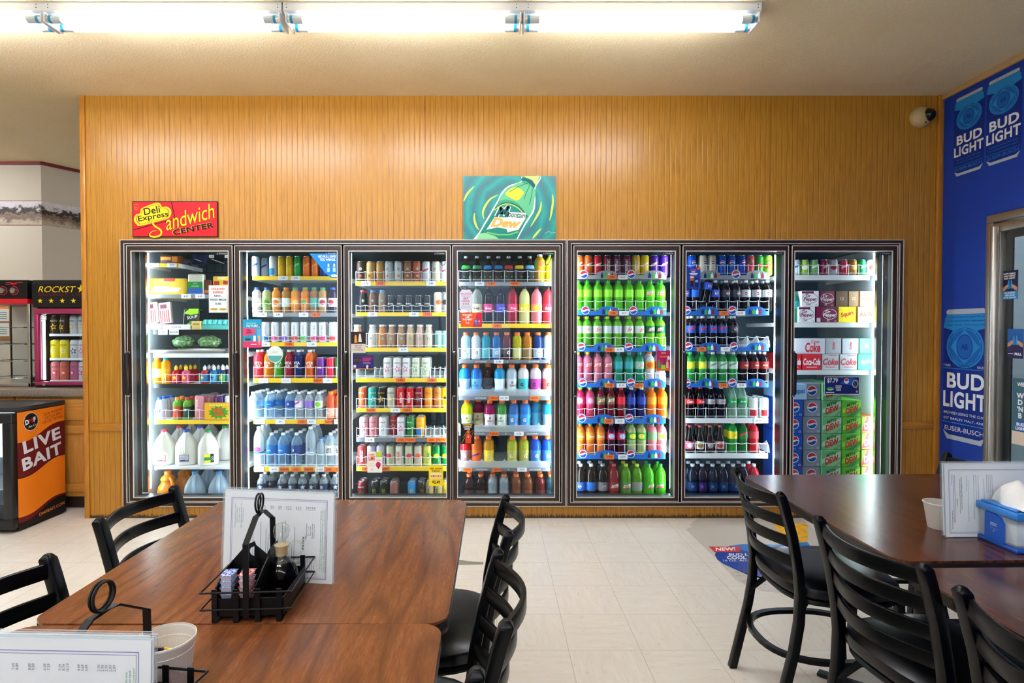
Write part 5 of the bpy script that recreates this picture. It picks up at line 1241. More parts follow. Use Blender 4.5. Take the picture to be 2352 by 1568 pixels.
def a_salad(f, w, h):
    f.poly([(-w * .45, h * .75), (-w * .1, h * .98), (w * .45, h * .98), (w * .45, h * .75), (0, h * .68)], paper('#94d820'), 0); f.text('SOUP', w * .1, h * .58, h * .14, WHITEP, rot=10, lv=1)
    for i in range(5): f.ell(-w * .1 + i * w * .12, h * (.2 + .1 * (i % 2)), w * .1, h * .08, paper(('#8cb83a', '#4c7c28', '#a8c84c')[i % 3]), 1, 10)
pack('salad_bag', 'dark salad bag with bright lime top, third shelf, first cooler', 'food pack', 417, 697, 455, 745, YS + .03, .07, mat('#1c2420', .25), GP, a_salad, lean=8, soft=.015, z=z12 + .006)
pack('small_carton', 'small beige carton with white card, third shelf, first cooler', 'box', 440, 736, 461, 756, YS + .01, .08, paper('#d8c078'), GP, lambda f, w, h: f.rect(-w * .35, h * .55, w * .35, h * .75, paper('#a88c3c')), soft=.002, z=z12)
# egg carton
a, b = onY(463, 756, YS + .02), onY(532, 730, YS + .02)
w = b.x - a.x
r = thing('egg_carton', 'teal foam egg carton at right of third shelf, first cooler', 'egg carton', ((a.x + b.x) / 2, YS + .02, z12), 0)
EGGM = mat('#58c0b8', .5)
g = G(); g.box((-w / 2, 0, .001), (w / 2, .11, .035), EGGM); g.obj('tray', r, bevel=.006)
g = G()
for ix in range(6):
    g.tube([(-w / 2 + w * (ix + .5) / 6, .006, .036), (-w / 2 + w * (ix + .5) / 6, .02, .062), (-w / 2 + w * (ix + .5) / 6, .09, .062), (-w / 2 + w * (ix + .5) / 6, .104, .036)], w / 13, EGGM, 10)
g.box((-w / 2, 0, .034), (w / 2, .11, .042), EGGM); g.obj('lid', r)
# hook rack with blue pack and price tags at the top
a = onY(455, 605, 4.62)
r = thing('hook_rack', 'black wire hook rack with price tags at the top of the first cooler', 'display rack', (a.x, 4.62, a.z), 0)
g = G()
zz = [onY(455, y, 4.62).z - a.z for y in (583, 605, 626)]
for z_ in zz: g.tube([(-.08, 0, z_), (.28, 0, z_)], .003, IRON, 6)
for i in range(6): g.tube([(-.06 + i * .065, 0, zz[2]), (-.06 + i * .065, 0, zz[0] + .03)], .003, IRON, 6)
for i in range(3): g.tube([(-.05 + i * .13, 0, zz[1]), (-.05 + i * .13, -.2, zz[1] + .01)], .003, WIRE, 6)
g.obj('rack', r)
for i, px in enumerate((483, 519)):
    t_ = onY(px, 588, 4.4)
    f = Flat(); f.rect(-.02, -.012, .02, .012, WHITETAG, 0); f.text('1.99', 0, 0, .009, INK, lv=1); f.obj('price_tag', r, (t_.x - a.x, t_.y - a.y + .02, t_.z - a.z))
pack('blue_pack', 'dark blue hanging pack on the hook rack, first cooler', 'food pack', 441, 583, 472, 607, 4.52, .04, mat('#14325c', .3), None, soft=.008)
# lettuce in bags
def lettuce(px, label):
    c = onY(px, 788, YS + .2)
    r = thing('lettuce_bag', label, 'bagged lettuce', (c.x, YS + .17, z13 + .032), 0, 'bagged lettuce on the steel tray')
    bm = bmesh.new(); bmesh.ops.create_icosphere(bm, subdivisions=4, radius=1)
    rr = random.Random(px)
    from mathutils import noise
    for v in bm.verts:
        q = v.co.copy(); n = noise.noise(q * 2.3 + Vector((px, 0, 0))) * .16 + noise.noise(q * 6 + Vector((0, px, 0))) * .08
        v.co = Vector((q.x * .085, q.y * .07, q.z * .05)) * (1 + n)
    lo = min(v.co.z for v in bm.verts)
    for v in bm.verts: v.co.z = max(v.co.z - lo, 0.003 + (v.co.z - lo) * .5) - .0029
    me = bpy.data.meshes.new('lettuce'); bm.to_mesh(me); bm.free()
    for p in me.polygons: p.use_smooth = True
    t = NT('lettuce_leaf'); P_, x, y, z = t.obj()
    n = t.noise(P_, 60, 4, .7)
    me.materials.append(t.done(t.ramp(n, (.3, '#3a7a44'), (.5, '#7cb068'), (.66, '#d4e8c4')), .2))
    link('lettuce', me, r)
lettuce(428, 'left bag of green lettuce on the steel tray, first cooler'); lettuce(486, 'right bag of green lettuce on the steel tray, first cooler')
a, b = onY(343, 808, YS + .03), onY(522, 808, YS + .03)
r = thing('steel_tray', 'wide steel tray under the bagged lettuce, first cooler', 'tray', ((a.x + b.x) / 2 - .01, YS + .015, z13), 0)
w = b.x - a.x
g = G(); g.box((-w / 2, 0, 0), (w / 2, .42, .003), STEEL)
for q in ((-w / 2, 0, -w / 2 + .004, .42), (w / 2 - .004, 0, w / 2, .42), (-w / 2, 0, w / 2, .004), (-w / 2, .416, w / 2, .42)): g.box((q[0], q[1], 0), (q[2], q[3], .022), STEEL)
g.obj('pan', r)
g = G(); g.tube([(-w / 2, 0, .022), (w / 2, 0, .022), (w / 2, .42, .022), (-w / 2, .42, .022)], .004, STEEL, 6, closed=True); g.obj('rim', r)
# gallon jugs
MILK = mat('#f6f3ea', .35, 0, .5, 0, 0, .25); WJUG = clear('#c4dcea', .45, .2)
def jug(px, Y, z, m, capc, lab, label, group, rz, s=1.0):
    c = onY(px, 1040, Y + .08)
    r = thing('gallon_jug', label, 'jug', (c.x, Y + .085, z), rz, group)
    g = G(); g.lathe([(.06, 0), (.07, .004), (.074, .02), (.074, .13), (.069, .158), (.052, .195), (.032, .226), (.021, .24), (.02, .252)], 24, m, sq=1.6); g.obj('body', r)
    g = G(); g.tube([(0, -.028, .232), (0, -.058, .215), (0, -.083, .18), (0, -.087, .14), (0, -.076, .1)], [.012, .0135, .0135, .0135, .012], m, 10); g.obj('handle', r)
    g = G(); g.lathe([(.0225, .246), (.023, .25), (.023, .264), (.021, .267)], 16, mat(capc, .4)); g.obj('cap', r)
    if lab:
        f = Flat()
        if lab == 'g':
            f.rect(-.03, -.03, .035, .035, paper('#1c8c3c')); f.rect(-.03, .012, .01, .035, paper('#e8e030'), 1); f.rect(-.03, -.03, .012, -.012, paper('#e8dc28'), 1); f.rect(.014, -.03, .035, .035, paper('#28282c'), 1); f.text('GO', .025, 0, .014, WHITEP, rot=90, lv=2)
        else:
            f.frame(-.033, -.025, .033, .028, .003, paper(lab)); f.rect(-.026, -.02, .01, -.01, paper(lab)); f.rect(-.026, -.004, .026, .016, paper('#c4c8d0')); f.rect(.013, -.024, .03, -.01, paper('#8c8c94'))
        ang = -rz
        gg = G(); f.into(gg, -.0755, .0005, M=Matrix.Translation((0, 0, .055))  @ Matrix.Rotation(0 if abs(rz) < 1e-3 else 0, 4, 'Z')); gg.obj('label', r)
    return r
z6 = SHELF_Z[(0, 6)]
JG = 'gallon milk jugs on the seventh shelf of the first cooler'
jug(377, YS + .01, z6, MILK, '#e03a44', '#d03a48', 'milk jug with red cap, front row, left, first cooler', JG, R(12))
jug(428, YS + .012, z6, MILK, '#2448b8', '#3a3f9c', 'milk jug with blue cap, front row, middle, first cooler', JG, R(14))
jug(478, YS - .0, z6, MILK, '#1f9a50', 'g', 'milk jug with green cap and green label, front row, first cooler', JG, R(28))
jug(412, YS + .19, z6, MILK, '#e03a44', None, 'milk jug with red cap, second row, first cooler', JG, R(12))
jug(460, YS + .19, z6, MILK, '#2448b8', None, 'milk jug with blue cap, second row, first cooler', JG, R(14))
jug(517, YS + .19, z6, MILK, '#1f9a50', None, 'milk jug with green cap, second row, first cooler', JG, R(-10))
jug(440, YS + .37, z6, MILK, '#e03a44', None, 'milk jug with red cap, back row, first cooler', JG, R(12))
jug(484, YS + .37, z6, MILK, '#2448b8', None, 'milk jug with blue cap, back row, first cooler', JG, R(14))
jug(530, YS + .36, z6, MILK, '#1f9a50', None, 'milk jug with green cap, back row at right, first cooler', JG, R(-8))
WG = 'jugs on the floor of the first cooler'
jug(447, YS + .0, .003, WJUG, '#3a9ad8', None, 'clear water jug with blue cap, left of two in front, first cooler', WG, R(20))
jug(502, YS + .0, .003, WJUG, '#3a9ad8', None, 'clear water jug with blue cap, right of two in front, first cooler', WG, R(20))
jug(478, YS + .19, .003, WJUG, '#3a9ad8', None, 'clear water jug in the second row, first cooler', WG, R(20))
jug(524, YS + .19, .003, WJUG, '#3a9ad8', None, 'clear water jug behind at the right, first cooler', WG, R(20))
OJ = mat('#eb8e14', .3, 0, .5, 0, 0, .2)
for i, (px, dy) in enumerate(((386, 0.0), (425, .17))):
    c = onY(px, 1110, YS + .08 + dy)
    r = thing('orange_juice_jug', ('orange juice jug on the cooler floor behind a chair back, first cooler', 'orange juice jug further back on the cooler floor, first cooler')[i], 'jug', (c.x, YS + .08 + dy, .003), R(50), WG)
    g = G(); g.lathe([(.06, 0), (.07, .006), (.074, .03), (.074, .12), (.066, .155), (.05, .175), (.047, .19), (.053, .205), (.045, .225), (.026, .24), (.024, .25)], 22, OJ); g.obj('body', r)
    g = G(); g.tube([(0, -.04, .222), (0, -.07, .21), (0, -.088, .18), (0, -.085, .14), (0, -.07, .115)], .012, OJ, 10); g.obj('handle', r)
    g = G(); g.lathe([(.026, .245), (.0265, .25), (.0265, .266), (.024, .27)], 16, mat('#f08020', .4)); g.obj('cap', r)
# empty white bottle lanes, third and sixth doors
def lanes(d, k, pxs, label):
    z = SHELF_Z[(d, k)]
    c = onY(sum(pxs) / len(pxs), 870, YS + .02)
    r = thing('bottle_lane_divider', label, 'shelf divider', (c.x, YS + .02, z), 0, 'empty lanes on the cooler shelves')
    for px in pxs:
        x = onY(px, 870, YS + .02).x - c.x
        g = G(); g.prism([(0, 0), (.45, 0), (.45, .02), (.12, .05), (.05, .085), (.01, .05)], x - .0015, x + .0015, mat('#dfe6e8', .35), 'x'); g.obj('divider', r)
lanes(2, 3, P(780, '170 345 400'), 'empty white bottle lanes at the left of the fourth shelf, third cooler'); lanes(2, 3, P(780, '905 945 1000 1050'), 'empty white bottle lanes at the right of the fourth shelf, third cooler')
lanes(2, 5, P(780, '855 940 1035'), 'empty white bottle lanes, sixth shelf, third cooler'); lanes(5, 2, P(1290, '1775 1880 1975 2080'), 'empty white bottle lanes, third shelf, sixth cooler'); lanes(5, 5, P(1290, '1985 2085'), 'empty white bottle lane at right, sixth shelf, sixth cooler')

# ================================================================== stickers on the cooler glass
GY = D - 0.0165
def sticker(label, px0, py0, px1, py1, bg, art, cat='sticker', name='glass_sticker', Y=GY, outline=None, thick=.0006):
    a, b = onY(px0, py1, Y), onY(px1, py0, Y)
    w, h = b.x - a.x, b.z - a.z
    f = Flat(); f.lv = 1; art(f, w, h)
    out = outline(w, h) if outline else [(-w / 2, 0), (w / 2, 0), (w / 2, h), (-w / 2, h)]
    o = f.obj(name, None, ((a.x + b.x) / 2, Y - thick, a.z), plate=(out, bg, thick), step=.0003)
    return tag(o, label, cat, 'advertising stickers on the cooler glass' if cat == 'sticker' else None)
WH = WHITEP
def s_rb(f, w, h):
    f.text('RED BULL GIVES', w * .12, h * .88, h * .1, WH, bold=.03, wmax=w * .62); f.text('YOU WIIINGS.', w * .14, h * .75, h * .1, WH, bold=.03, wmax=w * .56)
    for x in (.12, .32): f.rect(w * x, h * .25, w * (x + .1), h * .62, paper('#2c6cc0'), 1); f.rect(w * x, h * .25, w * (x + .1), h * .42, paper('#a8d8f0'), 2); f.rect(w * (x + .02), h * .45, w * (x + .08), h * .58, WH, 2)
    f.poly([(w * .28, h * .04), (w * .5, h * .04), (w * .48, h * .12), (w * .36, h * .15), (w * .25, h * .12)], WH, 1)
sticker('blue triangular energy drink sticker at the top right of the second door', 711, 582, 776, 638, paper('#1286d0'), s_rb, outline=lambda w, h: [(-w / 2, h), (w / 2, h), (w / 2, .0), (w * .25, 0), (w * .05, h * .2)])
def s_subs(f, w, h):
    f.frame(-w * .47, h * .02, w * .47, h * .98, .002, paper('#b0b4b4'))
    for s_, y, c in (('COUNTRY', .86, '#d0502c'), ('EXPRESS', .745, '#d0502c'), ('NEW...', .615, '#1c6c78'), ('FRESH MADE', .475, '#1c6c78'), ('SUBS', .33, '#1c6c78')): f.text(s_, 0, h * y, h * .078, paper(c), bold=.03, wmax=w * .84)
    for q in (-.22, .24): f.ell(w * q, h * .13, w * .2, h * .045, paper('#d8a858'), 2); f.rect(w * (q - .17), h * .12, w * (q + .17), h * .145, paper('#7cb04c'), 3)
sticker('white framed sign with orange and teal words on the first door', 480, 655, 523, 718, paper('#ececea'), s_subs, 'sign', 'paper_sign', D - .017)
def s_future(f, w, h):
    f.rect(-w / 2, 0, w / 2, h * .22, paper('#d83a6c')); f.poly([(-w / 2, h * .4), (w * .1, h * .46), (w * .2, h * .66), (-w / 2, h * .7)], paper('#e04a78'))
    f.text('boost your', -w * .05, h * .86, h * .07, WH, shear=.3, wmax=w * .7); f.text('FUTURE', 0, h * .765, h * .085, WH, bold=.02, wmax=w * .7)
    f.text('Win', -w * .2, h * .61, h * .07, WH, bold=.02); f.text('$20K?', -w * .2, h * .52, h * .075, WH, bold=.02)
    f.ell(w * .36, h * .74, w * .08, h * .05, paper('#4a2c20'), 2); f.ell(w * .36, h * .73, w * .055, h * .035, paper('#d8a484'), 3); f.poly([(w * .22, h * .68), (w * .48, h * .68), (w * .46, h * .42), (w * .26, h * .42)], paper('#58a8d8'), 2); f.poly([(w * .27, h * .42), (w * .45, h * .42), (w * .4, h * .1), (w * .34, h * .1)], paper('#d8a484'), 2)
    f.rect(w * .05, h * .22, w * .18, h * .42, WH, 2); f.rect(-w * .1, h * .1, w * .22, h * .13, WH, 2); f.rect(-w * .4, h * .25, -w * .1, h * .33, paper('#3c4c3c'), 2)
sticker('teal and pink contest poster at the left of the second door', 559, 733, 601, 798, paper('#1a9cc0'), s_future)
def s_disc(f, w, h):
    f.ell(0, h / 2, w * .46, h * .46, paper('#e6f0ec')); f.poly(ellipse(0, h / 2, w * .46, h * .46, 16, 190, 350), paper('#58a8a0'), 2); f.text('JUICE', -w * .02, h * .62, h * .12, paper('#88b4ac'), rot=0, lv=3)
sticker('round white and teal hanging disc on the second door', 614, 794, 650, 833, paper('#dce8e4'), s_disc, outline=lambda w, h: ellipse(0, h / 2, w / 2, h / 2, 28))
def s_uncap(f, w, h):
    f.rect(-w / 2, h * .43, w / 2, h, paper('#2c1c1c'))
    f.poly([(-w * .28, h * .48), (-w * .06, h * .48), (-w * .1, h * .72), (-w * .13, h * .84), (-w * .22, h * .84), (-w * .25, h * .72)], paper('#e8942c'), 2); f.poly([(w * .0, h * .52), (w * .24, h * .52), (w * .2, h * .76), (w * .17, h * .9), (w * .07, h * .9), (w * .03, h * .76)], paper('#dcd8d0'), 2)
    for s_, y in (('UNCAP', .34), ('YOUR', .24), ('FAVORITE', .14)): f.text(s_, -w * .02, h * y, h * .075, INK, wmax=w * .84)
sticker('brown coffee bottle sign at the left of the third door', 806.5, 761.5, 839.5, 810, paper('#d8ccbc'), s_uncap)
def s_purple(f, w, h):
    f.poly([(-w * .42, h * .85), (-w * .1, h * .85), (-w * .14, h * .5), (-w * .26, h * .36), (-w * .38, h * .5)], paper('#2c2418')); f.frame(-w * .4, h * .6, -w * .12, h * .75, .001, paper('#c89c3c'), 2)
    for i, y in enumerate((.8, .7, .6)): f.rect(-w * .02, h * y, w * (.44 - .06 * i), h * (y + .05), paper('#d83a4c'))
    for i, y in enumerate((.48, .4)): f.rect(0, h * y, w * .36, h * (y + .02), paper('#b8a8d0'))
    f.rect(-w * .46, h * .12, -w * .34, h * .3, WH); f.rect(-w / 2, 0, w / 2, h * .05, paper('#e8a83c')); f.ell(w * .2, h * .18, w * .06, h * .14, paper('#d8d4dc'), 2)
    for q in (.06, .13, .27, .33): f.ell(w * q, h * .12, w * .035, h * .08, paper('#1c1430'), 2)
sticker('purple promotion sticker below the brown sign on the third door', 810, 816.6, 858, 847.6, paper('#33206c'), s_purple)
def s_cherry(f, w, h):
    f.rect(w * .08, h * .74, w / 2, h, paper('#b8cc3c')); f.text('CHERRY', -w * .2, h * .85, h * .09, paper('#d8402c'), bold=.03, wmax=w * .42); f.text('LIME', -w * .2, h * .68, h * .2, paper('#d8402c'), bold=.03, wmax=w * .42)
    f.ell(w * .24, h * .38, w * .17, h * .13, paper('#c01c4c'), 2); f.poly([(w * .12, h * .3), (w * .36, h * .3), (w * .26, h * .16)], paper('#c01c4c'), 2); f.text('DEW', w * .25, h * .58, h * .07, paper('#c02838'))
    for y in (.45, .36, .27): f.frame(-w * .45, h * y, -w * .05, h * (y + .06), .0008, paper('#e0605c'))
    f.text('9/24', -w * .2, h * .15, h * .04, INK, wmax=w * .3)
sticker('white sticker with red words low on the third door', 844, 1036.8, 877.6, 1085, paper('#f0ece4'), s_cherry)
def s_feel(f, w, h):
    f.text('FEEL GOOD', 0, h * .83, h * .08, INK, bold=.02, wmax=w * .82); f.text('ENERGY', 0, h * .72, h * .08, INK, bold=.02, wmax=w * .6)
    for i in range(5): f.rect(-w * .36 + i * w * .15, h * .34, -w * .36 + i * w * .15 + w * .12, h * .62, paper('#f0e4d0'), 2); f.rect(-w * .35 + i * w * .15, h * .42, -w * .35 + i * w * .15 + w * .1, h * .52, paper(('#e88a3c', '#d8503c', '#e8a83c', '#e87c3c', '#d8a88c')[i]), 3)
    f.text('$2.49', .0, h * .17, h * .17, INK, bold=.03, wmax=w * .55)
sticker('yellow price sign at the lower right of the third door', 985, 1067.8, 1018, 1115.5, paper('#f2d416'), s_feel)
def s_bal(f, w, h):
    for s_, y, c, q in (('BALANCE', .8, '#e0507c', .09), ('WHAT YOU', .68, '#b87c9c', .06), ('EAT', .56, '#38405c', .1), ('DRINK', .43, '#e0507c', .1), ('& DO', .29, '#2c8c6c', .09)): f.text(s_, 0, h * y, h * q, paper(c), bold=.02, wmax=w * .8)
    for q, c in ((-.24, '#3c5cb0'), (0, '#d03c4c'), (.24, '#3c5cb0')): f.ring(w * q, h * .13, w * .1, w * .1, .0015, paper(c))
sticker('pale rounded sign hanging at the upper left of the fourth door', 1055.5, 665, 1085, 711, paper('#dcd8e4'), s_bal, outline=lambda w, h: [(-w * .5, h * .08), (-w * .4, 0), (w * .4, 0), (w * .5, h * .08), (w * .5, h * .85), (w * .3, h), (-w * .3, h), (-w * .5, h * .85)])
def s_best(f, w, h):
    f.poly([(w * .28, h), (w / 2, h), (w / 2, 0), (w * .05, 0)], paper('#cc1c34'))
    for s_, y in (('THE BEST', .84), ('USE', .68), ('THE BEST', .52)): f.text(s_, -w * .18, h * y, h * .13, WH, bold=.04, wmax=w * .56, lv=2)
    f.text('$-G', -w * .18, h * .28, h * .14, WH, bold=.03, lv=2)
    bottle_icon(f, w * .22, h * .12, w * .12, h * .55, paper('#1c7cd0'), 3); bottle_icon(f, w * .37, h * .12, w * .12, h * .5, paper('#c83a5c'), 3); f.text('G', w * .22, h * .4, h * .12, WH, lv=4); f.text('G', w * .37, h * .4, h * .12, WH, lv=4)
sticker('orange and red sports drink sticker on the fourth door', 1058, 718, 1107, 750.5, paper('#f0581c'), s_best)
def s_citrus(f, w, h):
    f.rect(-w * .35, h * .92, w * .35, h * .96, paper('#e8c41c')); f.text('CITRUS', 0, h * .84, h * .09, WH, bold=.03, wmax=w * .72); f.text('KICK', 0, h * .735, h * .09, WH, bold=.03, wmax=w * .44)
    bottle_icon(f, w * .06, h * .03, w * .42, h * .64, paper('#d8401c'), 2); f.rect(-w * .02, h * .56, w * .14, h * .67, paper('#f08028'), 3); f.text('G', w * .05, h * .36, h * .1, WH, lv=4)
    f.line([(-w * .42, h * .05), (-w * .2, h * .3), (-w * .3, h * .32), (-w * .05, h * .6)], .002, paper('#e8c41c')); f.line([(w * .2, h * .2), (w * .42, h * .6)], .0015, paper('#e8a01c')); f.line([(w * .15, h * .55), (w * .45, h * .68)], .0015, paper('#e8a01c'))
sticker('black sticker with an orange bottle on the fourth door', 1058, 972.5, 1089.5, 1019, paper('#0c0a0c'), s_citrus)
def s_magenta(f, w, h):
    f.poly([(-w * .5, 0), (w * .5, 0), (w * .5, h * .18), (-w * .5, h * .12)], paper('#e8641c')); f.text('MTN', 0, h * .88, h * .08, paper('#f4c040'), bold=.02, wmax=w * .5); f.rect(-w * .3, h * .66, w * .3, h * .74, paper('#e85a2c'))
    for i, c in enumerate(('#2ca85c', '#c8384c', '#7c2c4c', '#e8b8a0')): bottle_icon(f, -w * .33 + i * w * .2, h * .14, w * .17, h * .42, paper(c), 2)
    f.rect(-w * .18, h * .08, w * .14, h * .3, paper('#8cc83a'), 3); f.ell(w * .36, h * .64, w * .09, h * .1, paper('#f0e8ec'), 2)
sticker('magenta game poster at the right of the fifth door', 1508, 805, 1540, 851.5, paper('#b01860'), s_magenta)
def s_vanilla(f, w, h):
    f.text('NITRO', -w * .02, h * .88, h * .07, paper('#d8503c'), bold=.02, wmax=w * .5); f.text('PEPSI', -w * .02, h * .79, h * .06, WH, bold=.02, wmax=w * .36); f.rect(-w * .3, h * .7, w * .3, h * .73, WH); f.rect(-w * .22, h * .64, w * .22, h * .67, WH)
    f.poly([(-w * .26, h * .56), (w * .02, h * .56), (-w * .02, h * .1), (-w * .22, h * .1)], paper('#a85a24'), 2); f.poly([(-w * .235, h * .38), (-w * .005, h * .38), (-w * .02, h * .1), (-w * .22, h * .1)], paper('#180e14'), 3); f.rect(-w * .26, h * .52, w * .02, h * .58, paper('#e8d8b8'), 3)
    f.rect(w * .1, h * .08, w * .34, h * .5, paper('#101c4c'), 2); globe(f, w * .22, h * .36, w * .09, 3); f.rect(w * .26, h * .9, w * .48, h * .99, paper('#e0501c'), 2)
sticker('dark blue cola sticker at the upper left of the sixth door', 1577, 614, 1609, 663, paper('#123a98'), s_vanilla)
def s_779(f, w, h):
    f.frame(-w / 2, 0, w / 2, h, .003, WH); f.text('$7.79', -w * .27, h * .78, h * .28, WH, bold=.02, wmax=w * .3, lv=2)
    f.poly([(-w * .05, h * .6), (w * .08, h * .92), (w * .3, h * .95), (w * .46, h * .8), (w * .46, h * .45), (w * .2, h * .55)], paper('#1c58b8'), 2); f.ell(w * .38, h * .6, w * .09, h * .22, paper('#b8c0c8'), 3); f.ell(w * .38, h * .6, w * .07, h * .17, paper('#3c4450'), 4); f.ell(w * .13, h * .76, w * .07, h * .15, WH, 3); f.poly(ellipse(w * .13, h * .76, w * .06, h * .13, 12, 0, 180), PGR, 4)
    f.ell(w * .42, h * .32, w * .015, h * .06, paper('#6a3a20'), 3)
    f.ell(-w * .33, h * .32, w * .11, h * .11, paper('#2c8c9c'), 2); f.rect(-w * .4, h * .24, -w * .26, h * .32, paper('#b8d030'), 3)
    for s_, y in (("THAT'S", .48), ('WHAT', .37), ('I LIKE', .26)): f.text(s_, -w * .1, h * y, h * .085, WH, bold=.04, wmax=w * .2, lv=2)
    f.rect(-w * .46, h * .1, -w * .22, h * .13, WH, 2); globe(f, w * .43, h * .16, h * .06, 2)
sticker('dark blue price sign with a tipped cola can on the seventh door', 1893, 865, 1974, 905.6, paper('#15246c'), s_779)
def s_bug(f, w, h):
    f.frame(-w / 2, 0, w / 2, h, .0012, paper('#4a3418')); f.text('Kids Love It !!', 0, h * .86, h * .15, paper('#f8ec6a'), bold=.04, wmax=w * .78, lv=2); f.text('Kids Love It !!', .0012, h * .852, h * .15, paper('#7a5a10'), bold=.04, wmax=w * .78, lv=1)
    f.poly([(w * .34 * math.cos(R(a)) * (1.12 if i % 2 else .8), h * .42 + h * .36 * math.sin(R(a)) * (1.12 if i % 2 else .8)) for i, a in enumerate(range(0, 360, 15))], paper('#3c9a24'), 1)
    for dx, m, lv in ((.0012, paper('#7a1c10'), 2), (0, paper('#e8501c'), 3)): f.text('BUG', -w * .02 + dx, h * .56, h * .22, m, bold=.05, rot=3, lv=lv); f.text('JUICE', w * .02 + dx, h * .3, h * .22, m, bold=.05, rot=2, lv=lv)
sticker('yellow kids juice sign standing on the sixth shelf, right of the first cooler', 469.5, 924, 535, 963.5, paper('#f4b414'), s_bug, 'sign', 'shelf_sign', YS - .012)
# thin cord loops hanging inside two doors
for px, py, label in ((1022, 590, 'black cord loop hanging at the top right of the third door'), (1260, 590, 'black cord loop hanging at the top right of the fourth door')):
    c = onY(px, py, D + .06)
    g = G(); g.tube([(math.sin(q) * .02 + .015 * math.cos(q) , 0, .06 * math.cos(q)) for q in [2 * math.pi * i / 24 for i in range(24)]], .003, BLACK, 6, closed=True)
    tag(g.obj('cord_loop', None, c), label, 'cord', 'cord loops inside the cooler doors')

# ================================================================== signs on the wall
WHS = paper('#f6f2e8')
def smooth(pts, n=5, closed=False):
    o, k = [], len(pts)
    for i in range(k if closed else k - 1):
        p0, p1, p2, p3 = (pts[(i + j) % k] if closed else pts[min(k - 1, max(0, i + j))] for j in (-1, 0, 1, 2))
        for q in range(n):
            t = q / n
            o.append(tuple(.5 * (2 * b + (c - a) * t + (2 * a - 5 * b + 4 * c - d) * t * t + (3 * b - a - 3 * c + d) * t ** 3) for a, b, c, d in zip(p0, p1, p2, p3)))
    return o if closed else o + [pts[-1]]
def deli():
    a, b = onY(303, 543.5, D - .02), onY(498.5, 461.5, D - .02)
    w, h = b.x - a.x, b.z - a.z
    red, dk, ye, bl = paper('#d81420'), paper('#3c0a0c'), paper('#f4d416'), paper('#1c1008')
    f = Flat(); f.rect(-w / 2, -h / 2, w / 2, h / 2, dk); f.rect(-w / 2 + .006, -h / 2 + .006, w / 2 - .006, h / 2 - .006, red); f.it[-1] = f.it[-1][:3] + (1,)
    U = lambda px: (px - 1190) / 1900 * w; V = lambda py: (608 - py) / 780 * h     # positions on the enlarged view of the sign
    f.line([(U(245), V(850)), (U(1185), V(600))], .007, dk, 2); f.line([(U(1115), V(225)), (U(1190), V(600))], .007, dk, 2)
    for lv, m, s in ((3, ye, 1.0), (4, paper('#e06a1c'), .9), (5, ye, .84)):
        cx, cy = U(690), V(510)
        pts = [(U(x), V(y)) for x, y in ((420, 480), (430, 400), (500, 350), (760, 255), (860, 270), (910, 345), (1000, 335), (1090, 390), (1110, 480), (1070, 570), (960, 620), (430, 755), (340, 730), (280, 650), (290, 560), (340, 500))]
        f.poly(smooth([(cx + (x - cx) * s, cy + (y - cy) * (s - .03 * (s < 1))) for x, y in pts], 4, True), m, lv)
    f.text('Deli', U(680), V(420), h * .2, bl, w=w * .19, rot=10, bold=.015, lv=6); f.text('Express', U(710), V(565), h * .2, bl, w=w * .36, rot=10, bold=.015, lv=6)
    for s_, y in (('Quality', 292), ('Since', 350), ('1955', 400)): f.text(s_, U(335), V(y), h * .045, paper('#f0902c'), wmax=w * .09, lv=3)
    for dx, m, lv in ((-.004, dk, 6), (0, ye, 7)):
        S = [(880, 640), (820, 610), (740, 620), (695, 680), (740, 760), (850, 830), (890, 900), (850, 970), (740, 1000), (650, 985), (630, 935), (690, 880), (780, 862)]
        f.line(smooth([(U(x) + dx, V(y)) for x, y in S], 5), [.013 * math.sin(math.pi * (.12 + .8 * i / 60)) for i in range(61)], m, lv)
        f.text('andwich', U(1515) + dx, V(560), h * .42, m, w=w * .6, rot=15, shear=.35, bold=.0, lv=lv)
    f.text('CENTER', U(1590), V(815), h * .155, paper('#f0a03c'), w=w * .5, rot=11, bold=.04, lv=6); f.text('CENTER', U(1600), V(818), h * .15, bl, w=w * .49, rot=11, bold=.03, lv=7)
    o = f.obj('wall_sign', None, ((a.x + b.x) / 2, D - .012, (a.z + b.z) / 2), plate=([(-w / 2, -h / 2), (w / 2, -h / 2), (w / 2, h / 2), (-w / 2, h / 2)], dk, .006), step=.0005)
    o.rotation_euler = (0, R(.0), 0)
    tag(o, 'red and yellow sandwich sign on the panelling above the first door', 'sign')
deli()
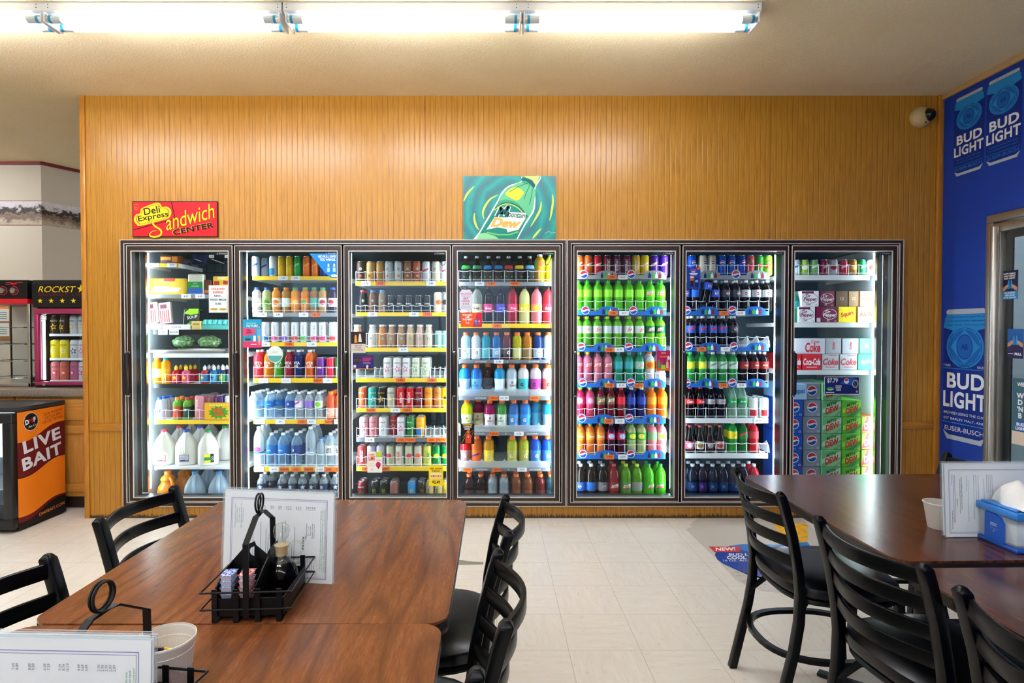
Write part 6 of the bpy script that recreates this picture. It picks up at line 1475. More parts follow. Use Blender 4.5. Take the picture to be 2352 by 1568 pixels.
def dew_sign():
    a, b = onY(1064, 549, D - .02), onY(1277, 403, D - .02)
    w, h = b.x - a.x, b.z - a.z
    U = lambda px: (px - 1252) / 1565 * w; V = lambda py: (708 - py) / 1080 * h
    t = NT('painted_teal_swirl'); P_, x, y, z = t.obj()
    vx, vz = t.math('SUBTRACT', x, 0.02), t.math('SUBTRACT', z, -0.02)
    rad = t.math('SQRT', t.math('ADD', t.math('MULTIPLY', vx, vx), t.math('MULTIPLY', vz, vz)))
    n = t.noise(P_, 7, 4, .6)
    v = t.math('FRACT', t.math('MULTIPLY', t.math('ADD', rad, t.math('MULTIPLY', n, .09)), 11))
    tri = t.math('ABSOLUTE', t.math('SUBTRACT', v, .5))
    bg = t.done(t.ramp(t.math('ADD', t.math('MULTIPLY', tri, 1.2), t.math('MULTIPLY', n, .4)), (.25, '#3a6a74'), (.4, '#127c78'), (.62, '#0c8a82'), (.9, '#2a9c8e')), .4)
    wh, dk, li, gr = paper('#e8f0e0'), paper('#0c5a58'), paper('#c4dc5c'), paper('#3c9c6c')
    f = Flat()
    for arc in ([(475, 600), (540, 470), (650, 345)], [(660, 800), (655, 900), (690, 1020), (740, 1090)], [(1060, 490), (930, 560), (840, 680), (800, 800), (820, 900)], [(1980, 480), (1985, 620), (1960, 800), (1930, 930)], [(1790, 600), (1770, 740), (1700, 880), (1610, 1030)], [(1790, 1060), (1710, 1150), (1640, 1240)]):
        f.line(smooth([(U(x), V(y)) for x, y in arc], 6), [.004 + .011 * math.sin(math.pi * i / ((len(arc) - 1) * 6)) for i in range((len(arc) - 1) * 6 + 1)], li, 0)
    B = [(640, 1245), (740, 1120), (830, 960), (960, 740), (1050, 580), (1130, 430), (1250, 330), (1440, 265), (1450, 205), (1480, 172), (1770, 172), (1750, 270), (1690, 380), (1690, 600), (1670, 760), (1600, 880), (1500, 1040), (1390, 1245)]
    f.poly(smooth([(U(x), V(y)) for x, y in B], 4), wh, 1)
    cx, cy = U(1250), V(700)
    B2 = [(690, 1245), (770, 1130), (860, 970), (980, 750), (1070, 590), (1150, 450), (1260, 350), (1445, 285), (1460, 215), (1490, 172), (1750, 172), (1735, 260), (1672, 380), (1668, 590), (1648, 740), (1580, 860), (1470, 1040), (1370, 1245)]
    f.poly(smooth([(U(x), V(y)) for x, y in B2], 4), gr, 2)
    f.poly(smooth([(U(x), V(y)) for x, y in ((1070, 590), (1150, 450), (1300, 340), (1445, 285), (1680, 390), (1668, 600), (1640, 760), (1560, 850), (1400, 640), (1200, 570))], 4, True), paper('#62b884'), 3)
    f.poly(smooth([(U(x), V(y)) for x, y in ((1180, 470), (1330, 360), (1450, 400), (1490, 470), (1400, 580), (1300, 560))], 4, True), paper('#d4d83c'), 4)
    f.poly([(U(x), V(y)) for x, y in ((1450, 215), (1500, 195), (1620, 240), (1690, 330), (1660, 390), (1620, 330), (1540, 260), (1450, 245))], dk, 5)
    f.poly([(U(x), V(y)) for x, y in ((1490, 172), (1750, 172), (1735, 260), (1695, 330), (1640, 240), (1520, 190))], paper('#c8dc7c'), 4)
    for ln in ([(1560, 290), (1400, 350), (1240, 450)], [(1600, 320), (1540, 440), (1500, 560)], [(1640, 380), (1620, 520), (1590, 660)]): f.line([(U(x), V(y)) for x, y in ln], .004, dk, 5)
    f.line(smooth([(U(x), V(y)) for x, y in ((1000, 730), (1130, 640), (1260, 630), (1400, 690), (1500, 790), (1550, 860))], 5), .008, dk, 5); f.line(smooth([(U(x), V(y)) for x, y in ((990, 750), (1130, 660), (1260, 650), (1390, 710), (1490, 810))], 5), .006, li, 6)
    f.poly([(U(x), V(y)) for x, y in ((960, 800), (1130, 680), (1280, 670), (1450, 760), (1540, 880), (1470, 1050), (1370, 1230), (1000, 1230), (740, 1160))], paper('#178070'), 5)
    f.poly([(U(x), V(y)) for x, y in ((690, 1245), (740, 1150), (850, 1140), (1000, 1190), (1080, 1245))], paper('#88cc90'), 6)
    f.line([(U(x), V(y)) for x, y in ((870, 1130), (1060, 1170), (1250, 1170), (1400, 1120))], .008, paper('#7cc85c'), 6)
    for q, m, lv in ((.034, wh, 7), (.019, dk, 8)):
        for ln in ([(1030, 865), (1112, 700)], [(1108, 700), (1122, 820)], [(1118, 822), (1236, 690)], [(1238, 685), (1188, 862)]): f.line([(U(x), V(y)) for x, y in ln], q, m, lv)
    f.poly([(U(x), V(y)) for x, y in ((1230, 780), (1530, 800), (1510, 900), (1200, 870))], wh, 7); f.text('ountain', U(1372), V(835), h * .085, dk, w=w * .18, rot=-6, shear=.2, bold=.02, lv=8)
    f.poly([(U(x), V(y)) for x, y in ((860, 1085), (1000, 870), (1530, 880), (1400, 1090), (1330, 1100), (1220, 1130), (1200, 1070), (1040, 1045))], wh, 8)
    f.text('Dew', U(1190), V(970), h * .15, paper('#e8a84c'), w=w * .33, rot=-4, shear=.35, bold=.05, lv=9)
    f.line([(U(x), V(y)) for x, y in ((1850, 1150), (1920, 1110), (1960, 1140), (2030, 1130))], .002, wh, 1)
    o = f.obj('wall_sign', None, ((a.x + b.x) / 2, D - .01, (a.z + b.z) / 2), plate=([(-w / 2, -h / 2), (w / 2, -h / 2), (w / 2, h / 2), (-w / 2, h / 2)], bg, .008), step=.0004)
    tag(o, 'painted teal sign with a green soda bottle, standing on the cooler frame', 'sign')
dew_sign()
# dome security camera
c = onY(2112, 270, D)
r = thing('security_camera', 'beige dome security camera high on the panelling near the corner', 'camera', (c.x, D, c.z))
RX = Matrix.Rotation(R(90), 4, 'X')
g = G(); g.lathe([(.074, 0), (.074, .012), (.069, .03), (.055, .048), (.03, .06), (.002, .064)], 28, mat('#b8a06c', .45), M=RX); g.obj('dome', r)
g = G(); g.lathe([(.05, .0), (.047, .025), (.037, .046), (.02, .06), (.002, .066)], 24, mat('#08080a', .12), M=Matrix.Translation((.03, -.022, .004)) @ Matrix.Rotation(R(6), 4, 'Z') @ RX); g.obj('lens_cover', r)
g = G(); g.lathe([(.006, .0), (.006, .006), (.001, .007)], 8, mat('#3c3424', .5), M=Matrix.Translation((.008, -.046, -.05)) @ RX); g.obj('sensor', r)

# ================================================================== blue wall: can decals and the beer cooler door
def can_decal(py0, py1, px0, px1, label, big):
    """a vinyl decal of a beer can on the blue wall; px0 = far edge, px1 = near edge"""
    pm = (px0 + px1) / 2
    yf, yn = onX(px0, (py0 + py1) / 2, XR).y, onX(px1, (py0 + py1) / 2, XR).y
    w = yf - yn; zc0, zc1 = onX(pm, py1, XR).z, onX(pm, py0, XR).z
    h = zc1 - zc0
    nb, lb, mb, si, wh = paper('#0a2a86'), paper('#1f86cc'), paper('#1560b4'), paper('#aeb8c4'), paper('#e8ecf0')
    f = Flat()
    x = w / 2
    body = [(-x * .96, h * .07), (-x * .8, h * .02), (x * .8, h * .02), (x * .96, h * .07), (x * .99, h * .12), (x * .99, h * .86), (x * .93, h * .93), (x * .85, h * .965), (-x * .85, h * .965), (-x * .93, h * .93), (-x * .99, h * .86), (-x * .99, h * .12)]
    f.poly(body, nb, 0)
    f.poly([(-x * .85, h * .962), (x * .85, h * .962), (x * .88, h * .985), (x * .8, h), (-x * .8, h), (-x * .88, h * .985)], si, 1)
    f.poly([(-x * .96, h * .065), (-x * .78, 0), (x * .78, 0), (x * .96, h * .065), (x * .7, h * .035), (-x * .7, h * .035)], si, 1)
    f.poly([(-x * .99, h * .86), (-x * .93, h * .93), (-x * .85, h * .96), (x * .85, h * .96), (x * .93, h * .93), (x * .99, h * .86), (x * .5, h * .835), (0, h * .828), (-x * .5, h * .835)], lb, 1)
    f.ell(0, h * .715, x * .84, h * .158, lb, 2, 40); f.ell(0, h * .715, x * .77, h * .147, mb, 3, 40); f.ring(0, h * .715, x * .7, h * .138, x * .03, lb, 4, 40)
    f.poly([(0, h * .845), (x * .66, h * .715), (0, h * .585), (-x * .66, h * .715)], lb, 4); f.ell(0, h * .715, x * .36, h * .095, mb, 5); f.ring(0, h * .715, x * .36, h * .095, x * .03, nb, 6)
    f.text('AB', 0, h * .715, h * .045, nb, bold=.02, w=x * .3, lv=7)
    for i in range(10):
        q = i * 36 + 18; f.poly([(x * .77 * math.cos(R(q + d_)) * k, h * .715 + h * .147 * math.sin(R(q + d_)) * k) for d_, k in ((-7, .98), (7, .98), (0, .86))], lb, 4)
    if big:
        for i, s_ in enumerate(('it is brewed and aged to be', 'our process produces a light bodied', 'clean finish, and a smooth')): f.text(s_, 0, h * (.94 - .03 * i), h * .014, nb, w=x * 1.7, shear=.2, lv=3)
        f.text('T MARK', -x * .8, h * .57, h * .018, wh, wmax=x * .34, lv=2); f.text('REGISTE', x * .77, h * .567, h * .018, wh, wmax=x * .4, lv=2); f.text('AMERICA', 0, h * .572, h * .016, nb, wmax=x * .5, lv=5)
        for s_, y in (('BREWED USING THE CHO', .205), ('EST BARLEY MALT, AND', .16)): f.text(s_, 0, h * y, h * .02, wh, w=x * 1.86, lv=2)
        f.rect(-x * .98, h * .545, x * .98, h * .55, lb, 1); f.rect(-x * .98, h * .128, x * .98, h * .134, lb, 1)
    else:
        for s_, y in (('BREWED USING THE CHO', .205), ('EST BARLEY MALT, AND', .165)): f.text(s_, 0, h * y, h * .014, lb, w=x * 1.6, lv=2)
        f.rect(-x * .98, h * .12, x * .98, h * .124, lb, 1)
    f.text('BUD', x * .04, h * .455, h * .12, wh, w=x * 1.68, bold=.03, lv=2, space=1.06); f.text('LIGHT', 0, h * .31, h * .125, wh, w=x * 1.94, bold=.03, lv=2, space=1.08)
    f.text('EUSER-BUSCH', 0, h * .085, h * .035, lb if not big else wh, w=x * 1.75, lv=2)
    o = f.obj('wall_decal', None, (XR - .0012, (yf + yn) / 2, zc0), R(-90), plate=(body, nb, .001))
    tag(o, label, 'wall decal', 'beer can decals on the blue wall')
can_decal(214, 396, 2192, 2261, 'smaller-looking can decal nearer the corner, high on the blue wall', False)
can_decal(172, 370, 2266, 2347, 'can decal nearer the photo edge, high on the blue wall', False)
can_decal(709, 1016, 2166.5, 2269, 'big blue beer can decal low on the wall beside the steel door', True)

dz = DZ1 - DZ0
g = G()
for q in ((DY0, DZ1 - .05, DY1, DZ1), (DY0, DZ0, DY1, DZ0 + .05), (DY0, DZ0 + .05, DY0 + .05, DZ1 - .05), (DY1 - .05, DZ0 + .05, DY1, DZ1 - .05)):
    g.box((XR - .03, q[0], q[1]), (XR + .1, q[2], q[3]), STEEL)
dr = struct(g.obj('door_1', bevel=.004), 'steel-framed glass door of the walk-in beer cooler')
g = G()
y0, y1, z0, z1 = DY0 + .06, DY1 - .058, DZ0 + .06, DZ1 - .062
for q in ((y0, z1 - .055, y1, z1), (y0, z0, y1, z0 + .055), (y0, z0 + .055, y0 + .055, z1 - .055), (y1 - .055, z0 + .055, y1, z1 - .055)): g.box((XR - .036, q[0], q[1]), (XR + .03, q[2], q[3]), STEEL)
g.tube([(XR - .05, y1 - .03, z0 + .1), (XR - .05, y1 - .03, z1 - .02)], .022, STEEL, 12)
g.obj('door_frame', dr, bevel=.004)
g = G()
for q in ((y0 + .055, z1 - .1, y1 - .055, z1 - .055), (y0 + .055, z0 + .055, y1 - .055, z0 + .1), (y0 + .055, z0 + .1, y0 + .12, z1 - .1), (y1 - .1, z0 + .1, y1 - .055, z1 - .1)): g.box((XR + .0, q[0], q[1]), (XR + .012, q[2], q[3]), BLACKMATT)
g.obj('gasket', dr)
g = G(); g.box((XR - .012, y0 + .055, z0 + .055), (XR - .006, y1 - .055, z1 - .055), GLASS); g.obj('pane', dr)
# cold room behind the glass
PALE = mat('#cfdcdc', .5)
g = G()
g.box((XR + 1.5, 1.2, 0), (XR + 1.55, DY1 + .5, CEILZ), PALE); g.box((XR + .1, 1.2, 0), (XR + 1.5, 1.25, CEILZ), PALE); g.box((XR + .1, DY1 + .45, 0), (XR + 1.5, DY1 + .5, CEILZ), PALE)
g.box((XR + .1, 1.2, -.05), (XR + 1.5, DY1 + .5, 0), PALE)
struct(g.obj('wall_cold_room'))
r = thing('cold_room_light', 'light tube on the ceiling of the beer cold room behind the steel door', 'ceiling light', (XR + .7, 3.0, CEILZ - .06))
g = G(); g.tube([(0, -.5, 0), (0, .5, 0)], .02, mat('#f0f8ff', .4, emit=32.0), 10); g.obj('tube', r)
g = G(); g.box((-.05, -.52, .025), (.05, .52, .06), LAMP_WHITE); g.obj('housing', r)
def door_poster(px0, py0, px1, py1, bg, art, label, ywide=None):
    xw = XR - .0135
    pm = (px0 + px1) / 2
    yf, yn = onX(px0, (py0 + py1) / 2, xw).y, onX(px1, (py0 + py1) / 2, xw).y
    if ywide: yn = yf - ywide
    z0, z1 = onX(px0, py1, xw).z, onX(px0, py0, xw).z
    w, h = yf - yn, z1 - z0
    f = Flat(); f.lv = 1; art(f, w, h)
    o = f.obj('door_poster', None, (xw, (yf + yn) / 2, z0), R(-90), plate=([(-w / 2, 0), (w / 2, 0), (w / 2, h), (-w / 2, h)], bg, .001))
    tag(o, label, 'poster', 'beer posters on the steel door')
SKIN = paper('#c48a68')
def hands_bottles(f, w, h, cy):
    for s_ in (-1, 1):
        f.poly([(s_ * w * .02, h * (cy - .12)), (s_ * w * .18, h * (cy - .14)), (s_ * w * .14, h * (cy + .1)), (s_ * w * .1, h * (cy + .17)), (s_ * w * .05, h * (cy + .17)), (s_ * w * .04, h * (cy + .08))], paper('#2c8cc8'), 2)
        f.poly([(s_ * w * .48, h * (cy - .22)), (s_ * w * .3, h * (cy - .18)), (s_ * w * .12, h * (cy - .06)), (s_ * w * .14, h * (cy + .02)), (s_ * w * .3, h * (cy - .02)), (s_ * w * .48, h * (cy - .1))], SKIN, 3)
def ps1(f, w, h):
    f.rect(-w / 2, 0, w / 2, h * .28, paper('#2c86c0'))
    for s_, y in (("BOYS' NIGHT.", .89), ("GIRLS' NIGHT.", .81), ('BUD LIGHT.', .73)): f.text(s_, -w * .02, h * y, h * .062, WHITEP, bold=.03, wmax=w * .8, lv=4)
    hands_bottles(f, w, h, .5)
    for s_, y in (('NO SUNDAY', .22), ('BEER SALES', .14), ('UNTIL 9:00 A.M.', .06)): f.text(s_, 0, h * y, h * .055, WHITEP, bold=.02, wmax=w * .84, lv=4)
door_poster(2303, 623, 2338, 688, paper('#16143c'), ps1, 'small dark blue poster with two clinking bottles, upper left of the door glass')
def ps2(f, w, h):
    f.rect(-w / 2, 0, w / 2, h * .45, paper('#241c4c'), 0); hands_bottles(f, w, h, .6); f.text('PULL', w * .2, h * .15, h * .09, WHITEP, bold=.04, wmax=w * .5, lv=4); f.rect(-w * .44, h * .15, -w * .1, h * .17, WHITEP)
door_poster(2314, 755, 2351, 822, paper('#1c58a0'), ps2, 'blue poster reading PULL with two bottles on the door glass')
def ps3(f, w, h):
    f.rect(-w / 2, 0, w / 2, h * .2, paper('#d8c4b0'))
    f.text('WELCOME', -w * .12, h * .91, h * .06, WHITEP, bold=.03, wmax=w * .5)
    for s_, y in (("W", .74), ("D", .64), ("'N", .54), ("B", .44)): f.text(s_, -w * .28, h * y, h * .08, WHITEP, bold=.04)
    f.text('BUD', -w * .26, h * .31, h * .05, WHITEP, bold=.04, lv=3); f.text('LIGHT', -w * .24, h * .25, h * .05, WHITEP, bold=.04, lv=3); f.rect(-w * .38, h * .21, -w * .08, h * .36, paper('#1c58b0'), 2)
door_poster(2325, 867, 2352, 1018, paper('#3c6070'), ps3, 'grey-blue welcome poster on the door glass, cut by the photo edge', .24)

# ================================================================== alcove at the left: counter, cabinets, warmer, drinks fridge
CZ = .92
g = G(); g.box((-7.9, 4.245, CZ - .062), (XL_WALL - .004, 4.95, CZ), COUNTER)
tag(g.obj('countertop', None, bevel=.012, segs=3), 'grey speckled laminate countertop at the left', 'countertop')
def cabinet(x0, x1, label, proto=None):
    r = thing('base_cabinet', label, 'cabinet', ((x0 + x1) / 2, 4.29, 0), 0, 'oak base cabinets under the counter')
    w = x1 - x0
    g = G(); g.box((-w / 2, 0, .1), (w / 2, .58, CZ - .063), CAB_WOOD); g.box((-w / 2, .05, .001), (w / 2, .58, .1), mat('#2a1c10', .6)); g.obj('carcass', r)
    g = G(); g.box((-w / 2 + .01, -.02, .68), (w / 2 - .01, 0, .84), CAB_WOOD_H); g.obj('drawer', r, bevel=.006)
    g = G()
    for q in ((-w / 2 + .01, .14, -w / 2 + .07, .64), (w / 2 - .07, .14, w / 2 - .01, .64)): g.box((q[0], -.02, q[1]), (q[2], 0, q[3]), CAB_WOOD)
    for q in ((.14, .2), (.58, .64)): g.box((-w / 2 + .07, -.02, q[0]), (w / 2 - .07, 0, q[1]), CAB_WOOD_H)
    g.box((-w / 2 + .07, -.008, .2), (w / 2 - .07, 0, .58), CAB_WOOD); g.obj('door', r, bevel=.003)
    return r
cabinet(-3.62, -2.958, 'oak cabinet next to the end of the panelled wall')
cabinet(-4.29, -3.63, 'oak cabinet hidden behind the black bait fridge')
cabinet(-4.96, -4.3, 'oak cabinet left of the bait fridge, out of the photo')
cabinet(-5.63, -4.97, 'oak cabinet farthest left under the counter, out of the photo')
# hot food warmer
r = thing('food_warmer', 'glass food display warmer with black control panel on the counter, far left', 'food warmer', (-3.86, 4.40, CZ), 0)
w = .53; h = 1.395 - .72
ztop = onY(40, 643, 4.40).z - CZ; zc = onY(40, 686, 4.40).z - CZ; zr = onY(40, 697, 4.40).z - CZ
g = G()
for x in (-w / 2, w / 2 - .022): g.box((x, 0, .002), (x + .022, .022, zr), ALU); g.box((x, .44, .002), (x + .022, .462, zr), ALU)
g.box((-w / 2, 0, .002), (w / 2, .46, .03), ALU); g.box((-w / 2, .44, .03), (w / 2, .446, zr), mat('#d8d0c0', .5)); g.obj('body', r, bevel=.003)
f = Flat(); f.lv = 1
kx = [onY(px, 667, 4.4).x + 3.86 for px in (8, 34)]
f.ell(onY(33, 651, 4.4).x + 3.86, (zc + ztop) / 2 + .045, .022, .012, paper('#d82430')); f.rect(.09, (zc + ztop) / 2 + .05, .22, (zc + ztop) / 2 + .056, paper('#a82c30')); f.rect(.09, (zc + ztop) / 2 + .036, .17, (zc + ztop) / 2 + .041, paper('#a82c30'))
for k in kx: f.ring(k, (zc + ztop) / 2 - .01, .034, .034, .004, paper('#c82430'))
g = G(); g.box((-w / 2, -.005, zc), (w / 2 - .01, .46, ztop), BLACK); f.into(g, -.005); g.obj('control_panel', r)
for k in kx:
    g = G(); g.lathe([(.024, 0), (.022, .014), (.02, .018)], 18, CHROME, M=Matrix.Translation((k, -.006, (zc + ztop) / 2 - .01)) @ RX); g.obj('knob', r)
g = G(); g.box((-w / 2, -.008, zr), (w / 2 - .008, .46, zc), mat('#d01c26', .35)); g.obj('trim_strip', r)
g = G(); g.box((-w / 2 + .022, .004, .03), (w / 2 - .022, .008, zr), GLASS); g.obj('glass_pane', r)
g = G()
zs = [onY(60, y, 4.55).z - CZ for y in (752, 790, 828, 866)]
for z_ in zs: g.tube([(.17 * math.cos(q) + .02, .2 + .17 * math.sin(q), z_) for q in [2 * math.pi * i / 30 for i in range(30)]], .004, CHROME, 6, closed=True)
g.tube([(.17, .26, .03), (.17, .26, zr)], .014, CHROME, 10); g.cbox((.17, .2, .05), (.07, .1, .03), BLACK)
g.obj('turning_rack', r)
# notice board seen through the warmer
r = thing('notice_board', 'brown-framed board of paper notices behind the food warmer', 'notice board', (onY(-5, 740, 5.6).x, 5.66, onY(5, 781, 5.6).z), 0)
g = G(); g.box((-.3, 0, 0), (.135, .012, .36), paper('#a8784c')); g.obj('board', r, bevel=.003)
for i, (x0, z0, x1, z1, c) in enumerate(((-.12, .19, .06, .31, '#e8e4dc'), (-.12, .04, .06, .17, '#e4e8e0'), (-.14, .31, .05, .36, '#f08c3c'))):
    f = Flat(); f.rect(x0, z0, x1, z1, paper(c)); f.lv = 1
    for k in range(4): f.rect(x0 + .02, z0 + .02 + k * .02, x1 - .02, z0 + .026 + k * .02, paper('#4c5450' if k != 1 else '#2c8c4c'))
    f.obj('notice', r)
# counter-top drinks fridge
fy = 4.37
fx0, fx1 = onY(79, 700, fy).x, XL_WALL - .04
r = thing('drinks_fridge', 'counter-top energy drink fridge with pink door frame, half hidden by the wall', 'fridge', ((fx0 + fx1) / 2, fy, CZ), 0)
w = fx1 - fx0
ht, hb_, hd = onY(120, 643, fy).z - CZ, onY(120, 706, fy).z - CZ, onY(120, 886, fy).z - CZ
hd = max(hd, .012)
g = G()
g.box((-w / 2, .03, .002), (-w / 2 + .03, .46, hb_), BLACK); g.box((w / 2 - .03, .03, .002), (w / 2, .46, hb_), BLACK); g.box((-w / 2, .43, .002), (w / 2, .46, hb_), mat('#c8d4d4', .4)); g.box((-w / 2, .0, .001), (w / 2, .46, hd), BLACK); g.box((-w / 2, .03, hb_ - .03), (w / 2, .46, hb_), BLACK); g.obj('cabinet', r)
f = Flat(); f.lv = 1
yl = mat('#e8c01c', .35)
hh = ht - hb_
f.text('ROCKST', -w / 2 + .185, hb_ + hh * .66, hh * .22, yl, w=.29, shear=.3, lv=1); f.poly(star(-w / 2 + .37, hb_ + hh * .68, hh * .16, .42, 95), yl); f.text('R', -w / 2 + .44, hb_ + hh * .66, hh * .22, yl, shear=.3)
f.text('ENERGY DRINK', -w / 2 + .27, hb_ + hh * .46, hh * .09, paper('#6a1c20'), w=.45, lv=1)
for i in range(5): f.poly(star(-w / 2 + .055 + i * .085, hb_ + hh * .24, hh * .1), yl)
g = G(); g.prism([(.46, hb_), (.0, hb_), (-.012, hb_ + hh * .3), (-.012, hb_ + hh * .85), (.0, ht), (.46, ht)], -w / 2 - .008, w / 2 + .008, BLACK, 'x'); f.into(g, -.0125); g.obj('header', r)
PINK = mat('#b8406c', .3, .5)
g = G(); z0, z1 = hd + .004, hb_ - .008
for q in ((-w / 2, z0, w / 2, z0 + .03), (-w / 2, z1 - .04, w / 2, z1), (-w / 2, z0 + .03, -w / 2 + .035, z1 - .04), (w / 2 - .035, z0 + .03, w / 2, z1 - .04)): g.box((q[0], -.012, q[1]), (q[2], .025, q[3]), PINK)
g.obj('door_frame', r, bevel=.008)
g = G(); g.box((-w / 2 + .03, .002, z0 + .02), (w / 2 - .03, .006, z1 - .03), GLASS); g.obj('glass_pane', r)
f = Flat()
for i in range(3): f.poly([(-w / 2 + .045, z1 - .1 + i * .018), (-w / 2 + .09, z1 - .085 + i * .018), (-w / 2 + .09, z1 - .073 + i * .018), (-w / 2 + .05, z1 - .086 + i * .018)], WHITEP)
gg = G(); f.into(gg, .0015); gg.obj('brand_mark', r)
g = G(); g.cbox((-w / 2 + .08, -.016, z0 + .008), (.025, .012, .018), CHROME); g.obj('lock', r)
zsf = [onY(150, y, fy + .12).z - CZ for y in (768, 823)]
for z_ in zsf + [z0 + .03]:
    g = G(); g.box((-w / 2 + .06, .07, z_ - .012), (w / 2 - .03, .42, z_ - .006), WIRE); g.box((-w / 2 + .06, .066, z_ - .012), (w / 2 - .03, .07, z_ + .006), WIRE); g.obj('shelf', r)
g = G(); g.box((-w / 2 + .034, .034, z0 + .04), (-w / 2 + .042, .05, z1 - .06), mat('#eaf4f8', .4, emit=4.0)); g.obj('light_strip', r)
wx, wz = r.location.x, r.location.z
for si, (zz, codes) in enumerate(((zsf[0] - .006, 'ra2 ra2 re2 re2'), (zsf[1] - .006, 'y2 y2 bl2 pk2'), (z0 + .024, 'pk3 pk4 pk5 pk2'))):
    rs('ra2', 'gold and black star energy can', '#3c2a14', '#e8b020', '#3c2a14', '#e8d8a0'); rs('re2', 'white star energy can', '#c8ccd4', '#e8c03c', '#c8ccd4'); rs('y2', 'yellow and silver star energy can', '#e0cc20', '#e8e4c0', '#d8c820')
    rs('bl2', 'silver and navy star energy can', '#c8ccd4', '#1c3460', '#d4d8e0'); rs('pk2', 'silver and pink star energy can', '#d4ccd4', '#d83a80', '#e4d4dc'); rs('pk3', 'red and white star energy can', '#d8787c', '#c82c3c', '#f0e0e0'); rs('pk4', 'orange-red star energy can with white print', '#c86450', '#d83c2c', '#f0dcd0'); rs('pk5', 'magenta and white star energy can', '#b86488', '#b8246c', '#f0dce4')
    for i, (px, c) in enumerate(zip((127, 148.5, 172, 191), codes.split())):
        p = onY(px, 760, fy + .12)
        put_item(c, (p.x, fy + .12, wz + zz), rnd.uniform(-.3, .3), '%s, %s from left, %s of the counter-top fridge' % (PR[c][1], ORD[i], ('top shelf', 'middle shelf', 'bottom shelf')[si]), 'cans in the counter-top fridge')
# bait fridge on the floor
b0 = -3.2; yb0, yb1 = 3.755, 4.225; bh = .84
r = thing('bait_fridge', 'black live bait fridge with an orange side panel standing on the floor', 'fridge', (b0 - .35, yb0, 0), 0)
g = G(); x1 = .35; dp = yb1 - yb0
g.box((-.35, .05, .02), (-.33, dp, bh - .01), BLACK); g.box((x1 - .02, .05, .02), (x1, dp, bh - .01), BLACK); g.box((-.35, dp - .02, .02), (x1, dp, bh - .01), mat('#cfe0f0', .5)); g.box((-.35, .05, .02), (x1, dp, .06), BLACK); g.box((-.36, .03, bh - .03), (x1 + .004, dp, bh), mat('#2a2a2c', .5)); g.obj('cabinet', r, bevel=.004)
for x in (-.3, .3):
    for y in (.08, dp - .06):
        g = G(); g.lathe([(.02, 0.0005), (.02, .022)], 10, BLACK, c=(x, y, 0)); g.obj('foot', r)
g = G()
for q in ((-.35, .03, x1, .1), (-.35, bh - .1, x1, bh - .035), (-.35, .1, -.29, bh - .1), (x1 - .062, .1, x1, bh - .1)): g.box((q[0], -.002, q[1]), (q[2], .05, q[3]), BLACK)
g.obj('door_frame', r, bevel=.005)
g = G(); g.box((-.29, .01, .1), (x1 - .062, .016, bh - .1), GLASS); g.obj('glass_pane', r)
g = G(); g.box((-.25, .1, bh - .08), (.25, .13, bh - .06), mat('#e8f2ff', .4, emit=30.0)); g.obj('light_strip', r)
for z_ in (.28, .5):
    g = G(); g.box((-.32, .06, z_), (.32, dp - .03, z_ + .006), WIRE); g.obj('shelf', r)
f = Flat(); u0, u1 = .045, dp - .005
org, dkr, blk, wht = paper('#f08016'), paper('#6a1216'), paper('#0c0a0a'), paper('#e8e8ec')
f.rect(u0, .012, u1, bh - .035, org, 0)
W = u1 - u0
def wv(va, vb, k=.03): return [(u0 + W * i / 16, (va + (vb - va) * i / 16 - k * math.sin(2 * math.pi * i / 16)) * bh) for i in range(17)]
top, bot = wv(.715, .82, .02), wv(.43, .52, .02)
f.poly(bot + top[::-1], dkr, 1); f.line(bot, .005, blk, 2)
f.poly([(u0, .012), (u1, .012)] + wv(.115, .18, .02)[::-1], dkr, 1); f.poly([(u0, .012), (u1, .012)] + wv(.07, .165, .022)[::-1], blk, 2)
cx, cy = u0 + W * .27, bh * .868
f.ell(cx, cy, .062, .062, wht, 1); f.ell(cx, cy, .059, .059, blk, 2)
f.text('D', cx - .034, cy + .0, .034, wht, bold=.05, rot=8, lv=3); f.text('M', cx - .002, cy + .006, .034, paper('#b01c24'), bold=.03, rot=8, lv=4); f.text('F', cx + .03, cy + .012, .034, wht, bold=.05, rot=8, lv=3); f.text('Bait Co.', cx + .012, cy - .03, .016, wht, rot=8, shear=.3, wmax=.07, lv=3)
for i, s_ in enumerate(('OUR WORMS', 'CATCH FISH', 'OR DIE TRYING!')): f.text(s_, u0 + W * .74, bh * (.915 - .032 * i), .02, dkr, rot=7, wmax=W * (.4 if i < 2 else .46), lv=1)
for (s_, ux, vy, wd) in (('LIVE', .5, .695, .8), ('BAIT', .5, .56, .84)):
    f.text(s_, u0 + W * ux + .003, bh * vy - .004, .088, blk, rot=9, bold=.035, w=W * wd, lv=3, space=1.1); f.text(s_, u0 + W * ux, bh * vy, .088, wht, rot=9, bold=.035, w=W * wd, lv=4, space=1.1)
f.text('DMFBAIT.COM', u0 + W * .69, bh * .085, .022, paper('#e8843c'), rot=4, bold=.01, w=W * .56, lv=4)
gg = G(); f.into(gg, 0, .0004, M=Matrix.Translation((x1, 0, 0)) @ Matrix.Rotation(R(90), 4, 'Z')); gg.obj('side_graphic', r)

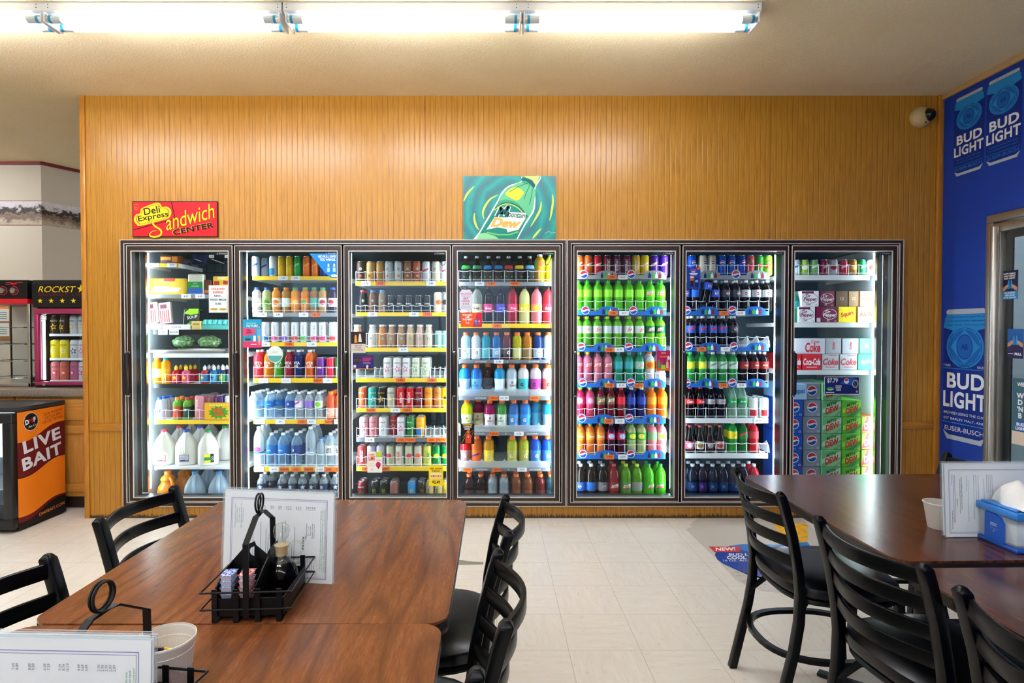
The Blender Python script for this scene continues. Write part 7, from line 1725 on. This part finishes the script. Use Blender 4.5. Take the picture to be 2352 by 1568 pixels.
# ================================================================== tables
TZ = .735
def rrect(w, h, rad, n=6):
    o = []
    for cx, cy, a in ((w / 2 - rad, h / 2 - rad, 0), (-w / 2 + rad, h / 2 - rad, 90), (-w / 2 + rad, -h / 2 + rad, 180), (w / 2 - rad, -h / 2 + rad, 270)):
        o += [(cx + rad * math.cos(R(a + 90 * i / n)), cy + rad * math.sin(R(a + 90 * i / n))) for i in range(n + 1)]
    return o
EDGE = mat('#1a100c', .4); EDGE2 = mat('#5c341c', .45)
def table(cx, cy, w, d, rz, m, label):
    r = thing('dining_table', label, 'table', (cx, cy, 0), rz, 'square dining tables')
    g = G(); g.prism(rrect(w, d, .045), TZ - .006, TZ, m); g.obj('tabletop', r)
    g = G(); g.prism(rrect(w + .001, d + .001, .0455), TZ - .034, TZ - .0062, EDGE); g.obj('edge_band', r, bevel=.003)
    g = G(); g.lathe([(.038, .03), (.038, TZ - .04)], 20, IRON); g.obj('column', r)
    g = G()
    g.prism([(-.09, -.09), (.09, -.09), (.09, .09), (-.09, .09)], TZ - .042, TZ - .0345, IRON); g.obj('mounting_plate', r); g = G()
    for a in range(4):
        M = Matrix.Rotation(R(45 + 90 * a), 4, 'Z'); g.prism([(0, .034), (.34, .014), (.34, .002), (0, .002)], -.02, .02, IRON, 'y', M)
    g.obj('base', r, bevel=.003)
    return r
table(-.546, 1.633, .892, .882, 0, WALNUT, 'walnut table at left, the farther of two pushed together')
table(-.55, .745, .892, .885, R(.6), WALNUT, 'walnut table at left, the nearest one, cut by the photo bottom')
table(1.525, 1.985, .9, .915, R(1.5), WALNUT_DARK, 'dark walnut table at right with the blue napkin dispenser')
table(1.525, 1.03, .9, .9, R(1.0), WALNUT_DARK, 'dark walnut table at the right edge, nearest the camera')

# ================================================================== chairs
def make_chair(label):
    r = thing('dining_chair', label, 'chair', (0, 0, 0), 0, 'black metal ladder-back chairs around the tables')
    pth = [(-.012, .0005), (.012, .1), (.05, .26), (.066, .36), (.07, .46), (.062, .54), (.04, .66), (.012, .76), (.0, .798)]
    def py(z):
        for (a, z0), (b, z1) in zip(pth, pth[1:]):
            if z0 <= z <= z1: return a + (b - a) * (z - z0) / (z1 - z0)
        return 0
    for s in (-1, 1):
        g = G(); x = s * .175; vs, fs = [], []
        for y, z in pth:
            for dx, dy in ((-.015, -.014), (.015, -.014), (.015, .014), (-.015, .014)): vs.append((x + dx, y + dy, z))
        k = len(pth)
        for i in range(k - 1):
            for q in range(4): fs.append((i * 4 + q, i * 4 + (q + 1) % 4, (i + 1) * 4 + (q + 1) % 4, (i + 1) * 4 + q))
        fs.append((3, 2, 1, 0)); o = (k - 1) * 4
        yt = pth[-1][0]
        vs += [(x + dx, yt + dy, .81) for dx, dy in ((-.007, -.006), (.007, -.006), (.007, .006), (-.007, .006))]
        for q in range(4): fs.append((o + q, o + (q + 1) % 4, o + 4 + (q + 1) % 4, o + 4 + q))
        fs.append((o + 4, o + 5, o + 6, o + 7))
        g.add(vs, fs, CHAIRBLACK); g.obj('rear_leg', r, bevel=.003)
        g = G(); g.tube([(s * .17, .43, .0005), (s * .172, .418, .2), (s * .172, .408, .435)], 0, CHAIRBLACK, flat=(.028, .026), up=(0, 1, 0)); g.obj('front_leg', r, bevel=.003)
    for z in (.772, .702, .632, .562):
        pts = [(-.165 + .33 * i / 14, py(z) - .056 * math.sin(math.pi * i / 14), z) for i in range(15)]
        vs, fs = [], []
        for i, p in enumerate(pts):
            a, b = Vector(pts[max(0, i - 1)]), Vector(pts[min(14, i + 1)]); n = (b - a).normalized().cross(Vector((0, 0, 1)))
            for t_, dz_ in ((-.006, -.019), (.006, -.019), (.006, .019), (-.006, .019)): q = Vector(p) + n * t_; vs.append((q.x, q.y, z + dz_))
        for i in range(14):
            for q in range(4): fs.append((i * 4 + q, i * 4 + (q + 1) % 4, (i + 1) * 4 + (q + 1) % 4, (i + 1) * 4 + q))
        g = G(); g.add(vs, fs, CHAIRBLACK); g.obj('slat', r, bevel=.003)
    def seat_out(e=0.0):
        o = []
        for i in range(40):
            a = 2 * math.pi * i / 40; c_, s_ = math.cos(a), math.sin(a)
            q = (abs(c_) ** 3.2 + abs(s_) ** 3.2) ** (-1 / 3.2)
            o.append(((.205 + e) * q * c_ * (1 + .05 * s_), .245 + (.2 + e) * q * s_))
        return o
    g = G(); vs, fs = [], []
    prof = [(-.006, .44), (.004, .448), (.007, .462), (.002, .478), (-.02, .488), (-.06, .494), (-.12, .496), (-.19, .496)]
    for e, z in prof: vs += [(x, y, z) for x, y in seat_out(e)]
    for i in range(len(prof) - 1):
        for q in range(40): fs.append((i * 40 + q, i * 40 + (q + 1) % 40, (i + 1) * 40 + (q + 1) % 40, (i + 1) * 40 + q))
    fs.append(list(range(40))[::-1]); fs.append(list(range((len(prof) - 1) * 40, len(prof) * 40)))
    g.add(vs, fs, VINYL, True); g.obj('seat', r)
    g = G(); g.tube([(x, y, .428) for x, y in seat_out(-.012)], .011, CHAIRBLACK, 8, closed=True); g.obj('seat_frame', r)
    g = G(); g.tube([(.183 * (abs(math.cos(a)) ** .8) * (1 if math.cos(a) > 0 else -1), .225 + .222 * (abs(math.sin(a)) ** .8) * (1 if math.sin(a) > 0 else -1), .225) for a in [2 * math.pi * i / 40 for i in range(40)]], 0, CHAIRBLACK, flat=(.022, .016), closed=True, up=(0, 0, 1)); g.obj('footrest_ring', r)
    for s in (-1, 1):
        g = G(); g.tube([(s * .175, .042, .265), (s * .16, .06, .33), (s * .13, .1, .385), (s * .11, .14, .425)], 0, CHAIRBLACK, flat=(.014, .014), up=(1, 0, .01)); g.obj('brace', r)
    return r
ch = make_chair('black chair on the left of the left tables, farther of two')
ch.location = (-1.142, 1.823, 0); ch.rotation_euler = (0, 0, R(-93.5))
for x, y, a, lb in ((-1.095, 1.205, -91, 'black chair on the left of the left tables, nearer of two, cut by photo edge'),
                    (.04, 1.718, 90, 'black chair at the right side of the left table, farthest from the camera'),
                    (.017, 1.238, 92, 'black chair at the right side of the left table, middle one of three'),
                    (-.022, .735, 92, 'black chair at the right side of the left tables, nearest, mostly below the photo'),
                    (.972, 2.093, -90, 'black chair at the right tables nearest the coolers, all of its back shown'),
                    (.985, 1.497, -82, 'black chair at the right tables, middle of the row of three'),
                    (1.012, 1.03, -86, 'black chair at the right tables, nearest the camera at the lower right corner'),
                    (2.04, 2.37, 91, 'black chair beyond the right table against the blue wall, only its top shown')):
    dup(ch, (x, y, 0), R(a), lb)

# ================================================================== on the tables
MW, MH = .285, .216
def bars(f, x, y0, y1, m, w=.0016): f.rect(x - w / 2, y0, x + w / 2, y1, m, 2)
def menu_print(f, w, h):
    """breakfast menu lying on its side: the words run up the sheet"""
    pur, gy, gn = paper('#7c78b8'), paper('#6c6c80'), paper('#2c9c74')
    f.frame(-w * .44, h * .045, w * .445, h * .93, .0012, pur, 1); f.frame(-w * .428, h * .062, w * .433, h * .912, .0007, pur, 1)
    X = lambda q: -w / 2 + w * q
    T = lambda s_, x, y, hh=.0034, m=gy, wm=None, b=0.0: f.text(s_, X(x), h * y, hh, m, rot=90, lv=2, wmax=wm, bold=b)
    for x, s_ in ((.1, 'Monday thru Saturday 6 a.m. to 2:00 p.m.'), (.118, 'Sunday 7 a.m. to 2:00 p.m.'), (.137, 'Hours subject to change'), (.155, 'Call in orders must be received 1 hour'), (.172, 'prior to desired closing')): T(s_, x, .73, .0034, gy, .062)
    for xs, ps in (((.355, .373), ('7.69', '8.89')), ((.432, .45), ('8.89', '9.99')), ((.504, .522), ('6.09', '7.29')), ((.576, .594, .612), ('7.29', '8.79', '10.19')), ((.664, .682, .7), ('4.49', '5.69', '6.89')), ((.758, .776, .794, .812, .83), ('2.39', '2.99', '3.79', '2.89', '2.89'))):
        for x, s_ in zip(xs, ps): T(s_, x, .83, .0036)
    T('pancakes', .42, .5); T('cheese, and toast', .566, .62); T('pancake', .75, .5); T('A la Carte', .73, .44, .0055, INK, None, .02)
    for x, s_ in zip((.758, .776, .794, .812, .83), ('Two Buttermilk Pancakes', 'Bacon (2 strips)', 'Texas Toast', 'Breakfast Potatoes', 'French Toast (2 slices)')): T(s_, x, .58, .0034, gy, .036)
    for x, s_ in zip((.776, .794, .812, .83), ('Sausage (2 patty or 1 link)', 'Hash Browns', 'Oatmeal', 'Grits')): T(s_, x, .18, .0034, gy, .036)
    for x in (.27, .288, .34, .39, .41, .47, .49, .54, .63, .65): bars(f, X(x), h * (.1 + .1 * ((x * 50) % 2)), h * (.38 + .16 * ((x * 70) % 2)), paper('#a0a0b0'), .0013)
    for x, s_ in zip((.888, .905, .922, .939), ('*Consumer Advisory: Thoroughly cooking foods of animal origin such as beef, eggs, fish, lamb,', 'pork, poultry or shellfish reduces the risk of foodborne illness. Individuals with certain health', 'conditions may be at higher risk if these foods are consumed raw or undercooked. Consult your', 'physician or public health official for further information')): T(s_, x, .48 if x < .93 else .33, .0036, gn, h * (.78 if x < .93 else .45))
def menu_other(f, w, h):
    """lunch page: the words run down the sheet"""
    pur, gy, gn = paper('#7c78b8'), paper('#606078'), paper('#2c9c74')
    f.frame(-w * .46, h * .05, w * .46, h * .93, .0012, pur, 1); f.frame(-w * .45, h * .065, w * .45, h * .915, .0007, pur, 1)
    X = lambda q: -w / 2 + w * q
    T = lambda s_, x, y, hh=.0036, m=gy, wm=None, b=0.0: f.text(s_, X(x), h * y, hh, m, rot=-90, lv=2, wmax=wm, bold=b)
    for x, a, b in ((.075, .72, .86), (.09, .2, .86), (.105, .2, .86), (.31, .25, .86), (.335, .5, .86), (.36, .5, .86), (.42, .3, .8), (.45, .6, .86), (.47, .6, .86), (.49, .62, .86), (.51, .6, .86)): bars(f, X(x), h * a, h * b, paper('#9c9cb0'), .0014)
    T('The Entire Staff of Country Cafe', .072, .24, .004, INK, h * .3, .02); T('Thank you!', .128, .48, .0045, INK, None, .02)
    T('Beverages and desserts are located in the cooler and on', .178, .6, .004, INK, h * .5, .015); T('Gift certificates available, good for anyone and any occasion', .16, .56, .004, INK, h * .6, .01)
    T('*Thoroughly cook or undercooked meats, poultry, seafood, shellfish or eggs may', .25, .5, .0036, gn, h * .75); T('your risk of foodborne illness', .232, .74, .0036, gn, h * .3)
LAM = clear('#f4f8fa', .95, .1)
def menu(loc, rz, lean, art, label, sheets=3, bend=0.0):
    r = thing('menu', label, 'menu', loc, rz, 'laminated paper menus on the tables')
    for i in range(sheets):
        nm = 'printed_sheet' if i == 0 else 'sheet_behind'
        dx, dzz = (0, 0) if i == 0 else (-.004 + .006 * (i % 2), .002 * i)
        f = Flat()
        g = G(); y = .0022 * i
        g.box((-MW / 2 + dx, y, .0005 + dzz), (MW / 2 + dx, y + .0008, MH + dzz), WHITEP)
        if i == 0: art(f, MW, MH); f.into(g, 0, .00012)
        g.obj(nm, r)
        g = G(); g.box((-MW / 2 - .005 + dx, y - .0005, .0003 + dzz), (MW / 2 + .005 + dx, y + .0013, MH + .005 + dzz), LAM); g.obj('laminate', r)
    r.rotation_euler = (R(-lean), 0, rz)
    return r
menu((-.537, 1.392, TZ + .0015), R(-7), 4.0, menu_print, 'stack of laminated menus standing behind the black caddy on the farther left table')
MN = onZ(345, 1481, TZ + .21)
menu((MN.x - .14, MN.y - .005, TZ + .0015), R(-2), 2.0, menu_print, 'laminated menu standing in the foreground on the nearest left table')
MR = onZ(2172, 1234, TZ)
menu((MR.x + .143, MR.y + .002, TZ + .0015), R(1.5), 3.0, menu_other, 'laminated menus standing beside the napkin dispenser on the right table')

def caddy(loc, rz, label, insert=True):
    r = thing('condiment_caddy', label, 'caddy', loc, rz, 'black wire condiment caddies on the left tables')
    w, d = .15, .165
    g = G(); g.box((-w / 2, -d / 2, .012), (w / 2, d / 2, .015), IRON)
    for q in ((-w / 2, -d / 2, w / 2, -d / 2 + .002), (-w / 2, d / 2 - .002, w / 2, d / 2), (-w / 2, -d / 2, -w / 2 + .002, d / 2), (w / 2 - .002, -d / 2, w / 2, d / 2)): g.box((q[0], q[1], .015), (q[2], q[3], .05), IRON)
    g.obj('tray', r)
    g = G()
    for z in (.03, .066): g.tube([(-w / 2 - .02, -d / 2 - .008, z), (w / 2 + .02, -d / 2 - .008, z), (w / 2 + .02, d / 2 + .012, z), (-w / 2 - .02, d / 2 + .012, z)], .0022, IRON, 6, closed=True)
    g.obj('wire_rail', r)
    for i in range(4):
        x = -w / 2 + .008 + i * (w - .016) / 3
        g = G(); g.tube([(x, -d / 2 - .005, .072), (x, -d / 2 - .005, .002), (x, -d / 2 + .03, .002), (x, -d / 2 + .03, .012)], 0, IRON, flat=(.011, .002), up=(0, -1, .02)); g.obj('foot_strap', r); g = G(); g.tube([(x, d / 2 + .009, .072), (x, d / 2 + .009, .002), (x, d / 2 - .02, .002)], 0, IRON, flat=(.011, .002), up=(0, 1, .02))
        g.obj('foot_strap', r)
    g = G(); g.tube([(0, -d / 2 - .008, .012), (0, -d / 2 - .008, .168), (0, -.03, .207), (0, .018, .207), (0, d / 2 - .004, .169), (0, d / 2 + .001, .012)], 0, IRON, flat=(.0125, .0028), up=(0, -1, .03)); g.obj('carry_handle', r)
    g = G(); n = 48; g.tube([(-.006 + .012 * i / n, -.008 + .021 * math.sin(4 * math.pi * i / n), .231 - .021 * math.cos(4 * math.pi * i / n)) for i in range(n + 1)], .0023, IRON, 6); g.obj('ring_coil', r)
    if insert:
        g = G(); x0, x1 = -w / 2 + .004, .012
        pk = [(x0, .015), (x1, .015), (x1, .1), (x1 - .03, .126), ((x0 + x1) / 2 + .004, .135), (x0 + .03, .126), (x0, .092)]
        hc, hr = ((x0 + x1) / 2 + .008, .112), .011
        # a plate with a round finger hole: two halves around the circle
        ring_ = ellipse(hc[0], hc[1], hr, hr, 16)
        left = [(hc[0], pk[4][1]), (x0 + .03, .126), (x0, .092), (x0, .015), (hc[0], .015)] + [(hc[0] - hr * math.sin(R(a)), hc[1] - hr * math.cos(R(a))) for a in range(0, 181, 20)]
        right = [(hc[0], .015), (x1, .015), (x1, .1), (x1 - .03, .126), (hc[0], pk[4][1])] + [(hc[0] + hr * math.sin(R(a)), hc[1] + hr * math.cos(R(a))) for a in range(0, 181, 20)][::-1]
        for o_ in (left, right): g.prism(o_, .018, .0205, IRON, 'y')
        for x in (x0, -.032, x1): g.prism([(-d / 2 + .012, .015), (.02, .015), (.02, .092 if x < x1 else .105), (-.03, .088), (-d / 2 + .012, .07)], x - .0012, x + .0012, IRON, 'x')
        g.prism([(x1 - .004, .015), (x1 + .0012, .015), (x1 + .0012, .118), (x1 - .004, .108)], .018, .075, IRON, 'y')
        g.obj('packet_holder', r)
    return r
CX1, CY1 = -.53, 1.283
caddy((CX1, CY1, TZ), R(3), 'black wire caddy of jelly packets and syrup in the middle of the farther left table')
caddy((-.573, .833, TZ), R(-8), 'black wire caddy behind the foreground menu, its handle and ring sticking up', insert=False)
# jelly packets
def jelly(x, y, z, rz, c1, c2, label):
    r = thing('jelly_packet', label, 'jelly packet', (x, y, z), rz, 'jelly packets in the black caddy')
    g = G(); vs = [(-.01, -.014, 0), (.01, -.014, 0), (.01, .014, 0), (-.01, .014, 0), (-.0125, -.018, .0122), (.0125, -.018, .0122), (.0125, .018, .0122), (-.0125, .018, .0122)]
    g.add(vs, [(3, 2, 1, 0), (4, 5, 6, 7), (0, 1, 5, 4), (1, 2, 6, 5), (2, 3, 7, 6), (3, 0, 4, 7)], mat('#d8dce4', .4)); g.obj('cup', r, bevel=.0015)
    t = NT('jelly_foil_print'); P_, x_, y_, z_ = t.obj(); n = t.noise(P_, 260, 2, .6)
    g = G(); g.box((-.0132, -.0188, .0123), (.0132, .0188, .0128), t.done(t.ramp(n, (.38, c1), (.5, c2), (.62, '#f0f0f4')), .25)); g.obj('foil_lid', r)
jp = Matrix.Rotation(R(3), 4, 'Z')
for si, (lx, n, c1, c2, wd) in enumerate(((-.0515, 6, '#1c3c9c', '#5a78c8', 'blue-lidded'), (-.0125, 6, '#c01820', '#e8483c', 'red-lidded'))):
    for i in range(n):
        q = jp @ Vector((lx, -.05, 0))
        wd_ = 'on top' if i == n - 1 else ('at the bottom' if i == 0 else '%s from the top' % ORD[n - 1 - i])
        jelly(CX1 + q.x, CY1 + q.y, TZ + .0152 + i * .0129, R(3), c1 if i % 2 == 1 or si == 0 else '#3c4c7c', c2, '%s jelly packet, %s of the %s stack' % (wd, wd_, 'left' if si == 0 else 'right'))
q = jp @ Vector((-.012, .05, 0)); jelly(CX1 + q.x, CY1 + q.y, TZ + .0152, R(3), '#4a3c8c', '#6a9c3c', 'purple and green jelly packet behind the peaked plate of the caddy')
# syrup cruet
r = thing('syrup_cruet', 'round glass cruet of dark syrup with a stopper, in the caddy', 'cruet', (CX1 + .034, CY1 + .034, TZ + .0152), R(10))
CG = window_glass('cruet_glass', (.97, .98, .97, 1), .06)
g = G(); g.lathe([(.0245, .064), (.02, .072), (.0145, .08), (.0135, .094), (.0175, .104), (.019, .108)], 28, CG, caps=False); g.obj('bottle', r)
g = G(); g.lathe([(.03, 0), (.036, .004), (.0385, .02), (.037, .04), (.0355, .0445), (.03, .057), (.0245, .064), (.022, .068)], 28, mat('#060304', .1, 0, .22)); g.obj('syrup', r)
g = G(); g.tube([(.0145, 0, .1), (.03, 0, .112), (.044, 0, .108), (.047, 0, .094), (.038, 0, .076), (.027, 0, .064)], .0035, CG, 10); g.obj('handle', r)
g = G(); g.lathe([(.0132, .082), (.0138, .1), (.0165, .106)], 18, mat('#ead6a8', .3, trans=.4)); g.obj('cork_ring', r)
g = G(); g.lathe([(.009, .1), (.0095, .118), (.016, .126), (.0185, .138), (.0165, .15), (.009, .1555), (.002, .1555)], 22, CG); g.obj('stopper', r)
# plastic tub with sweetener packets
tb = Vector((-.569, .957, TZ))
r = thing('plastic_tub', 'white plastic tub of sweetener packets behind the nearer caddy', 'tub', (tb.x + .003, tb.y + .01, TZ + .0005), 0)
TUBM = mat('#eeeae4', .4, 0, .4, 0, 0, .35)
zt = .09
g = G(); n = 40
outer = [(.037, 0), (.0385, .003), (.0455, zt - .012), (.047, zt - .01), (.049, zt)]; inner = [(.0468, zt), (.045, zt - .014), (.0445, zt - .022), (.0365, .004)]
g.lathe(outer + inner, n, TUBM, caps=True); g.obj('cup', r)
g = G(); g.lathe([(.0478, zt - .002), (.0495, zt), (.0495, zt + .003), (.0478, zt + .0035)], n, TUBM, caps=False)
g.tube([(.0451 * math.cos(a), .0451 * math.sin(a), zt - .016) for a in [2 * math.pi * i / 40 for i in range(40)]], .0007, mat('#faf6f0', .4), 5, closed=True)
for i in range(60):
    a = 2 * math.pi * i / 60; g.tube([(.0442 * math.cos(a), .0442 * math.sin(a), zt - .022), (.042 * math.cos(a), .042 * math.sin(a), zt - .05)], .0004, mat('#faf6f0', .4), 4)
g.obj('ribbed_rim', r)
def packet(dx, dy, dz, rx, rz, c, label):
    o = G(); o.box((-.022, -.0012, 0), (.022, .0012, .062), paper(c)); o.box((-.022, -.0014, .05), (-.006, .0014, .062), paper('#38285c'))
    p = o.obj('sweetener_packet', None, (tb.x + .003 + dx, tb.y + .01 + dy, TZ + .006 + dz)); p.rotation_euler = (R(rx), R(10), R(rz))
    tag(p, label, 'sweetener packet', 'sweetener packets in the tub')
packet(-.004, .008, .012, 14, 8, '#f0c83c', 'yellow sweetener packet standing tallest in the white tub')
packet(-.012, -.006, .006, 8, -14, '#f4d050', 'yellow sweetener packet lower in the white tub')
# right table: cup, napkin dispenser
cp = onZ(2172, 1222, TZ)
r = thing('plastic_cup', 'small white plastic cup standing behind the menu on the right table', 'cup', (cp.x + .012, cp.y + .04, TZ + .0005), 0)
g = G(); g.lathe([(.03, 0), (.031, .002), (.0415, .072), (.0435, .076), (.0435, .081), (.0405, .081), (.0395, .074), (.029, .003)], 32, TUBM); g.obj('cup', r)
g = G(); g.tube([(.0435 * math.cos(a), .0435 * math.sin(a), .079) for a in [2 * math.pi * i / 32 for i in range(32)]], .0018, TUBM, 6, closed=True); g.obj('rim', r)
nd = onZ(2336, 1273, TZ); nl = onZ(2243, 1233, TZ)
ang = math.atan2(nd.y - nl.y, nd.x - nl.x); L = (nd - nl).length
r = thing('napkin_dispenser', 'blue napkin dispenser with clear sides on the right table', 'napkin dispenser', ((nd.x + nl.x) / 2, (nd.y + nl.y) / 2, TZ + .0005), ang)
NB = mat('#1252b8', .35); NBL = mat('#2f7fd0', .35); dd_ = .16; hh = .112
g = G(); g.box((-L / 2, 0, 0), (L / 2, dd_, .012), NB); g.obj('base', r, bevel=.004)
g = G(); g.box((-L / 2 + .004, .003, .012), (L / 2 - .004, dd_ - .003, hh - .018), clear('#dce8f0', .7, .05)); g.obj('clear_body', r, bevel=.006)
g = G(); g.box((-L / 2 - .002, -.003, hh - .02), (L / 2 + .002, dd_ + .003, hh), NBL)
g.prism([(-L / 2 + .006, .004), (L / 2 - .006, .004), (L / 2 - .03, .05), (L / 2 - .03, dd_ - .05), (L / 2 - .006, dd_ - .004), (-L / 2 + .006, dd_ - .004), (-L / 2 + .03, dd_ - .05), (-L / 2 + .03, .05)], hh, hh + .006, NBL); g.obj('top', r, bevel=.006)
f = Flat(); f.lv = 1; f.frame(-.014, .056, .006, .064, .0012, paper('#c8d4e8')); f.text('TORK', -.004, .06, .005, paper('#c8d4e8'), wmax=.015); f.text('Xpressnap', -.003, .048, .005, paper('#8ca8d8'), wmax=.026); f.ell(-.003, .041, .0025, .0025, paper('#8ca8d8'), n=10)
g = G(); g.prism([(-.035, .012), (.025, .012), (.025, .07), (.015, .085), (-.005, .09), (-.035, .09)], -.004, .004, NB, 'y'); f.into(g, -.004); g.obj('front_panel', r)
g = G(); g.box((-L / 2 + .014, .012, .016), (L / 2 - .014, dd_ - .012, .07), WHITEP); g.obj('napkin_block', r, bevel=.003)
g = G()
vs, fs = [], []
nu, nv = 16, 12
for i in range(nu + 1):
    for j in range(nv + 1):
        u, v = i / nu, j / nv
        arch = math.sin(math.pi * u ** .75) ** .6 * math.sin(math.pi * v) ** .45
        vs.append((-.062 + .125 * u + .012 * math.sin(3 * v), .012 + .1 * v * (.55 + .45 * u) + .02 * (1 - u) + .006 * math.sin(9 * u), hh + .006 + .07 * arch * (.75 + .25 * math.sin(2.2 * u + 1.2)) + .004 * math.sin(11 * u + 5 * v) * arch))
for i in range(nu):
    for j in range(nv): fs.append((i * (nv + 1) + j, (i + 1) * (nv + 1) + j, (i + 1) * (nv + 1) + j + 1, i * (nv + 1) + j + 1))
g.add(vs, fs, WHITEP, True); tag(g.obj('paper_napkin', None, (r.location.x, r.location.y, r.location.z), ang), 'white paper napkin pulled up out of the blue dispenser', 'napkin')

# ================================================================== floor decal
def Z0(px, py): q = onZ(px, py, 0); return (q.x, q.y)
def zd(px, py): q = onZ(1560 + px / 5.3455, 1160 + py / 5.3455, 0); return (q.x, q.y)
t = NT('worn_clear_film'); P_, x, y, z = t.pos()
n = t.noise(P_, 45, 4, .75)
film = t.done(t.mix(t.step(n, .56, .66), lin('#cdc4b8'), lin('#4a443c')), .35)
t = NT('orange_drink_splash'); P_, x, y, z = t.pos()
splash = t.done(t.ramp(t.noise(P_, 26, 4, .7), (.35, '#e08a10'), (.5, '#f4b41c'), (.65, '#f8cc50')), .35)
blue, lbl = mat('#0c3aa0', .3), mat('#1f80d0', .3)
g = G()
def flat(pts, z, m): g.add([(p[0], p[1], z) for p in pts], [list(range(len(pts)))], m)
zf = .0008
g.prism([zd(*p) for p in ((235, 160), (120, 240), (160, 262), (80, 295), (300, 510), (440, 640), (530, 740), (600, 810), (690, 910), (830, 985), (1000, 1050), (1500, 1100), (2300, 1050), (2450, 800), (2000, 500), (1700, 330), (1500, 165))], .0001, zf - .0002, mat('#cbc2b4', .4))
flat([zd(*p) for p in ((540, 735), (600, 810), (690, 910), (830, 980), (1100, 1040), (1100, 900), (870, 855))], zf, film)
flat([zd(*p) for p in ((450, 575), (620, 500), (780, 480), (1000, 478), (1260, 490), (1440, 460), (1580, 455), (1640, 550), (1900, 590), (2300, 640), (2450, 760), (2300, 930), (1700, 1000), (1200, 950), (850, 860), (690, 790), (540, 720), (470, 670), (437, 610))], zf, blue)
flat([zd(*p) for p in ((640, 500), (900, 480), (1260, 490), (1440, 460), (1580, 455), (1640, 550), (1500, 600), (1100, 620), (800, 560))], zf + .0003, lbl)
flat([zd(*p) for p in ((1160, 240), (1300, 210), (1420, 225), (1560, 230), (1590, 260), (1560, 280), (1585, 350), (1570, 450), (1430, 460), (1300, 400), (1200, 300))], zf, splash)
flat([zd(*p) for p in ((1290, 235), (1340, 222), (1420, 222), (1410, 252), (1330, 258))], zf + .0003, blue)
flat([zd(*p) for p in ((360, 508), (768, 514), (740, 574), (432, 578))], zf + .0005, paper('#d8382c'))
def ftext(s_, p0, p1, hpx, m, bold=.03, z=zf + .0008):
    vs, fs, x0, x1, y0, y1 = text_geo(s_, bold, 0, 1)
    o = []
    for x_, y_ in vs:
        u, v = (x_ - x0) / (x1 - x0), (y_ - y0) / (y1 - y0)
        q = zd(p0[0] + (p1[0] - p0[0]) * u + v * hpx * -.12, p0[1] + (p1[1] - p0[1]) * u - v * hpx); o.append((q[0], q[1], z))
    g.add(o, fs, m)
ftext('NEW!', (450, 562), (690, 560), 42, WHITEP)
ftext('BUD LIGHT', (612, 622), (1050, 622), 30, WHITEP); ftext('COOL TWIST', (588, 664), (1100, 664), 38, WHITEP); ftext('16 OZ. ALUMINUM', (545, 692), (1060, 692), 22, WHITEP, .01)
for p in ((1450, 530), (1490, 545), (1530, 530), (1560, 548), (1500, 520)): flat([(zd(*p)[0] + .012 * math.cos(R(a)), zd(*p)[1] + .012 * math.sin(R(a))) for a in range(0, 360, 45)], zf + .0008, WHITEP)
tag(g.obj('floor_decal'), 'worn blue beer advert stuck to the floor tiles under the right table', 'floor decal')
